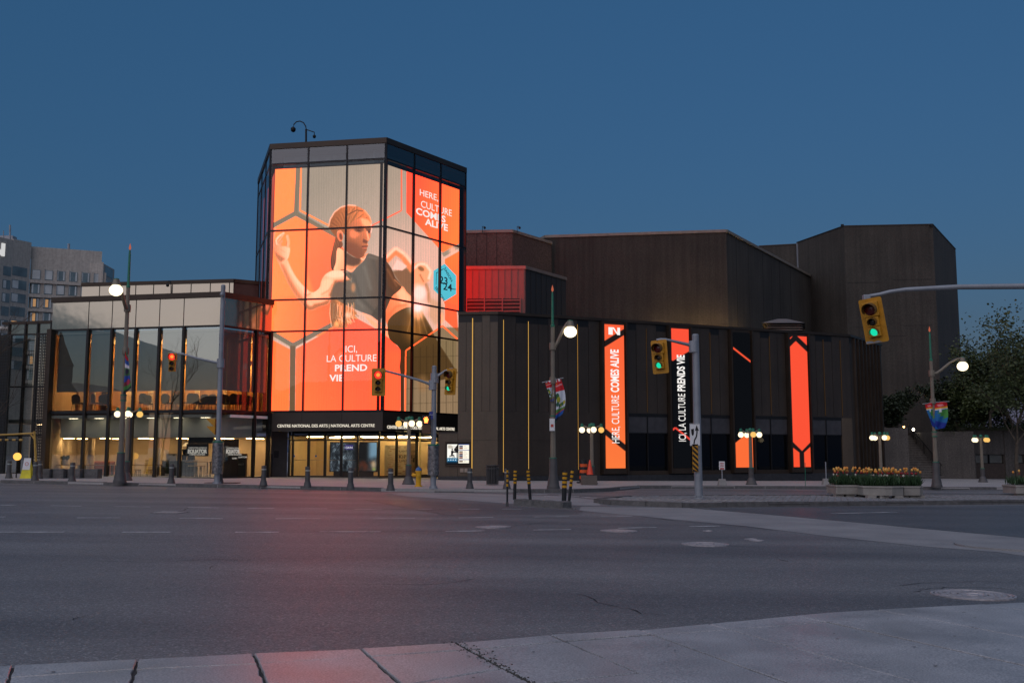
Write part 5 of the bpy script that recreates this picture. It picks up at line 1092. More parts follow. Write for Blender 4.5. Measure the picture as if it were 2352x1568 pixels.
# window bays between and after the banners
M_spl = mat('spandrel_grey', (.07, .065, .068), .35, .3)
bays = [(ban[0][1] + .24, ban[1][0] - .24, 2), (ban[1][1] + .24, ban[2][0] - .24, 2), (ban[2][1] + .24, ban[3][0] - .24, 2), (ban[3][1] + .24, q1.U(1935, 1030), 2)]
zs1, zs0, zw0 = q1.Z(1500, 957), q1.Z(1500, 993.5), .62
for a, b_, n in bays:
    for i in range(n):
        u0, u1 = a + (b_ - a) * i / n, a + (b_ - a) * (i + 1) / n
        m = MB(); m.fbox(q1, u0 + .02, u1 - .02, zs0, zs1, -.08, -.01); m.build('spandrel_panel', M_spl, dp)
        m = MB(); m.fquad(q1, u0 + .04, u1 - .04, zw0, zs0 - .05, -.06); m.build('window_pane', G_dark, dp, recalc=False)
        m = MB(); m.fbox(q1, u1 - .22, u1 - .12, zw0, zs0 - .05, -.30, -.14); m.build('inner_frame', mat('frame_grey', (.13, .14, .12), .5), dp)
        m = MB(); m.fbox(q1, u0 - .03, u0 + .03, zw0, zs1, -.08, .03); m.build('window_mullion', M_black, dp)
    m = MB(); m.fbox(q1, a, b_, zs0 - .05, zs0, -.08, .03); m.build('window_rail', M_black, dp); m = MB(); m.fbox(q1, a, b_, zPl, zw0, -.08, .04); m.build('window_sill', M_bronze, dp)
    m = MB(); m.fbox(q1, a, b_, zs1, ZW + .02, -.08, .02); m.build('head_rail', M_black, dp)
    m = MB(); m.fbox(q1, a, b_, zw0, zs0, -.088, -.086); m.build('dark_room_sheet', mat('unlit_room_black', (.008, .008, .009), .9), dp)  # black sheet stands in for the shade of unlit rooms
u0 = q1.U(1935, 1030); m = MB(); m.fbox(q1, u0 + .02, q1.L - .01, zPl, ZW - .01, -.08, 0); m.build('wall_panel', M_clad_lt, dp)
# the four screen banners
def banner(k, label, paint):
    a, b_ = ban[k]; t = thing('screen_banner', label, 'screen', q1.pt((a + b_) / 2, .5, .1)); tag(t, group='vertical screen banners on the dark hall')
    z0, z1 = q1.Z(1408, 1075, .25), q1.Z(1408, 745, .25)
    m = MB(); m.fbox(q1, a - .22, b_ + .22, zPl + .05, ZT - .19, -.06, .10); m.build('recess', M_bronze, t)
    for u in (a - .2, b_ + .1): m = MB(); m.fbox(q1, u, u + .1, zPl + .08, ZT - .2, .10, .30); m.build('side_cheek', M_bronze, t)
    m = MB(); m.fbox(q1, a - .1, b_ + .1, zPl + .08, z0 - .02, .10, .24); m.build('sill_box', M_bronze, t)
    wd = b_ - a; hh = z1 - z0; Q = Paint(0, 45, 0, 330, 3, (0, 0, 0)); paint(Q)
    g = fgrid(q1, a, b_, z0, z1, .2, 46, 300); tx = np.linspace(0, 45, 46)[None, :] + np.zeros((300, 1)); ty = np.linspace(330, 0, 300)[:, None] + np.zeros((1, 46))
    o = sheet('display', M_led, t, g, Q.sample(tx, ty)); return t, o, (a, b_, z0, z1)
RED, ORG, DK = (255, 92, 58), (255, 120, 62), (26, 24, 28)
def b1(Q):
    Q.grad([(0, 0), (45, 0), (45, 330), (0, 330)], (255, 98, 60), (255, 124, 62), (20, 0), (20, 330)); Q.line([(-3, 48), (48, 14)], 12, (34, 26, 26)); Q.line([(-3, 245), (48, 286)], 12, (34, 26, 26))
def b2(Q):
    Q.P([(-2, -2), (47, -2), (47, 330), (-2, 330)], (14, 16, 20), 0); Q.P([(-2, -2), (47, -2), (47, 52), (3, 78), (-2, 76)], (255, 84, 58), .3); Q.line([(-2, 242), (6, 236), (47, 266)], 4.5, (240, 70, 56)); 
def b3(Q):
    Q.P([(-2, -2), (47, -2), (47, 330), (-2, 330)], (13, 15, 19), 0); Q.line([(-2, 38), (47, 72)], 4.5, (255, 88, 56)); Q.P([(-2, 272), (45, 236), (47, 330), (-2, 332)], (255, 112, 58), .3)
def b4(Q):
    Q.P([(-2, -2), (47, -2), (47, 330), (-2, 330)], (28, 24, 26), 0); Q.P([(12, 16), (16, 13), (46, 40), (46, 268), (23, 290), (0, 268), (0, 28)], (255, 84, 56), .3); Q.P([(20, 0), (47, 0), (47, 24)], (255, 80, 56), .3); Q.P([(0, 6), (8, 0), (6, 4), (1, 9)], (255, 80, 56), .3)
    Q.P([(0, 282), (16, 294), (16, 332), (0, 332)], (255, 84, 52), .3); Q.P([(47, 278), (28, 294), (28, 332), (47, 332)], (255, 86, 54), .3)
rb = [banner(0, 'orange screen banner with white N mark, leftmost on the dark hall', b1), banner(1, 'black screen banner with red top and vertical white French slogan', b2), banner(2, 'mostly black screen banner with orange block at its foot', b3), banner(3, 'red screen banner with dark hexagon lines, rightmost on the dark hall', b4)]
def vtext(info, s, u_c, z0, L, h, bold, first=0.0):
    t, o, (a, b_, zz0, zz1) = info; ob = text_mesh('lettering', s, h / .72, M_txt, None, Matrix.Identity(4), bold, 'LEFT', .004); wd = max(v.co.x for v in ob.data.vertices)
    ob.data.transform(Matrix.Translation(-origin(t)) @ fmat(q1, u_c, z0, .206, R(90)) @ Matrix.Diagonal((L / wd, 1, 1, 1))); ob.parent = o
a, b_, z0, z1 = rb[0][2]; H_ = z1 - z0; W_ = b_ - a
vtext(rb[0], 'HERE, CULTURE', a + W_ * .70, z0 + H_ * .17, H_ * .335, W_ * .40, 0); vtext(rb[0], 'COMES ALIVE', a + W_ * .70, z0 + H_ * .525, H_ * .30, W_ * .42, .022)
a, b_, z0, z1 = rb[1][2]; W_ = b_ - a
vtext(rb[1], 'ICI, LA CULTURE', a + W_ * .72, z0 + H_ * .185, H_ * .345, W_ * .42, 0); vtext(rb[1], 'PRENDS VIE', a + W_ * .72, z0 + H_ * .545, H_ * .265, W_ * .44, .022)
a, b_, z0, z1 = rb[0][2]; W_ = b_ - a; zz = z1 - .12 - .48                    # the N mark
for pts in ([(.2, 0), (.42, 0), (.42, .46), (.2, .46)], [(.42, .46), (.48, .46), (.66, .14), (.66, .46), (.8, .46), (.8, 0), (.66, 0), (.42, .40)]):
    m = MB(); m.poly([q1.pt(a + W_ * x, zz + y * .95, .206) for x, y in pts]); m.build('n_mark', M_txt, rb[0][1])
# ------------------------------------------------------------------ poster case, wall boxes
pc = thing('poster_case', 'lit double poster case on the brown wall beside the entrance', 'poster case', q0.pt(.8, 1.0, .1))
u0, z0 = q0.uv(1026, 1066); u1, z1 = q0.uv(1080, 1017); z0, z1 = q0.Z(1050, 1066), q0.Z(1050, 1017)
uL = q0.U(1007, 1050); m = MB(); m.fbox(q0, uL, -.006, zPl, 2.70, -.4, 0); m.build('wall_panel', M_clad_lt, dp); m = MB(); m.fbox(q0, uL, -.006, -1, zPl, -.42, .07); m.build('plinth', MATS['black_granite'], dp)
MB().prism([q0.pt(uL, 0, -.01)[:2], q0.pt(-.01, 0, -.01)[:2], (-3.0, 62), (-6.0, 62)], 2.705, 2.80).build('porch_slab', M_band, dp)
MB().prism([q0.pt(uL, 0, -.41)[:2], q0.pt(uL + .3, 0, -.41)[:2], (-3.6, 61.5), (-3.9, 61.5)], -.5, 2.70).build('porch_wall', M_clad_lt, dp)
m = MB(); m.fbox(q0, u0 - .08, u1 + .08, z0 - .08, z1 + .08, .0, .12); m.build('case', M_bronze, pc)
Q = Paint(0, 60, 0, 50, 8, (16, 14, 14)); Q.P([(2, 3), (28, 3), (28, 47), (2, 47)], (250, 246, 236), .1); Q.P([(2, 35), (28, 35), (28, 47), (2, 47)], (30, 96, 134), 1); Q.P([(2, 44), (28, 44), (28, 47), (2, 47)], (14, 18, 30), .3)
Q.P([(20, 14), (28, 4), (28, 22), (19, 17)], (24, 22, 24), .2); Q.P([(18, 19), (28, 20), (28, 23), (18, 22)], (30, 28, 30), .2); Q.line([(26, 22), (26, 34)], .8, (30, 28, 30)); Q.blob(15, 15, 1.7, 2.1, (54, 40, 36), .2); Q.P([(12, 18), (17, 17.5), (19, 21), (16, 27), (20, 28), (21, 34), (19, 34), (18, 30), (12, 29)], (22, 22, 26), .2)
Q.P([(8, 29), (16, 29), (16, 31), (8, 31)], (26, 22, 22), .2); Q.line([(9, 31), (9, 37)], .7, (26, 22, 22)); Q.line([(15, 31), (15, 37)], .7, (26, 22, 22))
for k in range(3): Q.P([(4, 5 + k * 2.4), (13 + k * 2, 5 + k * 2.4), (13 + k * 2, 6.6 + k * 2.4), (4, 6.6 + k * 2.4)], (172, 160, 140), .2, .9)
for k in range(4): Q.P([(4 + k * 6, 38), (7 + k * 6, 38), (7 + k * 6, 41), (4 + k * 6, 41)], (220, 230, 240), .2, .9)
Q.P([(31, 3), (58, 3), (58, 47), (31, 47)], (252, 244, 226), .1)
for y0 in (3, 16, 38): Q.P([(31, y0), (58, y0), (58, y0 + 1.4), (31, y0 + 1.4)], (60, 80, 150), .1)
for k, y0 in enumerate((6, 10.5, 19, 23.5, 28, 32.5, 41)): Q.P([(33, y0), (42, y0), (42, y0 + 3.6), (33, y0 + 3.6)], ((70, 90, 130), (150, 90, 70), (60, 60, 80), (190, 120, 80))[k % 4], .2); Q.P([(33, y0 + 1.6), (42, y0 + .8), (42, y0 + 3.6), (33, y0 + 3.6)], ((40, 50, 80), (90, 40, 40), (150, 130, 110), (60, 50, 70))[k % 4], .3)
for k, y0 in enumerate((6.4, 11, 19.4, 24, 28.4, 33, 41.4)):
    for j in range(2): Q.P([(44, y0 + j * 1.4), (50 + (k * 3 + j * 2) % 6, y0 + j * 1.4), (50 + (k * 3 + j * 2) % 6, y0 + .6 + j * 1.4), (44, y0 + .6 + j * 1.4)], (170, 160, 150), .1, .8)
g = fgrid(q0, u0, u1, z0, z1, .125, 90, 80); tx = np.linspace(0, 60, 90)[None, :] + np.zeros((80, 1)); ty = np.linspace(50, 0, 80)[:, None] + np.zeros((1, 90)); sheet('poster', vcol_mat('lit_poster', 1.1), pc, g, Q.sample(tx, ty))
text_mesh('lettering', 'JAN LISIECKI', .075, mat('ink', (.25, .2, .12), .8), pc, fmat(q0, u0 + .1, z1 - .22, .13), 0, 'LEFT', .002); text_mesh('lettering', '& BEETHOVEN', .075, MATS['ink'], pc, fmat(q0, u0 + .12, z1 - .32, .13), 0, 'LEFT', .002)
for i, x in enumerate((1061, 1071)): a, zz = q0.uv(x, 1080); m = MB(); m.fbox(q0, a - .1, a + .1, zz - .1, zz + .12, 0, .05); tag(m.build('wall_socket_box', mat('beige_box', (.32, .25, .2), .6), bevel=.01), ('left of two small beige boxes on the wall below the poster case', 'right of two small beige boxes on the wall below the poster case')[i], 'wall box')
m = MB(); fl = fBC; p = fBC.pt(fBC.U(1034, 993), 2.84, -.1)
# ------------------------------------------------------------------ roof blocks behind
def facade_block(name, label, pts, z0, z1, m_, cop, loc, side_m=None):
    t = thing(name, label, 'building', loc); n = len(pts)
    for i in range(n - 1):
        f = Fr(pts[i], pts[i + 1]); b = MB(); b.fbox(f, 0.0 if i == 0 else .004, f.L - .004, z0, z1, -.5, 0); b.build('wall', m_ if (side_m is None or i == 0) else side_m, t)
        if cop: b = MB(); b.fbox(f, -.03, f.L + .03, z1, z1 + .22, -.7, .08); b.build('coping', cop, t)
    return t
M_box_lit = mat('roof_box_cladding_lit', (.17, .10, .085), .5, .2, var=.08)  # front copy of the cladding coloured lighter, as lit by the red screen
ZPB = at(1207, 618, 66.5).z
rb_ = facade_block('roof_plant_box', 'metal-clad roof plant box glowing red beside the tower', [(-4.9, 66.7), (.90, 66.5), (3.9, 70.9)], 9.3, ZPB, M_box_lit, mat('pale_coping', (.2, .15, .12), .5), (0, 67.5, 9.3), mat('plant_box_dark', (.025, .024, .025), .6))
f = Fr((-4.9, 66.7), (.90, 66.5))
for i in range(1, 10): u = f.U(1069 + i * 14.9, 660); b = MB(); b.fbox(f, u - .02, u + .02, 9.3, ZPB, 0, .05); b.build('seam', M_box_lit, rb_)
f2 = Fr((.90, 66.5), (3.9, 70.9))
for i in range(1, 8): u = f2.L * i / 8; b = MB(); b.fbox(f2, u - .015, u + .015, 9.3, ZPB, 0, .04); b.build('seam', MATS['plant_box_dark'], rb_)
b = MB(); u0, u1 = f.U(1072, 700), f.U(1195, 700); zt_, zb_ = f.Z(1100, 686), 9.3; b.fbox(f, u0, u1, zb_, zt_, .051, .06); b.build('louvre_back', M_black, rb_)
for u in (u0, f.U(1113, 700), f.U(1154, 700), u1): b = MB(); b.fbox(f, u - .04, u + .04, zb_, zt_, .06, .16); b.build('louvre_post', M_box_lit, rb_)
for k in range(11): z = zb_ + (zt_ - zb_) * (k + .5) / 11; b = MB(); b.hexa([f.pt(u0, z - .05, .15), f.pt(u1, z - .05, .15), f.pt(u1, z - .03, .07), f.pt(u0, z - .03, .07), f.pt(u0, z - .03, .15), f.pt(u1, z - .03, .15), f.pt(u1, z + .05, .07), f.pt(u0, z + .05, .07)]); b.build('louvre_slat', M_box_lit, rb_)
M_fly = mat('brown_concrete', (.085, .06, .05), .9, 0, var=.15, vscale=.4, bump=.4, bscale=16, fine=.35, fscale=8)
ZBB = at(1177, 534, 75).z
bt = facade_block('brown_roof_block', 'plain brown concrete block rising just right of the tower', [(-4.2, 75.3), (.03, 75.0), (3.2, 79.3)], 9.3, ZBB, M_fly, mat('pale_trim', (.22, .19, .16), .7), (0, 72, 9.3))
f = Fr((-4.2, 75.3), (.03, 75.0))
for x in (1095, 1118, 1141): u = f.U(x, 580); b = MB(); b.fbox(f, u - .02, u + .02, 9.3, ZBB, 0, .02); b.build('panel_joint', M_crack, bt)
for x, y in ((1108, 536), (1188, 537)): p = at(x, y, 74.9); b = MB(); b.tube([(p.x, p.y, ZBB), (p.x, p.y, ZBB + .45), (p.x + .15, p.y - .15, ZBB + .4)], .035, 6); b.ball((p.x + .18, p.y - .18, ZBB + .3), .1, 8, 6); b.build('roof_camera', M_black, bt)
# big ribbed auditorium block
rbk = thing('ribbed_concrete_hall', 'huge ribbed brown concrete auditorium block behind the dark hall', 'building', (15, 82, 9.3))
fr1, fr2, fr0 = Fr((2.75, 80.08), (17.1, 78.0)), Fr((17.1, 78.0), (29.9, 98.3)), Fr((1.6, 83.0), (2.75, 80.08))
ZR1 = 19.15
for f in (fr1, fr2, fr0): b = MB(); b.fbox(f, 0, f.L, 8, ZR1, -.6, 0); b.build('wall', M_conc_dk, rbk); b = MB(); b.fbox(f, -.02, f.L + .02, ZR1, ZR1 + .22, -.6, .12); b.build('coping', MATS['pale_trim'], rbk)
n = 115
for i in range(n):
    u = fr1.L * (i + .5) / n; b = MB(); zz0 = 8.0; b.fbox(fr1, u - .032, u + .032, zz0, ZR1 - .02, 0, .055); o = b.build('rib', M_conc_dk, rbk)
for k in range(1, 10): u = fr1.L * k / 10; b = MB(); b.fbox(fr1, u - .012, u + .012, 8, ZR1, .002, .06); b.build('panel_joint', M_conc_dk, rbk)
# precast panel joints
for k in range(8):
    ua, ub = fr1.L * k / 8, fr1.L * (k + 1) / 8; zz = 11.2 + (.55 if k % 2 else 0); b = MB(); b.fbox(fr1, ua + .05, ub - .05, zz, zz + .03, .0, .058); b.build('panel_joint', M_crack, rbk)
for u in (2.2, 5.2, 8.9, 11.3, 13.7, 17.0): b = MB(); b.fbox(fr2, u - .025, u + .025, 8, ZR1, 0, .015); b.build('panel_joint', M_crack, rbk)
# far right tall block
ft = thing('tall_concrete_block', 'tallest plain dark concrete block at far right behind the stairs', 'building', (36, 96, 0))
pts = [(25.5, 101.2), (29.16, 100.2), (31.5, 92.72), (39.64, 92.0), (46.89, 103.5)]
for i in range(4):
    f = Fr(pts[i], pts[i + 1]); zt = 23.05 if i else 22.9; b = MB(); b.fbox(f, 0, f.L, -2, zt, -.6, 0); b.build('wall', M_conc_dk, ft); b = MB(); b.fbox(f, 0, f.L, zt, zt + .08, -.6, .05); b.build('coping', M_bronze, ft)
f = Fr(pts[2], pts[3])
for (x0, x1, y) in ((1800, 1890, 694), (2050, 2140, 643), (1940, 2020, 650), (2075, 2140, 748), (1960, 2040, 752), (2020, 2080, 772)): a, z = f.uv(x0, y); a2 = f.U(x1, y); b = MB(); b.fbox(f, max(.05, a), min(f.L - .05, max(a2, .3)), z, z + .03, 0, .012); b.build('panel_joint', M_crack, ft)
for x in (1962, 2060, 2100): u = f.U(x, 650); b = MB(); b.fbox(f, u - .02, u + .02, -1, 23.0, 0, .01); b.build('panel_joint', mat('joint_grey', (.06, .05, .042), .9), ft)
f1 = Fr(pts[1], pts[2]); b = MB(); u = f1.U(1829, 600); b.fbox(f1, .1, .22, 14, 23.0, 0, .12); b.build('downpipe', M_pole, ft)
for x, y in ((1934, 521), (2138, 519)): p = at(x, y, 91.8); b = MB(); b.box(p.x - .12, p.x + .12, p.y - .2, p.y, 22.75, 23.0); b.build('roof_fitting', M_black, ft)
# roof vent with louvres
rv = thing('roof_vent', 'pale hipped roof ventilator with horizontal louvres behind the parapet', 'roof vent', (at(1806, 755, 72).x, 72, 9.3)); X0, X1 = at(1742, 750, 72).x, at(1840, 750, 72).x; zv = at(1800, 750, 72).z + .15
M_vent = mat('vent_metal', (.2, .165, .14), .5, .3)
b = MB(); b.hexa([(X0, 71, zv), (X1, 71, zv), (X1 + 1.2, 75, zv), (X0 + 1.2, 75, zv), (X0 + 1.4, 72, zv + .42), (X1 - 1.0, 72, zv + .42), (X1 - .2, 74, zv + .42), (X0 + 2, 74, zv + .42)]); b.build('hood', M_vent, rv)
for k in range(5): b = MB(); z = zv - .12 - k * .17; b.hexa([(X0 + .35, 71.15, z - .05), (X1 - .1, 71.15, z - .05), (X1 + 1.0, 74.8, z - .05), (X0 + 1.5, 74.8, z - .05), (X0 + .45, 71.25, z + .04), (X1 - .2, 71.25, z + .04), (X1 + .9, 74.7, z + .04), (X0 + 1.6, 74.7, z + .04)]); b.build('louvre', M_vent, rv)
b = MB(); b.box(X0 + .8, X1 - .4, 71.6, 74.4, 8.8, zv); b.build('core', M_black, rv)
# flood lamps on the roof behind the parapet that wash the ribbed block
E_fl = emit('roof_flood', (1, .62, .24), 190.0)
for i, (u, f, d) in enumerate(((9.4, fr1, 1.3), (11.2, fr1, 1.2), (12.8, fr1, 1.1), (13.9, fr1, 1.1), (1.6, fr2, 1.2))):
    p = f.pt(u, 9.45, d); t = thing('roof_floodlight', 'warm floodlight behind the roof parapet at the foot of the ribbed wall', 'floodlight', p, 0, 'warm floodlights on the hall roof')
    b = MB(); b.box(p[0] - .35, p[0] + .35, p[1] - .12, p[1] + .12, 9.32, 9.46); b.build('housing', M_black, t); b = MB(); b.box(p[0] - .32, p[0] + .32, p[1] - .1, p[1] + .1, 9.465, 9.475); b.build('lens', E_fl, t)
# ================================================================== STAIRS, TERRACE WALLS, TREES (far right)
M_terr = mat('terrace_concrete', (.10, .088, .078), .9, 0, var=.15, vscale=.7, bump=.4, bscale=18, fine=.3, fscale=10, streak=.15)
stx0, stx1 = at(2062, 1097, 76).x, at(2160, 1097, 76).x
st = thing('outdoor_stair', 'broad dark concrete stair climbing between retaining walls', 'stairs', ((stx0 + stx1) / 2, 77, -.25)); gz = G(31) + .13
for k in range(18):
    y0 = 75.4 + k * .34; z1 = gz + .185 * (k + 1); xl = stx0 + k * .02; xr = stx1 - max(0, (2 - k)) * 0
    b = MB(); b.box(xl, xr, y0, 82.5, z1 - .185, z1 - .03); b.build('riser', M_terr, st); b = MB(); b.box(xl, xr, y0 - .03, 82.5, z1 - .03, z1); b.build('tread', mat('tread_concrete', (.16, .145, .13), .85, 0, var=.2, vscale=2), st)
wl = thing('retaining_wall', 'dark sloping retaining wall left of the outdoor stair', 'wall', (stx0 - 1, 78, -.2))
b = MB(); b.box(at(2014, 1000, 74).x, stx0 - .02, 73.6, 86, -1, at(2060, 984, 76).z); b.build('wall', M_terr, wl)
b = MB(); b.hexa([(stx0 - .02, 75, -1), (stx0 + .3, 75, -1), (stx0 + .3, 84, -1), (stx0 - .02, 84, -1), (stx0 - .02, 75, .9), (stx0 + .3, 75, .9), (stx0 + .3, 84, 4.4), (stx0 - .02, 84, 4.4)]); b.build('stringer', M_terr, wl)
wr = thing('retaining_wall', 'dark retaining wall right of the stair carrying the shrubs', 'wall', (stx1 + 2, 77, -.3)); zw_ = at(2185, 990, 76).z
xr1 = at(2234, 1040, 76.6).x
b = MB(); b.box(stx1 + .02, xr1, 76.3, 77.0, -1.5, zw_); b.build('wall', M_terr, wr); b = MB(); b.box(stx1 + .02, stx1 + .5, 77.0, 86, -1.5, zw_); b.build('return_wall', M_terr, wr)
b = MB(); b.tube([(stx1 - .12, 75.4, gz + 1.0), (stx1 - .12, 81.5, gz + 4.3)], .03, 6); b.build('handrail', M_black, wr)
for k in range(5): b = MB(); b.tube([(stx1 - .12, 75.6 + k * 1.45, gz + .1 + k * .78), (stx1 - .12, 75.6 + k * 1.45, gz + 1.05 + k * .78)], .02, 5); b.build('baluster', M_black, wr)
b = MB(); b.tube([at(2135, 1083, 76.2), at(2150, 1085, 75.8), at(2168, 1095, 75.5)], .025, 6); b.build('lower_handrail', M_black, wr)
sl = thing('stair_light', 'small lit wall lamp at the top of the outdoor stair', 'lamp', at(2098, 986, 80)); p = sl.location
b = MB(); b.ball(p, .1, 10, 6); b.build('bulb', emit('stair_bulb', (1, .9, .7), 14), sl); b = MB(); b.box(p.x - .08, p.x + .08, p.y + .08, p.y + .25, p.z - .1, p.z + .1); b.build('bracket', M_black, sl)
sl2 = thing('stair_light', 'tiny orange lamp above the left stair wall', 'lamp', at(2076, 980, 82)); p = sl2.location; b = MB(); b.ball(p, .08, 10, 6); b.build('bulb', emit('stair_bulb_orange', (1, .5, .15), 9), sl2); b = MB(); b.tube([(p.x, p.y, 3), p], .03, 5); b.build('post', M_black, sl2)
fl = thing('ground_floodlight', 'orange floodlight behind the shrub washing the tall concrete block', 'floodlight', (at(2070, 930, 88).x, 88, 3.2)); p = fl.location
b = MB(); b.box(p.x - .25, p.x + .25, p.y - .1, p.y + .1, p.z, p.z + .2); b.build('housing', M_black, fl); b = MB(); b.box(p.x - .22, p.x + .22, p.y - .08, p.y + .08, p.z + .205, p.z + .215); b.build('lens', emit('ground_flood', (1, .45, .14), 60), fl)
# terrace building with windows at the frame edge
tb = thing('terrace_building', 'low brown concrete building with three pale windows at right edge', 'building', (41, 79, -.4)); tf = Fr((xr1, 77.4), (xr1 + 14, 80.6)); zt = tf.Z(2290, 987)
cuts = [0, tf.U(2241, 1050), tf.U(2309, 1050), tf.U(2329, 1050), tf.U(2356, 1050), tf.L]; zs = [tf.Z(2280, 1087), tf.Z(2280, 1064), tf.Z(2280, 1043)]
for k in (0, 2, 4): b = MB(); b.fbox(tf, cuts[k], cuts[k + 1], -1.5, zt, -.5, .0); b.build('pier', M_terr, tb)
for k in (1, 3):
    b = MB(); b.fbox(tf, cuts[k], cuts[k + 1], zs[2], zt, -.5, -.06); b.build('lintel_wall', M_terr, tb); b = MB(); b.fbox(tf, cuts[k], cuts[k + 1], -1.5, zs[1], -.5, -.10); b.build('sill_wall', mat('brick_brown', (.07, .052, .043), .9, 0, fine=.3, fscale=20), tb)
    nn_ = 2 if k == 1 else 1
    for i in range(nn_):
        a, c = cuts[k] + (cuts[k + 1] - cuts[k]) * i / nn_, cuts[k] + (cuts[k + 1] - cuts[k]) * (i + 1) / nn_; b = MB(); b.fbox(tf, a + .05, c - .05, zs[1] + .04, zs[2] - .04, -.4, -.3); wn = b.build('window', mat('pale_blind', (.26, .24, .21), .7), tb); b = MB(); b.fquad(tf, a + .05, c - .05, zs[1] + .04, zs[2] - .04, -.25); b.build('pane', G_clear, wn, recalc=False)
        b = MB(); b.fbox(tf, a, a + .06, zs[1], zs[2], -.28, -.18); b.build('frame', M_black, wn)
b = MB(); b.fbox(tf, 0, tf.L, zt, zt + .15, -1.2, .1); b.build('coping', M_terr, tb)
b = MB(); b.prism([(stx1 + .5, 77.0), (xr1, 77.0), (xr1, 77.9), (xr1 + 14, 81.1), (70, 110), (stx1 + .5, 110)], -1, zw_ - .25); tag(b.build('terrace', mat('terrace_soil', (.05, .045, .03), .95, 0)), kind='structure')
b = MB(); b.prism([(at(2014, 1000, 74).x, 86.05), (stx1 + .48, 86.05), (stx1 + .48, 110), (20, 110)], -1, 3.1); tag(b.build('upper_terrace', M_terr), kind='structure')
# ------------------------------------------------------------------ trees
def leaf_mat(name, c, c2):
    if name in MATS: return MATS[name]
    m = bpy.data.materials.new(name); m.use_nodes = True; n = m.node_tree; b_ = n.nodes['Principled BSDF']; b_.inputs['Roughness'].default_value = .6
    g_ = n.nodes.new('ShaderNodeNewGeometry'); r = n.nodes.new('ShaderNodeValToRGB'); r.color_ramp.elements[0].color = c + (1,); r.color_ramp.elements[1].color = c2 + (1,); n.links.new(g_.outputs['Random Per Island'], r.inputs[0]); n.links.new(r.outputs[0], b_.inputs['Base Color']); MATS[name] = m; return m
M_bark = mat('bark', (.07, .055, .04), .9, 0, var=.3, vscale=4, bump=.6, bscale=20)
def tree(name, label, base, h, trunk_r, spread, nleaf, lsz, seed, lm, clear=.3, group=None, cat='tree', flat=1.0, lean=0.0):
    rn = random.Random(seed); t = thing(name, label, cat, base, 0, group); segs = []; tips = []
    def grow(p, d, L, r, lev):
        n = 4; pts = [p]; rr = [r]
        for i in range(n):
            d = (d + Vector((rn.gauss(0, .13), rn.gauss(0, .13), rn.gauss(0, .07) + (.05 if lev else 0)))).normalized(); p = p + d * (L / n); pts.append(p); rr.append(r * (1 - .55 * (i + 1) / n))
            if lev >= 1: tips.append((p, lev))
            if lev < 3 and (lev > 0 or i >= 1):
                for _ in range(2 if lev < 2 else 1):
                    a = rn.uniform(0, 6.28); s_ = Vector((math.cos(a), math.sin(a), 0)); nd = (d * .55 + s_ * spread + Vector((0, 0, .18))).normalized(); grow(p, nd, L * rn.uniform(.5, .72), rr[-1] * .55, lev + 1)
        segs.append((pts, rr, lev))
    grow(Vector((0, 0, 0)), Vector((lean, 0, 1)).normalized(), h * .55, trunk_r, 0)
    hz = max(p.z for p, _ in tips); k = h / hz * .97
    m = MB(); m2 = MB()
    for pts, rr, lev in segs: (m if lev == 0 else m2).tube([(p.x, p.y, p.z * k) for p in pts], rr, 7 if lev < 2 else 4)
    m.build('trunk', M_bark, t, local=True, smooth=True, recalc=False); m2.build('branches', M_bark, t, local=True, recalc=False)
    m = MB(); tp = [p for p, l in tips if p.z * k > h * clear]
    for i in range(nleaf):
        p = rn.choice(tp); q = Vector((p.x, p.y, p.z * k)) + Vector((rn.gauss(0, .32), rn.gauss(0, .32), rn.gauss(0, .26))) * (h / 9); a = rn.uniform(0, 6.28); e = rn.uniform(-.7, .9); ax = Vector((math.cos(a) * math.cos(e), math.sin(a) * math.cos(e), math.sin(e))); sd = ax.cross(Vector((rn.gauss(0, 1), rn.gauss(0, 1), rn.gauss(0, 1)))).normalized(); s_ = lsz * rn.uniform(.6, 1.3)
        m.poly([q, q + ax * s_ * .5 + sd * s_ * .32, q + ax * s_, q + ax * s_ * .5 - sd * s_ * .32])
    m.build('crown', lm, t, local=True, recalc=False); return t
L_sp = leaf_mat('spring_leaf', (.032, .05, .017), (.075, .10, .03)); L_dk = leaf_mat('dark_leaf', (.012, .022, .009), (.03, .045, .016)); L_br = leaf_mat('bright_leaf', (.03, .05, .012), (.075, .095, .022))
def gtop(px, Y): return at(px, 1000, Y).x
tree('young_tree', 'tall airy spring tree rising above the right edge of the frame', (gtop(2335, 72), 72, -.45), 12.9, .16, .62, 10000, .24, 3, L_sp, .42)
tree('young_tree', 'second airy spring tree behind the right lamp arm', (gtop(2280, 80), 80, 2.6), 9.0, .14, .6, 9000, .23, 8, L_sp, .3)
tree('dense_tree', 'dense dark green tree beside the tall block above the wall', (gtop(2210, 84), 84, 2.6), 6.2, .16, .6, 12000, .26, 5, L_dk, .08)
tree('dense_tree', 'broad dark tree filling the terrace at the right edge', (gtop(2335, 84), 84, 2.6), 8.0, .18, 1.0, 15000, .26, 12, L_dk, .06)
tree('dense_tree', 'mid green bushy tree between the lamp arm and the right edge', (gtop(2265, 82), 82, 2.6), 5.8, .15, .8, 13000, .25, 16, L_br, .05)
tree('shrub', 'rounded dark shrub growing left of the outdoor stair', (gtop(2050, 80), 80, 2.6), 4.2, .12, .8, 8500, .22, 21, L_dk, .1, cat='shrub')
tree('shrub', 'smaller dark shrub tucked against the end of the dark hall', (gtop(2030, 81), 81, 2.6), 3.9, .1, .9, 6000, .22, 23, L_dk, .1, cat='shrub')
hd = thing('hedge_mass', 'dense dark hedge filling the back of the terrace at right', 'hedge', (gtop(2270, 86), 86, 2.2)); rn = random.Random(44); m = MB()
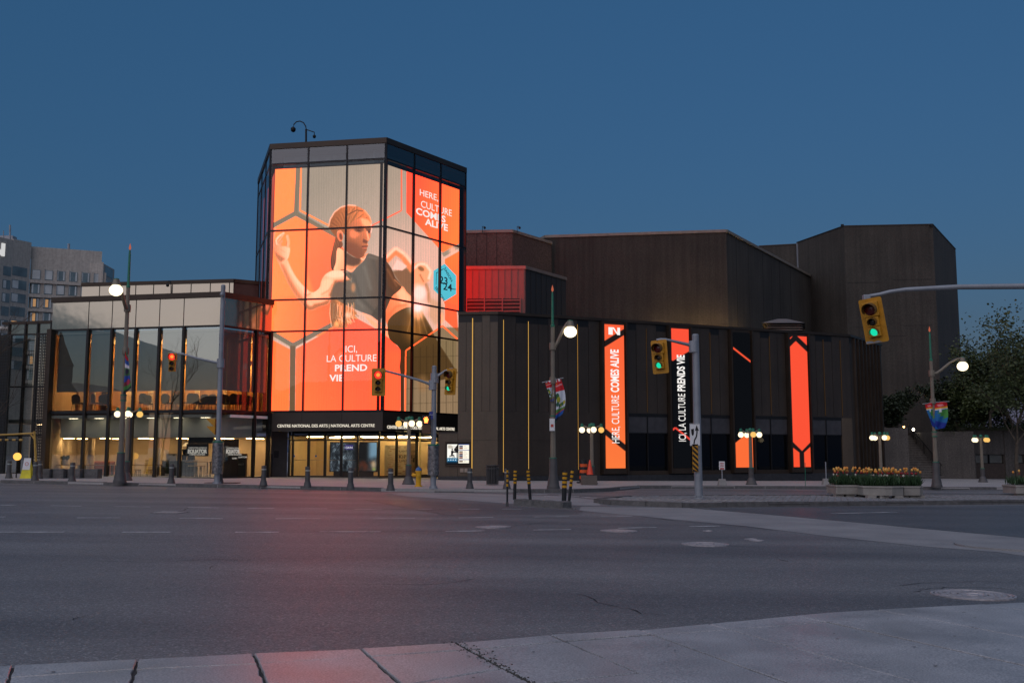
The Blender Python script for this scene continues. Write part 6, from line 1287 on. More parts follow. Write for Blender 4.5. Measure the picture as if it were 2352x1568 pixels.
for i in range(16000):
    u = rn.random(); x = gtop(2165, 86) + u * 17; y = 85.5 + rn.uniform(-.7, 1.2); top = 2.4 + 1.1 * math.sin(u * 9) * math.sin(u * 4 + 1) + .5 * math.sin(u * 31); z = 2.2 + rn.random() ** .7 * top; s_ = rn.uniform(.14, .3); a = rn.uniform(0, 6.28); ax = Vector((math.cos(a), math.sin(a), rn.uniform(-.4, .6))).normalized(); sd = ax.cross(Vector((rn.gauss(0, 1), rn.gauss(0, 1), 1))).normalized() * .35
    q = Vector((x, y, z)); m.poly([q, q + (ax * .5 + sd) * s_, q + ax * s_, q + (ax * .5 - sd) * s_])
m.build('foliage', L_dk, hd, recalc=False); m = MB(); m.box(gtop(2165, 86), gtop(2165, 86) + 17, 86.6, 87.2, 1.8, 3.6); m.build('dark_core', mat('hedge_inner', (.01, .012, .008), .95), hd)  # plain near-black box fills the inside of the hedge
# bright juniper spilling over the wall
jn = thing('trailing_juniper', 'yellow-green juniper spilling over the top of the retaining wall', 'shrub', (gtop(2185, 76.4), 76.8, zw_)); rn = random.Random(4); m = MB()
for i in range(5200):
    u = rn.random(); x = stx1 + .3 + u * 11.5; y = 76.7 + u * 1.6 + rn.gauss(0, .45); z = zw_ + .1 + abs(rn.gauss(0, .28)) - max(0, 76.4 - y) * 1.0 * rn.random(); s_ = rn.uniform(.08, .2); a = rn.uniform(0, 6.28); ax = Vector((math.cos(a), math.sin(a), rn.uniform(-.3, .5))).normalized(); sd = ax.cross(Vector((0, 0, 1))).normalized() * .35
    q = Vector((x, y, z)); m.poly([q, q + (ax * .5 + sd) * s_, q + ax * s_, q + (ax * .5 - sd) * s_])
m.build('foliage', L_br, jn, recalc=False)
# bare twigs of a tree at the left edge
bt_ = thing('bare_tree', 'bare leafless tree at the extreme left edge before the hotel', 'tree', gp(-70, 1100, .13)); rn = random.Random(31); m = MB()
def twig(p, d, L, r, lev):
    pts = [p]
    for i in range(5): d = (d + Vector((rn.gauss(0, .12), rn.gauss(0, .12), rn.gauss(0, .06)))).normalized(); p = p + d * L / 5; pts.append(p); (lev < 4 and i > 0) and twig(p, (d + Vector((rn.gauss(.1, .6), rn.gauss(0, .6), rn.uniform(0, .5)))).normalized(), L * .6, r * .5, lev + 1)
    m.tube(pts, [r * (1 - .12 * i) for i in range(6)], 4)
twig(Vector((0, 0, 0)), Vector((.0, 0, 1)), 4.4, .07, 0); m.build('trunk_and_twigs', M_bark, bt_, local=True, recalc=False)
# ================================================================== HOTEL (far left)
ho = thing('hotel_tower', 'tall beige concrete hotel with rows of windows and a white letter', 'building', (-108, 235, 3))
M_hot = mat('hotel_concrete', (.40, .375, .335), .9, 0, var=.08, vscale=.06, streak=.12, fine=.12, fscale=2); M_hg = mat('hotel_glass', (.13, .17, .18), .15, 0, var=.3, vscale=.3, spec=.9); M_curt = mat('hotel_curtain', (.5, .54, .54), .8, 0, var=.15, vscale=.4)
HA, HB, HC_, HD = at(-60, 700, 214), at(26, 640, 222), at(68, 640, 226), at(236, 640, 232); HE = at(262, 640, 240)
h0, h1, h2, h3 = Fr(HA[:2], HB[:2]), Fr(HB[:2], HC_[:2]), Fr(HC_[:2], HD[:2]), Fr(HD[:2], HE[:2])
def htop(f, x, y): return f.Z(x, y)
zt0 = htop(h0, 20, 549); zt2 = htop(h2, 150, 568); zl2 = htop(h2, 150, 594)
for f, z in ((h0, zt0), (h1, htop(h1, 48, 552)), ): b = MB(); b.fbox(f, 0, f.L, 0, z, -12, 0); b.build('wall', M_hot, ho)
b = MB(); b.fbox(h2, 0, h2.L, 0, zl2, -10, -1.0); b.build('wall', M_hot, ho); b = MB(); b.fbox(h2, h2.U(70, 570), h2.L - .4, zl2, htop(h2, 150, 569), -10, -1.4); b.build('penthouse', M_hot, ho)
b = MB(); b.fbox(h3, 0, h3.L, 0, h3.Z(250, 612), -9, 0); b.build('wall', M_hot, ho)
zrow = [h2.Z(150, 620 + k * 33.5) for k in range(5)]
rowsP = [(618, 641), (654, 677), (685, 708), (715, 738), (745, 768), (777, 800), (808, 830)]
rows = []
zt = h2.Z(80, 618.5); dz = h2.Z(80, 618.5) - h2.Z(80, 652); wh = h2.Z(80, 618.5) - h2.Z(80, 641)
for r in range(8):
    z1 = zt - r * dz * .975; z0 = z1 - wh
    b = MB(); b.fbox(h2, 0, h2.L, z0 - (dz - wh) + .25, z0 - .1, -1.0, -.02); b.build('spandrel_beam', M_hot, ho)
    for c in range(6):
        a = h2.U(73 + c * 28.3, 640); c_ = h2.U(73 + c * 28.3 + 19.5, 640); b = MB(); b.fbox(h2, a, c_, z0, z1, -.9, -.35); wn = b.build('window', M_hg, ho)
        kind = (r * 7 + c * 3) % 5
        if kind in (0, 3): b = MB(); b.fbox(h2, a + .1, c_ - .1, z0 + .15, z1 - .1, -.345, -.33); b.build('curtain', M_curt, wn)
        else:
            for u in ((a + .1, a + (c_ - a) * .22), (c_ - (c_ - a) * .22, c_ - .1)): b = MB(); b.fbox(h2, u[0], u[1], z0 + .15, z1 - .1, -.345, -.33); b.build('curtain', M_curt, wn)
        if (r, c) in ((2, 0), (2, 1), (3, 0), (5, 1), (6, 0)): b = MB(); b.fbox(h2, a + (c_ - a) * .28, a + (c_ - a) * .62, z0 + .3, z1 - .2, -.325, -.31); b.build('lit_lamp', emit('hotel_lamp', (1, .55, .25), .4), wn)
        b = MB(); b.fbox(h2, c_, h2.U(73 + (c + 1) * 28.3, 640), z0 - .1, z1 + .4, -1.0, -.5 + .45 * (c % 2 == 9)); b.build('pier', M_hot, ho); b = MB(); b.fbox(h2, c_ + .9, h2.U(73 + (c + 1) * 28.3, 640), z0 - .1, z1 + .1, -.5, -.05); b.build('pier_fin', M_hot, ho)
    for f, xs in ((h0, (6, 24)), (h1, (27, 61)), (h3, (240, 258))):
        if f is h3 and r > 2: continue
        a, c_ = f.U(xs[0], 640), f.U(xs[1], 640); zz1 = f.Z(xs[0], 610 + r * 31); zz0 = f.Z(xs[0], 631 + r * 31); b = MB(); b.fbox(f, a, c_, zz0, zz1, -.1, .06); wn = b.build('window', M_hg, ho)
        if (r * 5 + xs[0]) % 3: b = MB(); b.fbox(f, a + .2, a + (c_ - a) * .45, zz0 + .15, zz1 - .15, .06, .08); b.build('curtain', M_curt, wn)
        if r == 4 and f is h1: b = MB(); b.fbox(f, a + (c_ - a) * .1, a + (c_ - a) * .5, zz0 + .2, zz1 - .2, .085, .095); b.build('lit_lamp', MATS['hotel_lamp'], wn)
text_mesh('hotel_letter', 'N', 3.9, emit('hotel_sign', (1, 1, 1), .62), ho, fmat(h0, h0.U(-27, 587), h0.Z(0, 586), .15), .12, 'LEFT', .3, 1.35)
for x, y0, y1, r in ((23, 549, 517, .22), (8, 548, 530, .12), (158, 572, 560, .3)): p = at(x, y0 + 6, 226 if x < 60 else 236); q_ = at(x, y1, 226 if x < 60 else 236); b = MB(); b.tube([p, q_], r, 6); b.build('roof_mast', M_pole, ho)
b = MB(); p = at(5, 545, 226); b.box(p.x - 3, p.x + 2.4, p.y, p.y + 2, p.z - 2, p.z + .4); b.build('roof_plant', M_pole, ho)
# ================================================================== the far side of the crossing, behind the camera (seen mirrored in the glass)
M_sil = mat('stone_grey', (.16, .15, .14), .9, 0, var=.15, vscale=.3)
def block(name, label, x, y, w_, d_, h, spires=()):
    t = thing(name, label, 'building', (x, y, 0)); b = MB(); b.box(-w_ / 2, w_ / 2, -d_ / 2, d_ / 2, -3, h); b.build('walls', M_sil, t, local=True); b = MB(); b.taper(-w_ / 2 - .3, w_ / 2 + .3, -d_ / 2 - .3, d_ / 2 + .3, h, h + w_ * .12, .6); b.build('roof', M_black, t, local=True)
    for sx, sw, sh in spires: b = MB(); b.box(sx - sw, sx + sw, -sw, sw, h, h + sh * .55); b.build('turret', M_sil, t, local=True); b = MB(); b.taper(sx - sw * 1.1, sx + sw * 1.1, -sw * 1.1, sw * 1.1, h + sh * .55, h + sh, .04); b.build('spire', M_black, t, local=True)
    n = int(w_ / 3.2)
    for i in range(n):
        for j in range(int(h / 3.6)): b = MB(); b.box(-w_ / 2 + 1.0 + i * 3.2, -w_ / 2 + 2.4 + i * 3.2, d_ / 2, d_ / 2 + .05, 1.2 + j * 3.6, 3.0 + j * 3.6); b.build('window', M_hg, t, local=True)
block('stone_office', 'stone office block mirrored low in the pavilion glass', -62, -46, 34, 16, 9.5, ((9, 1.6, 8),))
block('gothic_hall', 'gothic stone hall with spire mirrored in the pavilion glass', -100, -60, 30, 16, 9, ((-6, 2.0, 24), (8, 1.2, 10)))
block('corner_block', 'plain stone corner block mirrored in the tower glass', -22, -60, 30, 14, 8.5, ((4, 1.2, 7),))
block('brick_terrace', 'low brick terrace mirrored at the edge of the glass', -142, -48, 36, 16, 10.5, ((2, 1.8, 15),))
block('brick_shop', 'brick shop building mirrored in the right hall windows', 46, -20, 30, 14, 12)
# ================================================================== STREET FURNITURE
def G0(px, py, off=WALKZ): p = gp(px, py, off); return p
def zat(px, py, Y): return at(px, py, Y).z
# ------------------------------------------------------------------ bollards
M_bol = mat('bollard_iron', (.075, .072, .072), .6, .2, var=.15, vscale=4); M_refl = mat('reflective_band', (.35, .38, .36), .3, .3)
def make_bollard(label, p):
    t = thing('bollard', label, 'bollard', p, 0, 'iron bollards along the far kerb')
    m = MB(); m.lathe([(.175, 0), (.175, .03), (.16, .06), (.13, .2), (.112, .23), (.106, .26), (.102, .66)], 16); m.build('post', M_bol, t, local=True, smooth=True)
    m = MB(); m.lathe([(.105, .66), (.105, .72)], 16); m.build('band', M_refl, t, local=True); m = MB(); m.lathe([(.102, .72), (.102, .83), (.09, .85), (.001, .855)], 16); m.build('cap', M_bol, t, local=True, smooth=True); return t
bl_pos = [(20, 1098, 'bollard at the far left edge before the perforated screen'), (80, 1103, 'bollard just right of the yellow folding sign'), (90, 1099, 'bollard half hidden behind another at the far left'), (165, 1105, 'bollard in front of the granite bench blocks'), (393, 1110, 'bollard between the tall left lamp post and the left signal pole'), (505, 1110, 'bollard partly hidden by the left signal pole'), (605, 1115, 'bollard at the left corner of the glass tower'), (706, 1119, 'bollard in front of the entrance doors'), (805, 1123, 'bollard before the lobby art screen'), (897, 1126, 'bollard left of the four-globe lamp by the entrance'), (1079, 1122, 'bollard beside the poster case'), (1164, 1122, 'bollard behind the leftmost striped marker post')]
b0_ = None
for x, y, l in bl_pos:
    p = G0(x, y)
    if b0_ is None: b0_ = make_bollard(l, p)
    else: dup(b0_, p, 0, l)
# ------------------------------------------------------------------ four-globe lamps
E_gw = emit('globe_white', (1, .80, .52), 1.9); E_go = emit('globe_amber', (1, .58, .16), 1.0)
def globe(name, t, c, r, e, sz=1.0): m = MB(); m.ball(c, r, 18, 10, sz=sz); return m.build(name, e, t, smooth=True, local=True, recalc=False)
def four_globe(label, px, py, ytop, ambers, rot):
    p = G0(px, py); t = thing('globe_lamp', label, 'street lamp', p, 0, 'four-globe pavement lamps'); h = zat(px, ytop, p.y) - p.z
    m = MB(); m.lathe([(.30, 0), (.30, .05), (.27, .08), (.25, .16), (.16, .34), (.14, .38)], 18); m.lathe([(.135, .38), (.135, .86), (.145, .88)], 18); m.build('base', M_lamp_base, t, local=True, smooth=True)
    m = MB(); m.lathe([(.142, .88), (.142, .91), (.13, .92)], 18); m.build('green_ring', M_verd, t, local=True)
    m = MB(); m.lathe([(.098, .9), (.082, h + .12), (.09, h + .14)], 20, ripple=.12); m.build('shaft', M_lamp_pole, t, local=True)
    m = MB(); m.ball((0, 0, h + .25), .11, 12, 8); m.build('cap_ball', M_verd, t, local=True, smooth=True)
    for k in range(4):
        a = rot + k * math.pi / 2; c_, s_ = math.cos(a), math.sin(a); R_ = .5
        arm = MB(); arm.tube([(0, 0, h + .12), (c_ * .2, s_ * .2, h + .11), (c_ * .38, s_ * .38, h + .2), (c_ * R_, s_ * R_, h + .24)], [.04, .035, .03, .035], 7); am_ = arm.build('arm', M_lamp_pole, t, local=True)
        m = MB(); m.lathe([(.10, .14), (.085, .2), (.07, .26), (.075, .3), (.04, .33)], 14, (c_ * R_, s_ * R_, h)); m.build('fitter', M_verd, am_, local=True, smooth=True)
        globe('globe', am_, (c_ * R_, s_ * R_, h), .15, E_go if k in ambers else E_gw)
    return t
four_globe('four-globe lamp in front of the entrance beside the yellow hydrant', 938, 1112, 973, (2,), .35)
four_globe('four-globe lamp left of the leftmost orange banner screen', 1360, 1111, 987, (0,), .12)
four_globe('four-globe lamp before the mostly black banner screen', 1726, 1113, 998, (3,), .1)
four_globe('four-globe lamp standing behind the tulip planters', 2025, 1110, 1005, (0,), .2)
four_globe('four-globe lamp at far right before the terrace building', 2258, 1107, 1010, (0, 3), .2)
four_globe('four-globe lamp half hidden behind the tall left lamp post', 289, 1103, 951, (0,), .3)
# ------------------------------------------------------------------ tall lamp posts with flame finials
M_flame = emit('finial_flame', (.9, .22, .12), .5)
def tall_lamp(label, px, py, y, arm_px, arm_dy, flame=True):
    """y: dict of photo heights; arm_px: photo x of the globe (None: arm towards the viewer)"""
    p = G0(px, py); t = thing('tall_lamp_post', label, 'street lamp', p, 0); Z = {k: at(px, v, p.y).z - p.z for k, v in y.items()}
    m = MB(); r0 = .29; m.lathe([(r0, 0), (r0, .05), (r0 * .95, .06), (r0 * .97, .1), (r0 * .88, .16), (r0 * .84, .28), (.185, .58), (.18, .62), (.175, .66), (.17, 1.16), (.165, 1.2), (.165, 1.3)], 22); m.build('base', M_lamp_base, t, local=True, smooth=True)
    m = MB(); m.lathe([(.172, 1.3), (.172, 1.33), (.13, 1.34)], 20); m.build('green_ring', M_verd, t, local=True)
    m = MB(); m.lathe([(.122, 1.3), (.102, Z['c1'])], 24, ripple=.1); m.build('lower_shaft', M_lamp_pole, t, local=True)
    for dz_ in (-.02, .22): m = MB(); m.lathe([(.14, Z['c1'] + dz_), (.14, Z['c1'] + dz_ + .05)], 20); m.build('collar_ring', M_verd, t, local=True)
    m = MB(); m.lathe([(.125, Z['c1'] + .031), (.125, Z['c1'] + .219)], 20); m.build('collar', M_lamp_pole, t, local=True, smooth=True)
    m = MB(); m.lathe([(.10, Z['c1'] + .2), (.082, Z['top'])], 24, ripple=.1); m.build('upper_shaft', M_lamp_pole, t, local=True)
    m = MB(); m.lathe([(.14, Z['c2'] - .15), (.15, Z['c2']), (.14, Z['c2'] + .15)], 18); m.build('banner_collar', M_lamp_pole, t, local=True, smooth=True)
    m = MB(); m.lathe([(.14, Z['arm'] - .16), (.15, Z['arm']), (.14, Z['arm'] + .16)], 18); m.build('arm_collar', M_lamp_pole, t, local=True, smooth=True)
    m = MB(); m.lathe([(.09, Z['top'] - .02), (.095, Z['top'] + .06), (.06, Z['top'] + .1), (.05, Z['spike'] - .2), (.03, Z['spike'])], 14); m.build('spike', M_verd, t, local=True, smooth=True)
    m = MB(); m.lathe([(.02, Z['spike']), (.055, Z['spike'] + .08), (.04, Z['spike'] + .16), (.004, Z['spike'] + .3)], 8); m.build('flame_finial', M_flame, t, local=True)
    gz_ = at(px, y['globe'], p.y).z - p.z
    if arm_px is None: gx, gy = .1, -1.6
    else: gx, gy = at(arm_px, y['globe'], p.y).x - p.x, 0
    top = (gx, gy, gz_ + .42)
    m = MB(); m.tube([(0, 0, Z['arm']), (gx * .15, gy * .15, Z['arm'] + .0), (gx * .3, gy * .3, Z['arm'] + .12 * (top[2] - Z['arm']) / .6), (gx * .6, gy * .6, Z['arm'] + (top[2] - Z['arm']) * .72), (gx * .82, gy * .82, top[2] - .03), top], [.075, .075, .075, .06, .05, .06], 9); arm = m.build('arm', M_lamp_pole, t, local=True, smooth=True)
    m = MB(); m.lathe([(.20, -.2), (.15, -.08), (.13, .04), (.10, .06), (.05, .1)], 16, top); m.build('fitter', M_lamp_pole, arm, local=True, smooth=True); m = MB(); m.lathe([(.11, .055), (.11, .085)], 14, top); m.build('green_ring', M_verd, arm, local=True)
    m = MB(); m.ball((gx, gy, gz_), .28, 20, 12, sz=.88); m.build('globe', emit('big_globe', (1, .84, .56), 2.6), arm, local=True, smooth=True, recalc=False)
    return t, p, Z
tl = [tall_lamp('tall lamp post with green spike before the glass pavilion', 275, 1109, dict(c1=920, c2=806, arm=708, top=660, spike=574, globe=680), None, 0),
      tall_lamp('tall lamp post with green spike and arm right of the entrance', 1271, 1123, dict(c1=968, c2=874, arm=795, top=750, spike=670, globe=762), 1310, 0),
      tall_lamp('tall lamp post with green spike at right beside the stair', 2152, 1119, dict(c1=1002, c2=921, arm=857, top=828, spike=762, globe=841), 2211, 0)]
# ------------------------------------------------------------------ flags on the tall posts
def flag_sheet(name, label, pts4, paint, t_mat, bow=(0, 0), W=40, H=80, pole=True, px_mark=None):
    """a hanging cloth: corners top-left, top-right, bottom-right, bottom-left (real coordinates), blown by bow"""
    A, B, C, D = [np.array(v, float) for v in pts4]; nx, nz_ = 30, 60; u = np.linspace(0, 1, nx)[None, :, None]; v = np.linspace(1, 0, nz_)[:, None, None]
    Pg = (A * (1 - u) + B * u) * (1 - v) + (D * (1 - u) + C * u) * v; wv = np.sin(v * math.pi * .9) ; Pg = Pg + np.array([bow[0], bow[1], 0]) * wv * (.3 + .7 * u) + np.array([0, .04, 0]) * np.sin(u * 7 + v * 5)
    t = thing(name, label, 'flag', A); Q = Paint(0, W, 0, H, 6, (120, 120, 120)); paint(Q); tx = np.linspace(0, W, nx)[None, :] + np.zeros((nz_, 1)); ty = np.linspace(H, 0, nz_)[:, None] + np.zeros((1, nx))
    sheet('cloth', t_mat, t, Pg, Q.sample(tx, ty))
    if pole: m = MB(); d_ = (Vector(A) - Vector(B)).normalized() * .12; m.tube([Vector(A) + d_, Vector(B) - d_], .02, 6); m.build('rod', M_pole, t)
    return t
M_cloth = vcol_mat('flag_cloth', 1, False, .8)
def fpts(L, Y): return [at(x, y, Y) for x, y in L]
def park(Q):
    Q.P([(0, 0), (40, 0), (40, 80), (0, 80)], (200, 205, 215), 0); Q.P([(0, 0), (40, 0), (40, 24), (0, 24)], (200, 26, 34), .1)
    for x in (3, 22): Q.P([(x, 0), (x + 10, 0), (x + 10, 5), (x, 5)], (235, 235, 235), .1)
    Q.P([(2, 12), (36, 10), (36, 12.5), (2, 14.5)], (235, 190, 190), .1, .8); Q.P([(6, 8), (12, 8), (12, 10), (6, 10)], (220, 150, 30), .1)
    for x, y, r, c in ((6, 33, 8, (40, 90, 50)), (10, 40, 8, (150, 150, 40)), (6, 48, 6, (30, 80, 60)), (16, 52, 5, (30, 80, 60)), (22, 51, 5, (140, 150, 50)), (28, 50, 5, (30, 90, 60)), (34, 48, 5, (170, 160, 50))): Q.blob(x, y, r, r * .8, c, .3)
    for x in (16, 24, 32): Q.line([(x, 54), (x, 60)], 1.4, (110, 70, 50), .1)
    Q.P([(0, 58), (40, 57), (40, 62), (0, 66)], (80, 130, 60), .2); Q.P([(0, 65), (40, 61), (40, 64), (0, 68)], (170, 60, 50), .2); Q.P([(0, 68), (40, 63.5), (40, 74), (0, 76)], (20, 80, 160), .2); Q.P([(0, 75), (40, 73), (40, 82), (0, 82)], (30, 32, 44), .2)
def lake(Q):
    Q.P([(0, 0), (40, 0), (40, 80), (0, 80)], (20, 100, 160), 0); Q.P([(0, 0), (40, 0), (40, 14), (0, 19)], (205, 24, 34), .1); Q.P([(0, 18), (40, 13), (40, 19), (0, 21)], (235, 165, 40), .1); Q.P([(0, 21), (40, 19), (40, 21), (0, 24)], (225, 220, 225), .2)
    Q.P([(10, 8), (26, 7.5), (26, 9), (10, 9.5)], (240, 190, 190), .1); Q.P([(12, 11), (28, 10.5), (28, 12), (12, 12.5)], (240, 190, 190), .1)
    Q.P([(8, 26), (40, 22), (40, 48), (24, 52), (30, 44), (12, 42), (18, 36), (6, 33), (14, 30)], (70, 140, 60), .4); Q.P([(14, 20), (19, 20), (21, 30), (13, 30)], (225, 225, 235), .2)
    Q.P([(0, 54), (40, 66), (40, 82), (16, 82), (0, 70)], (16, 44, 140), .3); Q.P([(0, 70), (16, 80), (0, 82)], (30, 110, 180), .3)
def abstract(Q):
    Q.P([(0, 0), (40, 0), (40, 80), (0, 80)], (70, 110, 60), 0)
    for i, (y, c) in enumerate(((0, (200, 30, 50)), (12, (40, 80, 160)), (22, (225, 215, 225)), (30, (60, 110, 60)), (46, (40, 70, 160)), (58, (130, 50, 60)), (66, (80, 140, 70)), (74, (30, 40, 50)))): Q.P([(0, y), (40, y + 9 - i), (40, y + 18), (0, y + 14)], c, .5)
    Q.blob(20, 40, 12, 5, (50, 40, 70), 1); Q.blob(24, 62, 10, 6, (190, 60, 90), 1)
Yb = tl[1][1].y; flag_sheet('street_flag', 'red white and blue park flag on right of middle lamp post', fpts([(1274, 872), (1288, 869), (1286, 958), (1274, 968)], Yb - .1), park, M_cloth, (.22, -.1)); flag_sheet('street_flag', 'narrow red and white flag on left of middle lamp post', fpts([(1251, 877), (1268, 873), (1270, 925), (1266, 925)], Yb - .1), park, M_cloth, (.05, 0))
Yb = tl[2][1].y; flag_sheet('street_flag', 'blue lake picture flag on right of the right lamp post', fpts([(2144, 924), (2175, 922), (2168, 982), (2147, 986)], Yb - .1), lake, M_cloth, (.12, -.05)); flag_sheet('street_flag', 'narrow blue and yellow flag on left of the right lamp post', fpts([(2124, 927), (2143, 924), (2147, 983), (2139, 975)], Yb - .1), lake, M_cloth, (.03, 0))
Yb = tl[0][1].y; flag_sheet('street_flag', 'twisted colourful flag furled against the tall left lamp post', fpts([(287, 806), (292, 812), (302, 890), (284, 906)], Yb - .2), abstract, M_cloth, (.05, -.1), pole=False)
pn = thing('pole_notice', 'small white notice strapped to the middle lamp post', 'sign', at(1266, 975, tl[1][1].y - .2)); p = pn.location
m = MB(); m.box(p.x - .07, p.x + .15, p.y - .02, p.y, p.z - .26, p.z + .26); m.build('plate', M_white, pn); m = MB(); m.box(p.x - .02, p.x + .1, p.y - .026, p.y - .021, p.z - .1, p.z + .02); m.build('print', mat('notice_red', (.5, .08, .06), .7), pn)
# ------------------------------------------------------------------ traffic signals
M_lensoff_r = mat('lens_red_off', (.10, .006, .006), .25); M_lensoff = mat('lens_dark', (.03, .025, .02), .3)
E_red = emit('signal_red', (1, .03, .02), 1.6); E_redc = emit('signal_red_core', (1, .30, .05), 1.3); E_grn = emit('signal_green', (.01, .72, .40), 1.05)
def signal_head(parent, c, yaw, lit, s=1.0, plate=True, roll=0.0, tiltx=0.0, worn=False):
    """three-lamp head, red lamp larger; built about its centre, facing -y before the turn"""
    M = Matrix.Translation(c) @ Matrix.Rotation(roll, 4, 'Y') @ Matrix.Rotation(yaw, 4, 'Z') @ Matrix.Rotation(tiltx, 4, 'X') @ Matrix.Scale(s, 4)
    secs = [(.30, .40, .165), (-.035, .27, .105), (-.305, .27, .105)]        # centre z, height, lens radius
    if plate:
        m = MB(); w_, h_, r_ = .30, .60, .05; pts = []
        for cx, cz, a0 in ((w_ - r_, h_ - r_, 0), (-w_ + r_, h_ - r_, 90), (-w_ + r_, -h_ + r_, 180), (w_ - r_, -h_ + r_, 270)):
            for k in range(4): a = R(a0 + k * 30); pts.append((cx + r_ * math.cos(a), cz + r_ * math.sin(a)))
        n = len(pts); m.v = [(x, .06, z) for x, z in pts] + [(x, .075, z) for x, z in pts]; m.f = [tuple(range(n)), tuple(reversed(range(n, 2 * n)))] + [(i, (i + 1) % n, n + (i + 1) % n, n + i) for i in range(n)]
        root = m.xform(M).build('backplate', M_yellow, parent, local=False)
        host = root
    else: host = None
    m = MB(); 
    for zc, hh, r_ in secs: w_ = .2 if r_ > .12 else .16; m.box(-w_, w_, -.06, .055 if plate else .14, zc - hh / 2 + .006, zc + hh / 2 - .006)
    o = m.xform(M).build('housing', M_yellow, host or parent, bevel=.012)
    if host is None: host = o
    for k, (zc, hh, r_) in enumerate(secs):
        on = (lit == 'red' and k == 0) or (lit == 'green' and k == 2)
        m = MB(); m.lathe([(r_, 0), (r_ * .8, .03), (r_ * .4, .045), (.001, .05)], 18); m.xform(Matrix.Translation((0, -.06, zc)) @ Matrix.Rotation(R(90), 4, 'X'))
        e = (E_red if k == 0 else E_grn) if on else (M_lensoff_r if k == 0 else M_lensoff); m.xform(M).build('lens', e, host, smooth=True)
        if on and k == 0: m = MB(); m.lathe([(r_ * .5, .047), (.001, .056)], 16); m.xform(Matrix.Translation((0, -.06, zc)) @ Matrix.Rotation(R(90), 4, 'X')); m.xform(M).build('lens_core', E_redc, host)
        m = MB(); n = 14; L = r_ * 1.7                                       # tunnel visor, open below
        for i in range(n + 1):
            a = R(-30 + 240 * i / n); ca_, sa_ = math.cos(a), math.sin(a); f = .75 + .25 * max(0, sa_); m.v += [(r_ * 1.05 * ca_, -.06, zc + r_ * 1.05 * sa_), (r_ * 1.02 * ca_, -.06 - L * f, zc + r_ * 1.02 * sa_ - .02)]
        m.f = [(2 * i, 2 * i + 1, 2 * i + 3, 2 * i + 2) for i in range(n)]; v = m.xform(M).build('visor', mat('visor_dark', (.16, .08, .012), .6), host, recalc=False); sd_ = v.modifiers.new('thick', 'SOLIDIFY'); sd_.thickness = .008
    if worn: m = MB(); m.poly([(-.29, .058, -.59), (.12, .058, -.595), (.02, .058, -.54), (-.08, .058, -.565), (-.16, .058, -.53), (-.29, .058, -.52)]); m.xform(M).build('bare_patch', M_pole, host, recalc=False)
    return host
def signal_pole(label, px, py, ytop, off=WALKZ, r=.12):
    p = G0(px, py, off); t = thing('signal_pole', label, 'traffic signal', p); h = at(px, ytop, p.y).z - p.z
    m = MB(); m.lathe([(.2, 0), (.2, .03), (.13, .04), (r, .12)], 16); m.lathe([(r, .1), (r * .82, h), (r * .84, h + .02), (r * .6, h + .06), (.001, h + .07)], 18); m.build('pole', M_pole, t, local=True, smooth=True)
    for k in range(4): a = k * 1.571 + .6; m = MB(); m.lathe([(.025, 0), (.025, .1), (.012, .11)], 6, (.165 * math.cos(a), .165 * math.sin(a), 0)); m.build('anchor_bolt', M_pole, t, local=True)
    return t, p, h
def bracket(t, pts, r, clamp=True):
    m = MB(); m.tube(pts, r, 9); m.build('arm', M_pole, t, smooth=True)
    if clamp: a = Vector(pts[0]); m = MB(); m.lathe([(.17, -.2), (.17, .2)], 14, a); m.build('clamp', M_pole, t); 
def sleeve(t, p, px, y0, y1, r=.24):
    z0, z1 = at(px, y1, p.y).z, at(px, y0, p.y).z; m = MB(); m.lathe([(r, z0), (r, z1)], 18, (p.x, p.y, 0)); m.build('poster_sleeve', mat('dented_tin', (.2, .19, .19), .35, .6, var=.5, vscale=9, bump=.9, bscale=18, fine=.4, fscale=35), t, smooth=True); m = MB(); m.lathe([(r + .008, z1 - .06), (r + .008, z1 + .01)], 18, (p.x, p.y, 0)); m.build('green_trim', M_verd, t)
# left pole
t, p, h = signal_pole('left traffic signal pole with a red light on a left arm', 498, 1111, 657); q = lambda x, y, d=0: Vector(at(x, y, p.y - d))
bracket(t, [q(507, 834, .0), q(490, 831, .1), q(450, 822, .2), q(420, 812.5, .3), q(398, 810.5, .3), q(391, 810.5, .3)], [.06, .055, .05, .045, .04, .05]); signal_head(t, q(395.5, 833, .4), .1, 'red', .88, False)
sleeve(t, p, 497, 1013, 1088, .24)
m = MB(); m.hexa([q(484, 962, .1), q(494, 962, .1), q(494, 962, -.1), q(484, 962, -.1), q(482.5, 961, .1), q(494, 961, .1), q(494, 961, -.1), q(482.5, 961, -.1)]); 
for y in (963, 980): m = MB(); a = q(485, y); m.hexa([a + Vector((-.16, -.12, 0)), a + Vector((.2, -.12, -.34)), a + Vector((.2, .12, -.34)), a + Vector((-.16, .12, 0)), a + Vector((-.16, -.12, .03)), a + Vector((.22, -.12, .03)), a + Vector((.22, .12, .03)), a + Vector((-.16, .12, .03))]); m.build('side_visor', M_yellow, t)
m = MB(); m.ball(q(510, 676, .2), .1, 10, 6); m.build('sensor', M_pole, t)
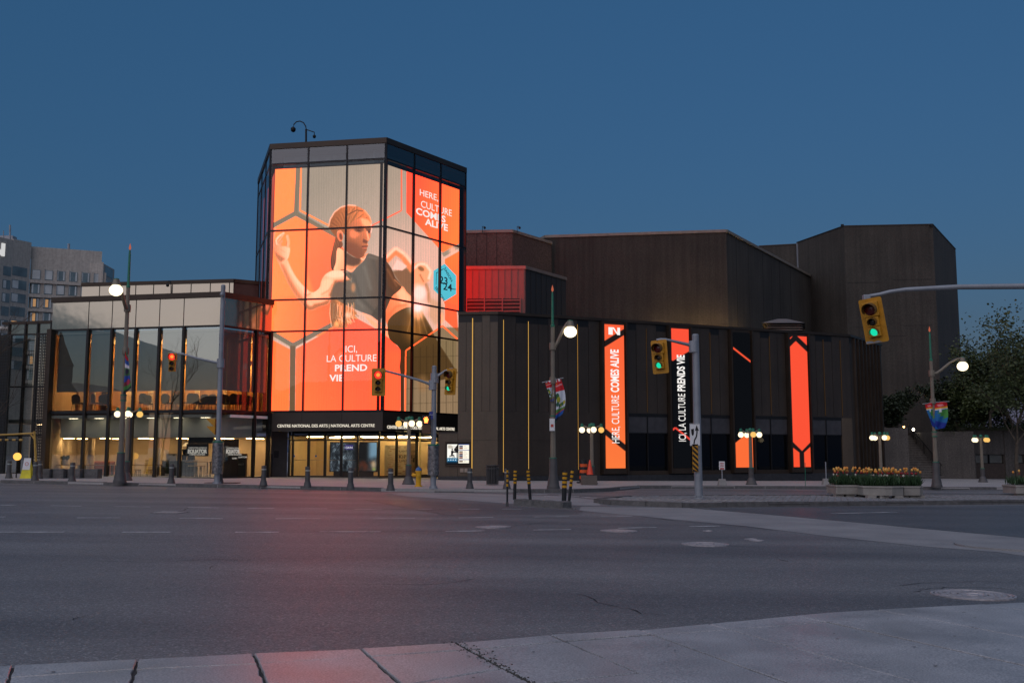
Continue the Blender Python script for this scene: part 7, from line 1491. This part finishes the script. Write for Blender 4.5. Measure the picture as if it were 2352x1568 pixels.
# centre pole with two heads and a walk signal
t, p, h = signal_pole('centre traffic signal pole with red and green heads before the tower', 995, 1122, 843); q = lambda x, y, d=0: Vector(at(x, y, p.y - d))
bracket(t, [q(994, 884), q(985, 881, .05), q(960, 872, .2), q(920, 860.5, .35), q(885, 851.5, .45), q(870, 850, .5), q(864, 850.5, .5)], [.065, .06, .055, .05, .045, .045, .05]); signal_head(t, q(869, 877, .62), .0, 'red', .95, True)
bracket(t, [q(998, 868), q(1004, 864, .05), q(1022, 852, .1), q(1034, 847.5, .1), q(1040, 847.5, .1)], [.06, .055, .05, .045, .05]); signal_head(t, q(1033, 876, .3), -.55, 'green', .92, True, .05)
ps = q(980, 974, .35); m = MB(); m.box(ps.x - .19, ps.x + .17, ps.y - .1, ps.y + .12, ps.z - .02, ps.z + .36); sg = m.build('walk_signal', mat('signal_black', (.02, .017, .015), .5), t, bevel=.02)
m = MB(); m.box(ps.x - .19, ps.x + .17, ps.y - .1, ps.y + .12, ps.z - .38, ps.z - .03); m.build('countdown_box', mat('amber_casing', (.10, .045, .02), .5), t, bevel=.02)
E_hand = emit('hand_red', (1, .16, .03), 7)
hand_pts = [(-.07, -.11), (.05, -.11), (.07, -.02), (.10, .04), (.075, .05), (.05, .01), (.055, .11), (.03, .115), (.02, .03), (.01, .13), (-.015, .13), (-.02, .03), (-.035, .12), (-.06, .115), (-.055, .02), (-.085, .09), (-.105, .08), (-.08, -.02)]
m = MB(); m.poly([(ps.x - .01 + x, ps.y - .112, ps.z + .17 + z * 1.05) for x, z in hand_pts]); m.build('raised_hand', E_hand, sg)
for y in (961, 999): m = MB(); m.tube([q(994, y), q(984, y + 1, .3)], .03, 6); m.build('signal_bracket', M_pole, t)
m = MB(); a = q(988, 963, .1); m.box(a.x - .02, a.x + .14, a.y - .32, a.y - .3, a.z, a.z + .32); m.xform(Matrix.Identity(4)); m.build('street_name_plate', mat('sign_blue', (.02, .03, .22), .4), t); text_mesh('name_lettering', 'Queen', .06, M_white, t, Matrix.Translation((a.x - .01, a.y - .325, a.z + .17)) @ Matrix.Rotation(R(90), 4, 'X'), 0, 'LEFT', .004)
sleeve(t, p, 994, 1020, 1091, .24)
# right pole on the island
t, p, h = signal_pole('right traffic signal pole with green head and keep right sign', 1605, 1145, 771, .13, .145); q = lambda x, y, d=0: Vector(at(x, y, p.y - d))
bracket(t, [q(1593, 796), q(1580, 791, .05), q(1550, 784, .2), q(1530, 779.5, .3), q(1518, 779, .3), q(1508, 781, .3)], [.06, .06, .05, .045, .045, .05]); signal_head(t, q(1514, 819, .4), -.5, 'green', .98, True, -.06)
def sign_quad(m, a, w_, h_, d0, d1): m.box(a.x - w_, a.x + w_, a.y - d1, a.y - d0, a.z - h_, a.z + h_); return m
a = q(1596, 998, .2); ks = sign_quad(MB(), a, .175, .385, 0, .012).build('keep_right_sign', M_white, t, bevel=.03); sgy = a.y - .016
def sp_(pts, name, mm): m = MB(); m.poly([(a.x + x * .6, sgy, a.z + z * .6) for x, z in pts]); m.build(name, mm, ks, recalc=False)
sp_([(-.22, .32), (-.05, .35), (-.06, .05), (-.12, -.08), (-.2, .04)], 'shield', M_black)
sp_([(-.1, -.52), (-.02, -.52), (-.01, -.36), (.12, -.12), (.16, .12), (.16, .25), (.24, .22), (.11, .56), (.0, .22), (.09, .25), (.08, .1), (.05, -.08), (-.07, -.3)], 'arrow', M_black)
for k in range(2):
    for (xa, za) in ((-.25, .6), (.25, -.6)): pass
sp_([(-.27, .62), (.27, .62), (.27, .605), (-.27, .605)], 'border', M_black); sp_([(-.27, -.62), (.27, -.62), (.27, -.605), (-.27, -.605)], 'border', M_black)
a = q(1597, 1051.5, .2); hb = sign_quad(MB(), a, .10, .48, 0, .012).build('hazard_board', M_yellow, t); sgy = a.y - .016
for k in range(6):
    z = .62 - k * .27; P4 = [(-.14, z + .16), (.14, z - .12), (.14, z - .26), (-.14, z + .02)]; P4 = [(x * .69, max(-.725, min(.725, zz)) * .655) for x, zz in P4]; m = MB(); m.poly([(a.x + x, sgy, a.z + zz) for x, zz in P4]); m.build('black_stripe', M_black, hb, recalc=False)
# mast arm from off-frame right
pA = gp(2560, 1240, .1); Ym = 28.0; hx_ = at(2006, 735, Ym); t = thing('mast_arm_signal', 'large green traffic signal hanging from a long mast arm at right', 'traffic signal', (18.6, 28.4, G(18.6) + .1)); q = lambda x, y, d=0: Vector(at(x, y, Ym - d))
m = MB(); m.lathe([(.2, 0), (.18, .2), (.15, 7.2), (.02, 7.25)], 16, t.location); m.build('pole', M_pole, t, smooth=True)
e1 = Vector((18.6, 28.4, at(2352, 650, 28).z + .9)); m = MB(); m.tube([e1, q(2352, 657.5), q(2200, 659), q(2080, 665), q(2044, 670), q(2020, 676), q(1996, 680)], [.13, .085, .075, .06, .055, .05, .05], 12); m.build('mast_arm', M_pole, t, smooth=True)
a = q(1990, 682); m = MB(); m.box(a.x - .1, a.x + .1, a.y - .08, a.y + .08, a.z - .14, a.z + .06); m.build('knuckle', M_pole, t, bevel=.02)
signal_head(t, q(2005, 736, .2), -.62, 'green', 1.06, True, -.13, .06, True)
# ------------------------------------------------------------------ marker posts on the stub
M_mblk = mat('marker_black', (.012, .012, .014), .5); M_myel = mat('marker_yellow', (.62, .3, .005), .4)
for i, (bx, by, tx_, ty_, w_, l) in enumerate(((1165, 1163, 1165.5, 1075, .03, 'thin striped marker post standing alone left of the granite stub'), (1182, 1147, 1183.5, 1077, .052, 'striped marker post second from left, upright behind the stub'), (1218, 1148, 1212.5, 1077, .05, 'striped marker post in the middle, leaning slightly left'), (1295, 1163, 1297.5, 1081, .075, 'widest striped marker post at the right end of the stub'), (1306, 1160, 1315, 1077, .048, 'striped marker post leaning right behind the widest one'))):
    off = .0 if i == 0 else .17; p = gp(bx, by, off if i in (1, 2) else 0); q_ = at(tx_, ty_, p.y); t = thing('marker_post', l, 'marker post', p, 0, 'striped flexible marker posts'); d = (q_ - p); m = MB(); m.tube([p, p.lerp(q_, .5), q_], [w_, w_, w_], 10); m.build('post', M_mblk, t)
    for k in range(4): a = .955 - k * .12; m = MB(); m.tube([p.lerp(q_, a - .068), p.lerp(q_, a)], w_ + .004, 10); m.build('yellow_band', M_myel, t)
    if i in (0, 3, 4): m = MB(); m.box(p.x - w_ * 1.4, p.x + w_ * 1.4, p.y - w_ * 1.4, p.y + w_ * 1.4, p.z - .02, p.z + .14); m.build('socket', M_bol, t, bevel=.01)
# ------------------------------------------------------------------ litter bin, barrel, cone, block, hydrant
p = G0(1131, 1114); t = thing('litter_bin', 'round black slatted litter bin on the far pavement', 'litter bin', p); m = MB(); m.lathe([(.24, .04), (.25, .9)], 18); m.build('liner', mat('bin_liner', (.012, .012, .012), .6), t, local=True)
for k in range(22): a = 2 * math.pi * k / 22; m = MB(); c_, s_ = math.cos(a), math.sin(a); m.tube([(c_ * .27, s_ * .27, .05), (c_ * .29, s_ * .29, .88)], .018, 4); m.build('slat', M_bol, t, local=True)
for z, r_ in ((.06, .29), (.78, .31), (.93, .32)): m = MB(); m.lathe([(r_, z - .02), (r_, z + .02), (r_ - .04, z + .02), (r_ - .04, z - .02)], 22, cap=False); m.build('hoop', M_bol, t, local=True)
p = G0(1341, 1109); t = thing('traffic_barrel', 'orange and black striped construction barrel on the pavement', 'barrel', p); m = MB(); m.box(-.36, .36, -.36, .36, 0, .07); m.build('rubber_base', M_mblk, t, local=True, bevel=.02)
M_or = mat('safety_orange', (.75, .10, .015), .5)
for k in range(7): m = MB(); r_ = .235 - k * .006; m.lathe([(r_, .07 + k * .155), (r_ - .004, .07 + (k + 1) * .155)], 20); m.build('band', M_or if k % 2 else M_mblk, t, local=True)
m = MB(); m.tube([(-.1, 0, 1.14), (-.06, 0, 1.22), (.06, 0, 1.22), (.1, 0, 1.14)], .025, 6); m.build('handle', M_mblk, t, local=True)
p = G0(1352, 1113); t = thing('concrete_ballast', 'brown box-shaped ballast block beneath the orange cone', 'block', p); m = MB(); m.box(-.37, .4, -.32, .32, 0, .46); m.build('block', mat('ballast_brown', (.12, .10, .085), .85, 0, var=.1), t, local=True, bevel=.015)
cp = Vector((p.x + .07, p.y, p.z + .47)); t = thing('traffic_cone', 'bright orange traffic cone on top of the ballast block', 'cone', cp); m = MB(); m.box(-.22, .22, -.22, .22, 0, .035); m.build('cone_base', M_mblk, t, local=True); m = MB(); m.lathe([(.17, .03), (.03, .74), (.025, .75)], 20); m.build('cone', mat('cone_red', (.9, .08, .03), .5), t, local=True, smooth=True)
p = G0(961, 1117); t = thing('fire_hydrant', 'yellow fire hydrant with blue cap in front of the entrance', 'hydrant', p); M_hy = mat('hydrant_yellow', (.75, .40, .01), .45)
m = MB(); m.lathe([(.17, 0), (.17, .05), (.115, .06), (.12, .62), (.15, .63), (.15, .68), (.13, .69)], 18); m.build('barrel', M_hy, t, local=True, smooth=True); m = MB(); m.lathe([(.135, .69), (.13, .75), (.08, .82), (.03, .84), (.03, .88)], 16); m.build('bonnet', mat('hydrant_blue', (.05, .15, .35), .5), t, local=True, smooth=True)
m = MB(); m.lathe([(.07, 0), (.07, .11), (.085, .11), (.085, .16), (.03, .17), (.03, .2)], 12); m.xform(Matrix.Translation((-.1, -.02, .5)) @ Matrix.Rotation(R(-90), 4, 'Y')); m.build('nozzle', M_hy, t, local=True, smooth=True); m = MB(); m.lathe([(.06, 0), (.06, .07), (.07, .07), (.07, .11)], 12); m.xform(Matrix.Translation((.02, -.1, .52)) @ Matrix.Rotation(R(90), 4, 'X')); m.build('nozzle', M_hy, t, local=True, smooth=True)
m = MB(); m.tube([(.03, .25, 0), (.03, .25, 2.35)], .035, 6); m.build('marker_rod', mat('rod_yellow', (.5, .4, .1), .5), t, local=True)
# temporary signs on concrete feet, thin rod
for i, (x, y, yt, l) in enumerate(((1659, 1115, 1059, 'small white no-stopping sign on a concrete foot'), (1898, 1113, 1060, 'bare sign post on a concrete foot left of the tulips'))):
    p = G0(x, y); t = thing('portable_sign', l, 'sign', p); m = MB(); m.taper(-.22, .22, -.2, .2, 0, .34, .7); m.build('concrete_foot', M_conc, t, local=True, bevel=.02); h = at(x, yt, p.y).z - p.z; m = MB(); m.box(-.022, .022, -.022, .022, .3, h); m.build('post', M_pole, t, local=True)
    if i == 0:
        m = MB(); m.box(-.145, .145, -.04, -.025, h - .42, h); m.build('plate', M_white, t, local=True); m = MB(); m.box(-.1, .1, -.046, -.041, h - .40, h - .33); m.build('red_arrow', mat('sign_red', (.5, .02, .02), .5), t, local=True)
        for k in range(3): m = MB(); m.box(-.09, .09, -.046, -.041, h - .1 - k * .08, h - .07 - k * .08); m.build('text_line', mat('sign_red', (.5, .02, .02), .5), t, local=True)
p = G0(1850, 1116); t = thing('snow_stake', 'thin green stake standing before the rightmost banner screen', 'stake', p); m = MB(); m.tube([(0, 0, 0), (.02, 0, at(1850, 1062, p.y).z - p.z)], .015, 5); m.build('rod', M_verd, t, local=True)
# far-left oddments: yellow folding sign, globe lamp, barrier
p = G0(62, 1098); t = thing('floor_sign', 'yellow folding floor sign with a white notice taped on', 'sign', p); m = MB(); m.hexa([(-.27, -.2, 0), (.27, -.2, 0), (.27, .2, 0), (-.27, .2, 0), (-.13, -.03, .95), (.13, -.03, .95), (.13, .03, .95), (-.13, .03, .95)]); m.build('panels', mat('sign_yellow', (.75, .65, .02), .5), t, local=True); m = MB(); m.hexa([(-.19, -.14, .42), (.17, -.14, .42), (.17, -.13, .42), (-.19, -.13, .42), (-.16, -.05, .98), (.17, -.05, .98), (.17, -.04, .98), (-.16, -.04, .98)]); m.build('notice', M_white, t, local=True)
m = MB(); m.lathe([(.09, 0), (.09, .006), (.07, .006), (.07, 0)], 16, cap=False); m.xform(Matrix.Translation((0, -.105, .7)) @ Matrix.Rotation(R(80), 4, 'X')); m.build('prohibition_ring', mat('ring_red', (.5, .05, .05), .5), t, local=True)
p = G0(37, 1097); t = thing('garden_globe_lamp', 'amber globe lamp on a thin black post at far left', 'lamp', p); h = at(37, 1048, p.y).z - p.z; m = MB(); m.tube([(0, 0, 0), (0, 0, h)], .03, 6); m.build('post', M_black, t, local=True); globe('globe', t, (0, 0, h), .19, emit('garden_globe', (1, .5, .1), 1.5))
p = G0(84, 1092); t = thing('barrier_gate', 'yellow height barrier frame with striped bar at far left', 'gate', p); q = lambda x, y: Vector(at(x, y, p.y)); M_by = mat('barrier_yellow', (.5, .3, .06), .5)
m = MB(); m.tube([p, q(79, 990)], .06, 6); m.build('post', M_by, t); m = MB(); m.tube([q(80, 994), q(30, 997), q(-20, 999)], .05, 6); m.build('beam', M_by, t); m = MB(); m.tube([q(79, 1008), q(70, 996)], .04, 6); m.build('brace', M_by, t)
for k in range(9): m = MB(); m.tube([q(52 - k * 8, 1010), q(52 - k * 8 - 7.4, 1009.8)], .06, 6); m.build('striped_bar', M_by if k % 2 == 0 else M_black, t)
# ------------------------------------------------------------------ tulip planters
M_plc = mat('planter_concrete', (.30, .28, .25), .85, 0, var=.12, vscale=2, bump=.2, bscale=50, fine=.2, streak=.12)
def planter(label, x0, x1, y, front, corner=None):
    """precast trough with chamfered corner, rim and feet"""
    pA, pB = gp(x0, y, .13), gp(x1, y, .13); w_ = pB.x - pA.x; c = Vector(((pA.x + pB.x) / 2, pA.y, G((pA.x + pB.x) / 2) + .13)); t = thing('tulip_planter', label, 'planter', c); hw = w_ / 2; d = front
    cz = .22; outl = [(-hw, 0), (-hw + .02, 0), (hw - cz, 0), (hw, cz), (hw, d), (-hw, d)] if corner is None else [(-hw, .0 + .5), (-hw + .1, .42), (corner, 0), (corner + .28, 0), (hw, .35), (hw, d), (-hw, d)]
    def ex(o, k): cx, cy = 0, d / 2; return [(cx + (x - cx) * k, cy + (yy - cy) * k) for x, yy in o]
    m = MB(); m.prism(ex(outl, .97), .09, .36); m.build('trough', M_plc, t, local=True, bevel=.015); m = MB(); m.prism(ex(outl, 1.0), .36, .44); m.build('rim', M_plc, t, local=True, bevel=.02); m = MB(); m.prism(ex(outl, .9), .435, .45); m.build('soil', mat('soil', (.03, .025, .02), .95), t, local=True)
    for fx in (-hw * .72, -hw * .1, hw * .62): m = MB(); m.box(fx - .16, fx + .16, .12, .4, 0, .09); m.build('foot', M_plc, t, local=True); 
    return t, c, hw, d
pls = [planter('left concrete planter of the three full of tulips on the island', 1920, 1992, 1140, 1.2), planter('middle and largest concrete tulip planter with a jutting corner', 1993, 2076, 1143.5, 1.5, corner=-.1), planter('right concrete planter of the three full of tulips on the island', 2077, 2122, 1143, 1.2), planter('concrete tulip planter cut off by the right frame edge', 2334, 2420, 1138, 1.2)]
L_tul = leaf_mat('tulip_leaf', (.02, .05, .02), (.05, .11, .04))
M_bloom = [mat('bloom_orange', (.75, .30, .05), .6, 0, var=.25, vscale=9), mat('bloom_white', (.7, .66, .55), .6), mat('bloom_red', (.35, .02, .03), .6), mat('bloom_yellow', (.8, .45, .10), .6, 0, var=.2, vscale=9)]
M_stem = mat('tulip_stem', (.05, .11, .04), .6)
TG = ['orange tulip', 'white tulip', 'low dark red tulip', 'yellow-orange tulip']; TP = ['in the left planter of the three on the island', 'in the largest middle planter on the island', 'in the right planter of the three on the island', 'in the planter cut off by the right frame edge']
rn = random.Random(14); src_t = {}
def tulip(kind, pos, h, pi):
    key = (kind, round(h * 8))
    if key in src_t: dup(src_t[key], pos, rn.uniform(0, 6), TG[kind] + ' ' + TP[pi]); return
    t = thing('tulip', TG[kind] + ' ' + TP[pi], 'tulip', pos, rn.uniform(0, 6), ('orange tulips', 'white tulips', 'red tulips', 'yellow tulips')[kind]); m = MB(); m.tube([(0, 0, 0), (.015, 0, h * .5), (.0, .01, h)], .008, 4); m.build('stem', M_stem, t, local=True)
    m = MB(); b = .72 if kind in (1, 2) else .9
    m.lathe([(.012, 0), (.04 * b, .03 * b), (.05 * b, .06 * b), (.042 * b, .1 * b), (.016 * b, .125 * b)], 8, (0, .01, h - .01)); m.build('bloom', M_bloom[kind], t, local=True, smooth=True)
    for s_ in (-1, 1): m = MB(); m.v = [(0, 0, .02), (s_ * .05, .02, h * .35), (s_ * .13, .03, h * .7), (s_ * .04, -.025, h * .35)]; m.f = [(0, 1, 2, 3)]; m.build('leaf', L_tul, t, local=True, recalc=False)
    src_t[key] = t
for pi, (t, c, hw, d) in enumerate(pls):
    n = (46, 60, 32, 14)[pi]
    for k in range(n):
        x = rn.uniform(-hw * .84, hw * .84); y = rn.uniform(.2 if pi != 1 else .55, d * .82); kind = rn.choices((0, 1, 2, 3), (42, 18, 18, 28))[0]; h = rn.uniform(.44, .60) if kind in (0, 3) else rn.uniform(.3, .44); tulip(kind, (c.x + x, c.y + y, c.z + .44), h, pi)
    m = MB()
    for k in range((560, 900, 420, 300)[pi]):
        x = rn.uniform(-hw * .88, hw * .88); y = rn.uniform(.15 if pi != 1 else .45, d * .88); a = rn.uniform(0, 6.28); l = rn.uniform(.18, .42); ln = rn.uniform(.02, .2); q_ = Vector((c.x + x, c.y + y, c.z + .44)); ax = Vector((math.cos(a) * ln, math.sin(a) * ln, l)); sd = Vector((-math.sin(a), math.cos(a), 0)) * .03; m.poly([q_, q_ + ax * .5 + sd, q_ + ax + Vector((math.cos(a), math.sin(a), 0)) * .04, q_ + ax * .5 - sd])
    tag(m.build('tulip_foliage', L_tul, None, recalc=False), ('tulip leaves massed in the left planter of the three', 'tulip leaves massed in the largest middle planter', 'tulip leaves massed in the right planter of the three', 'tulip leaves massed in the planter at the frame edge')[pi], 'foliage', kind='stuff')
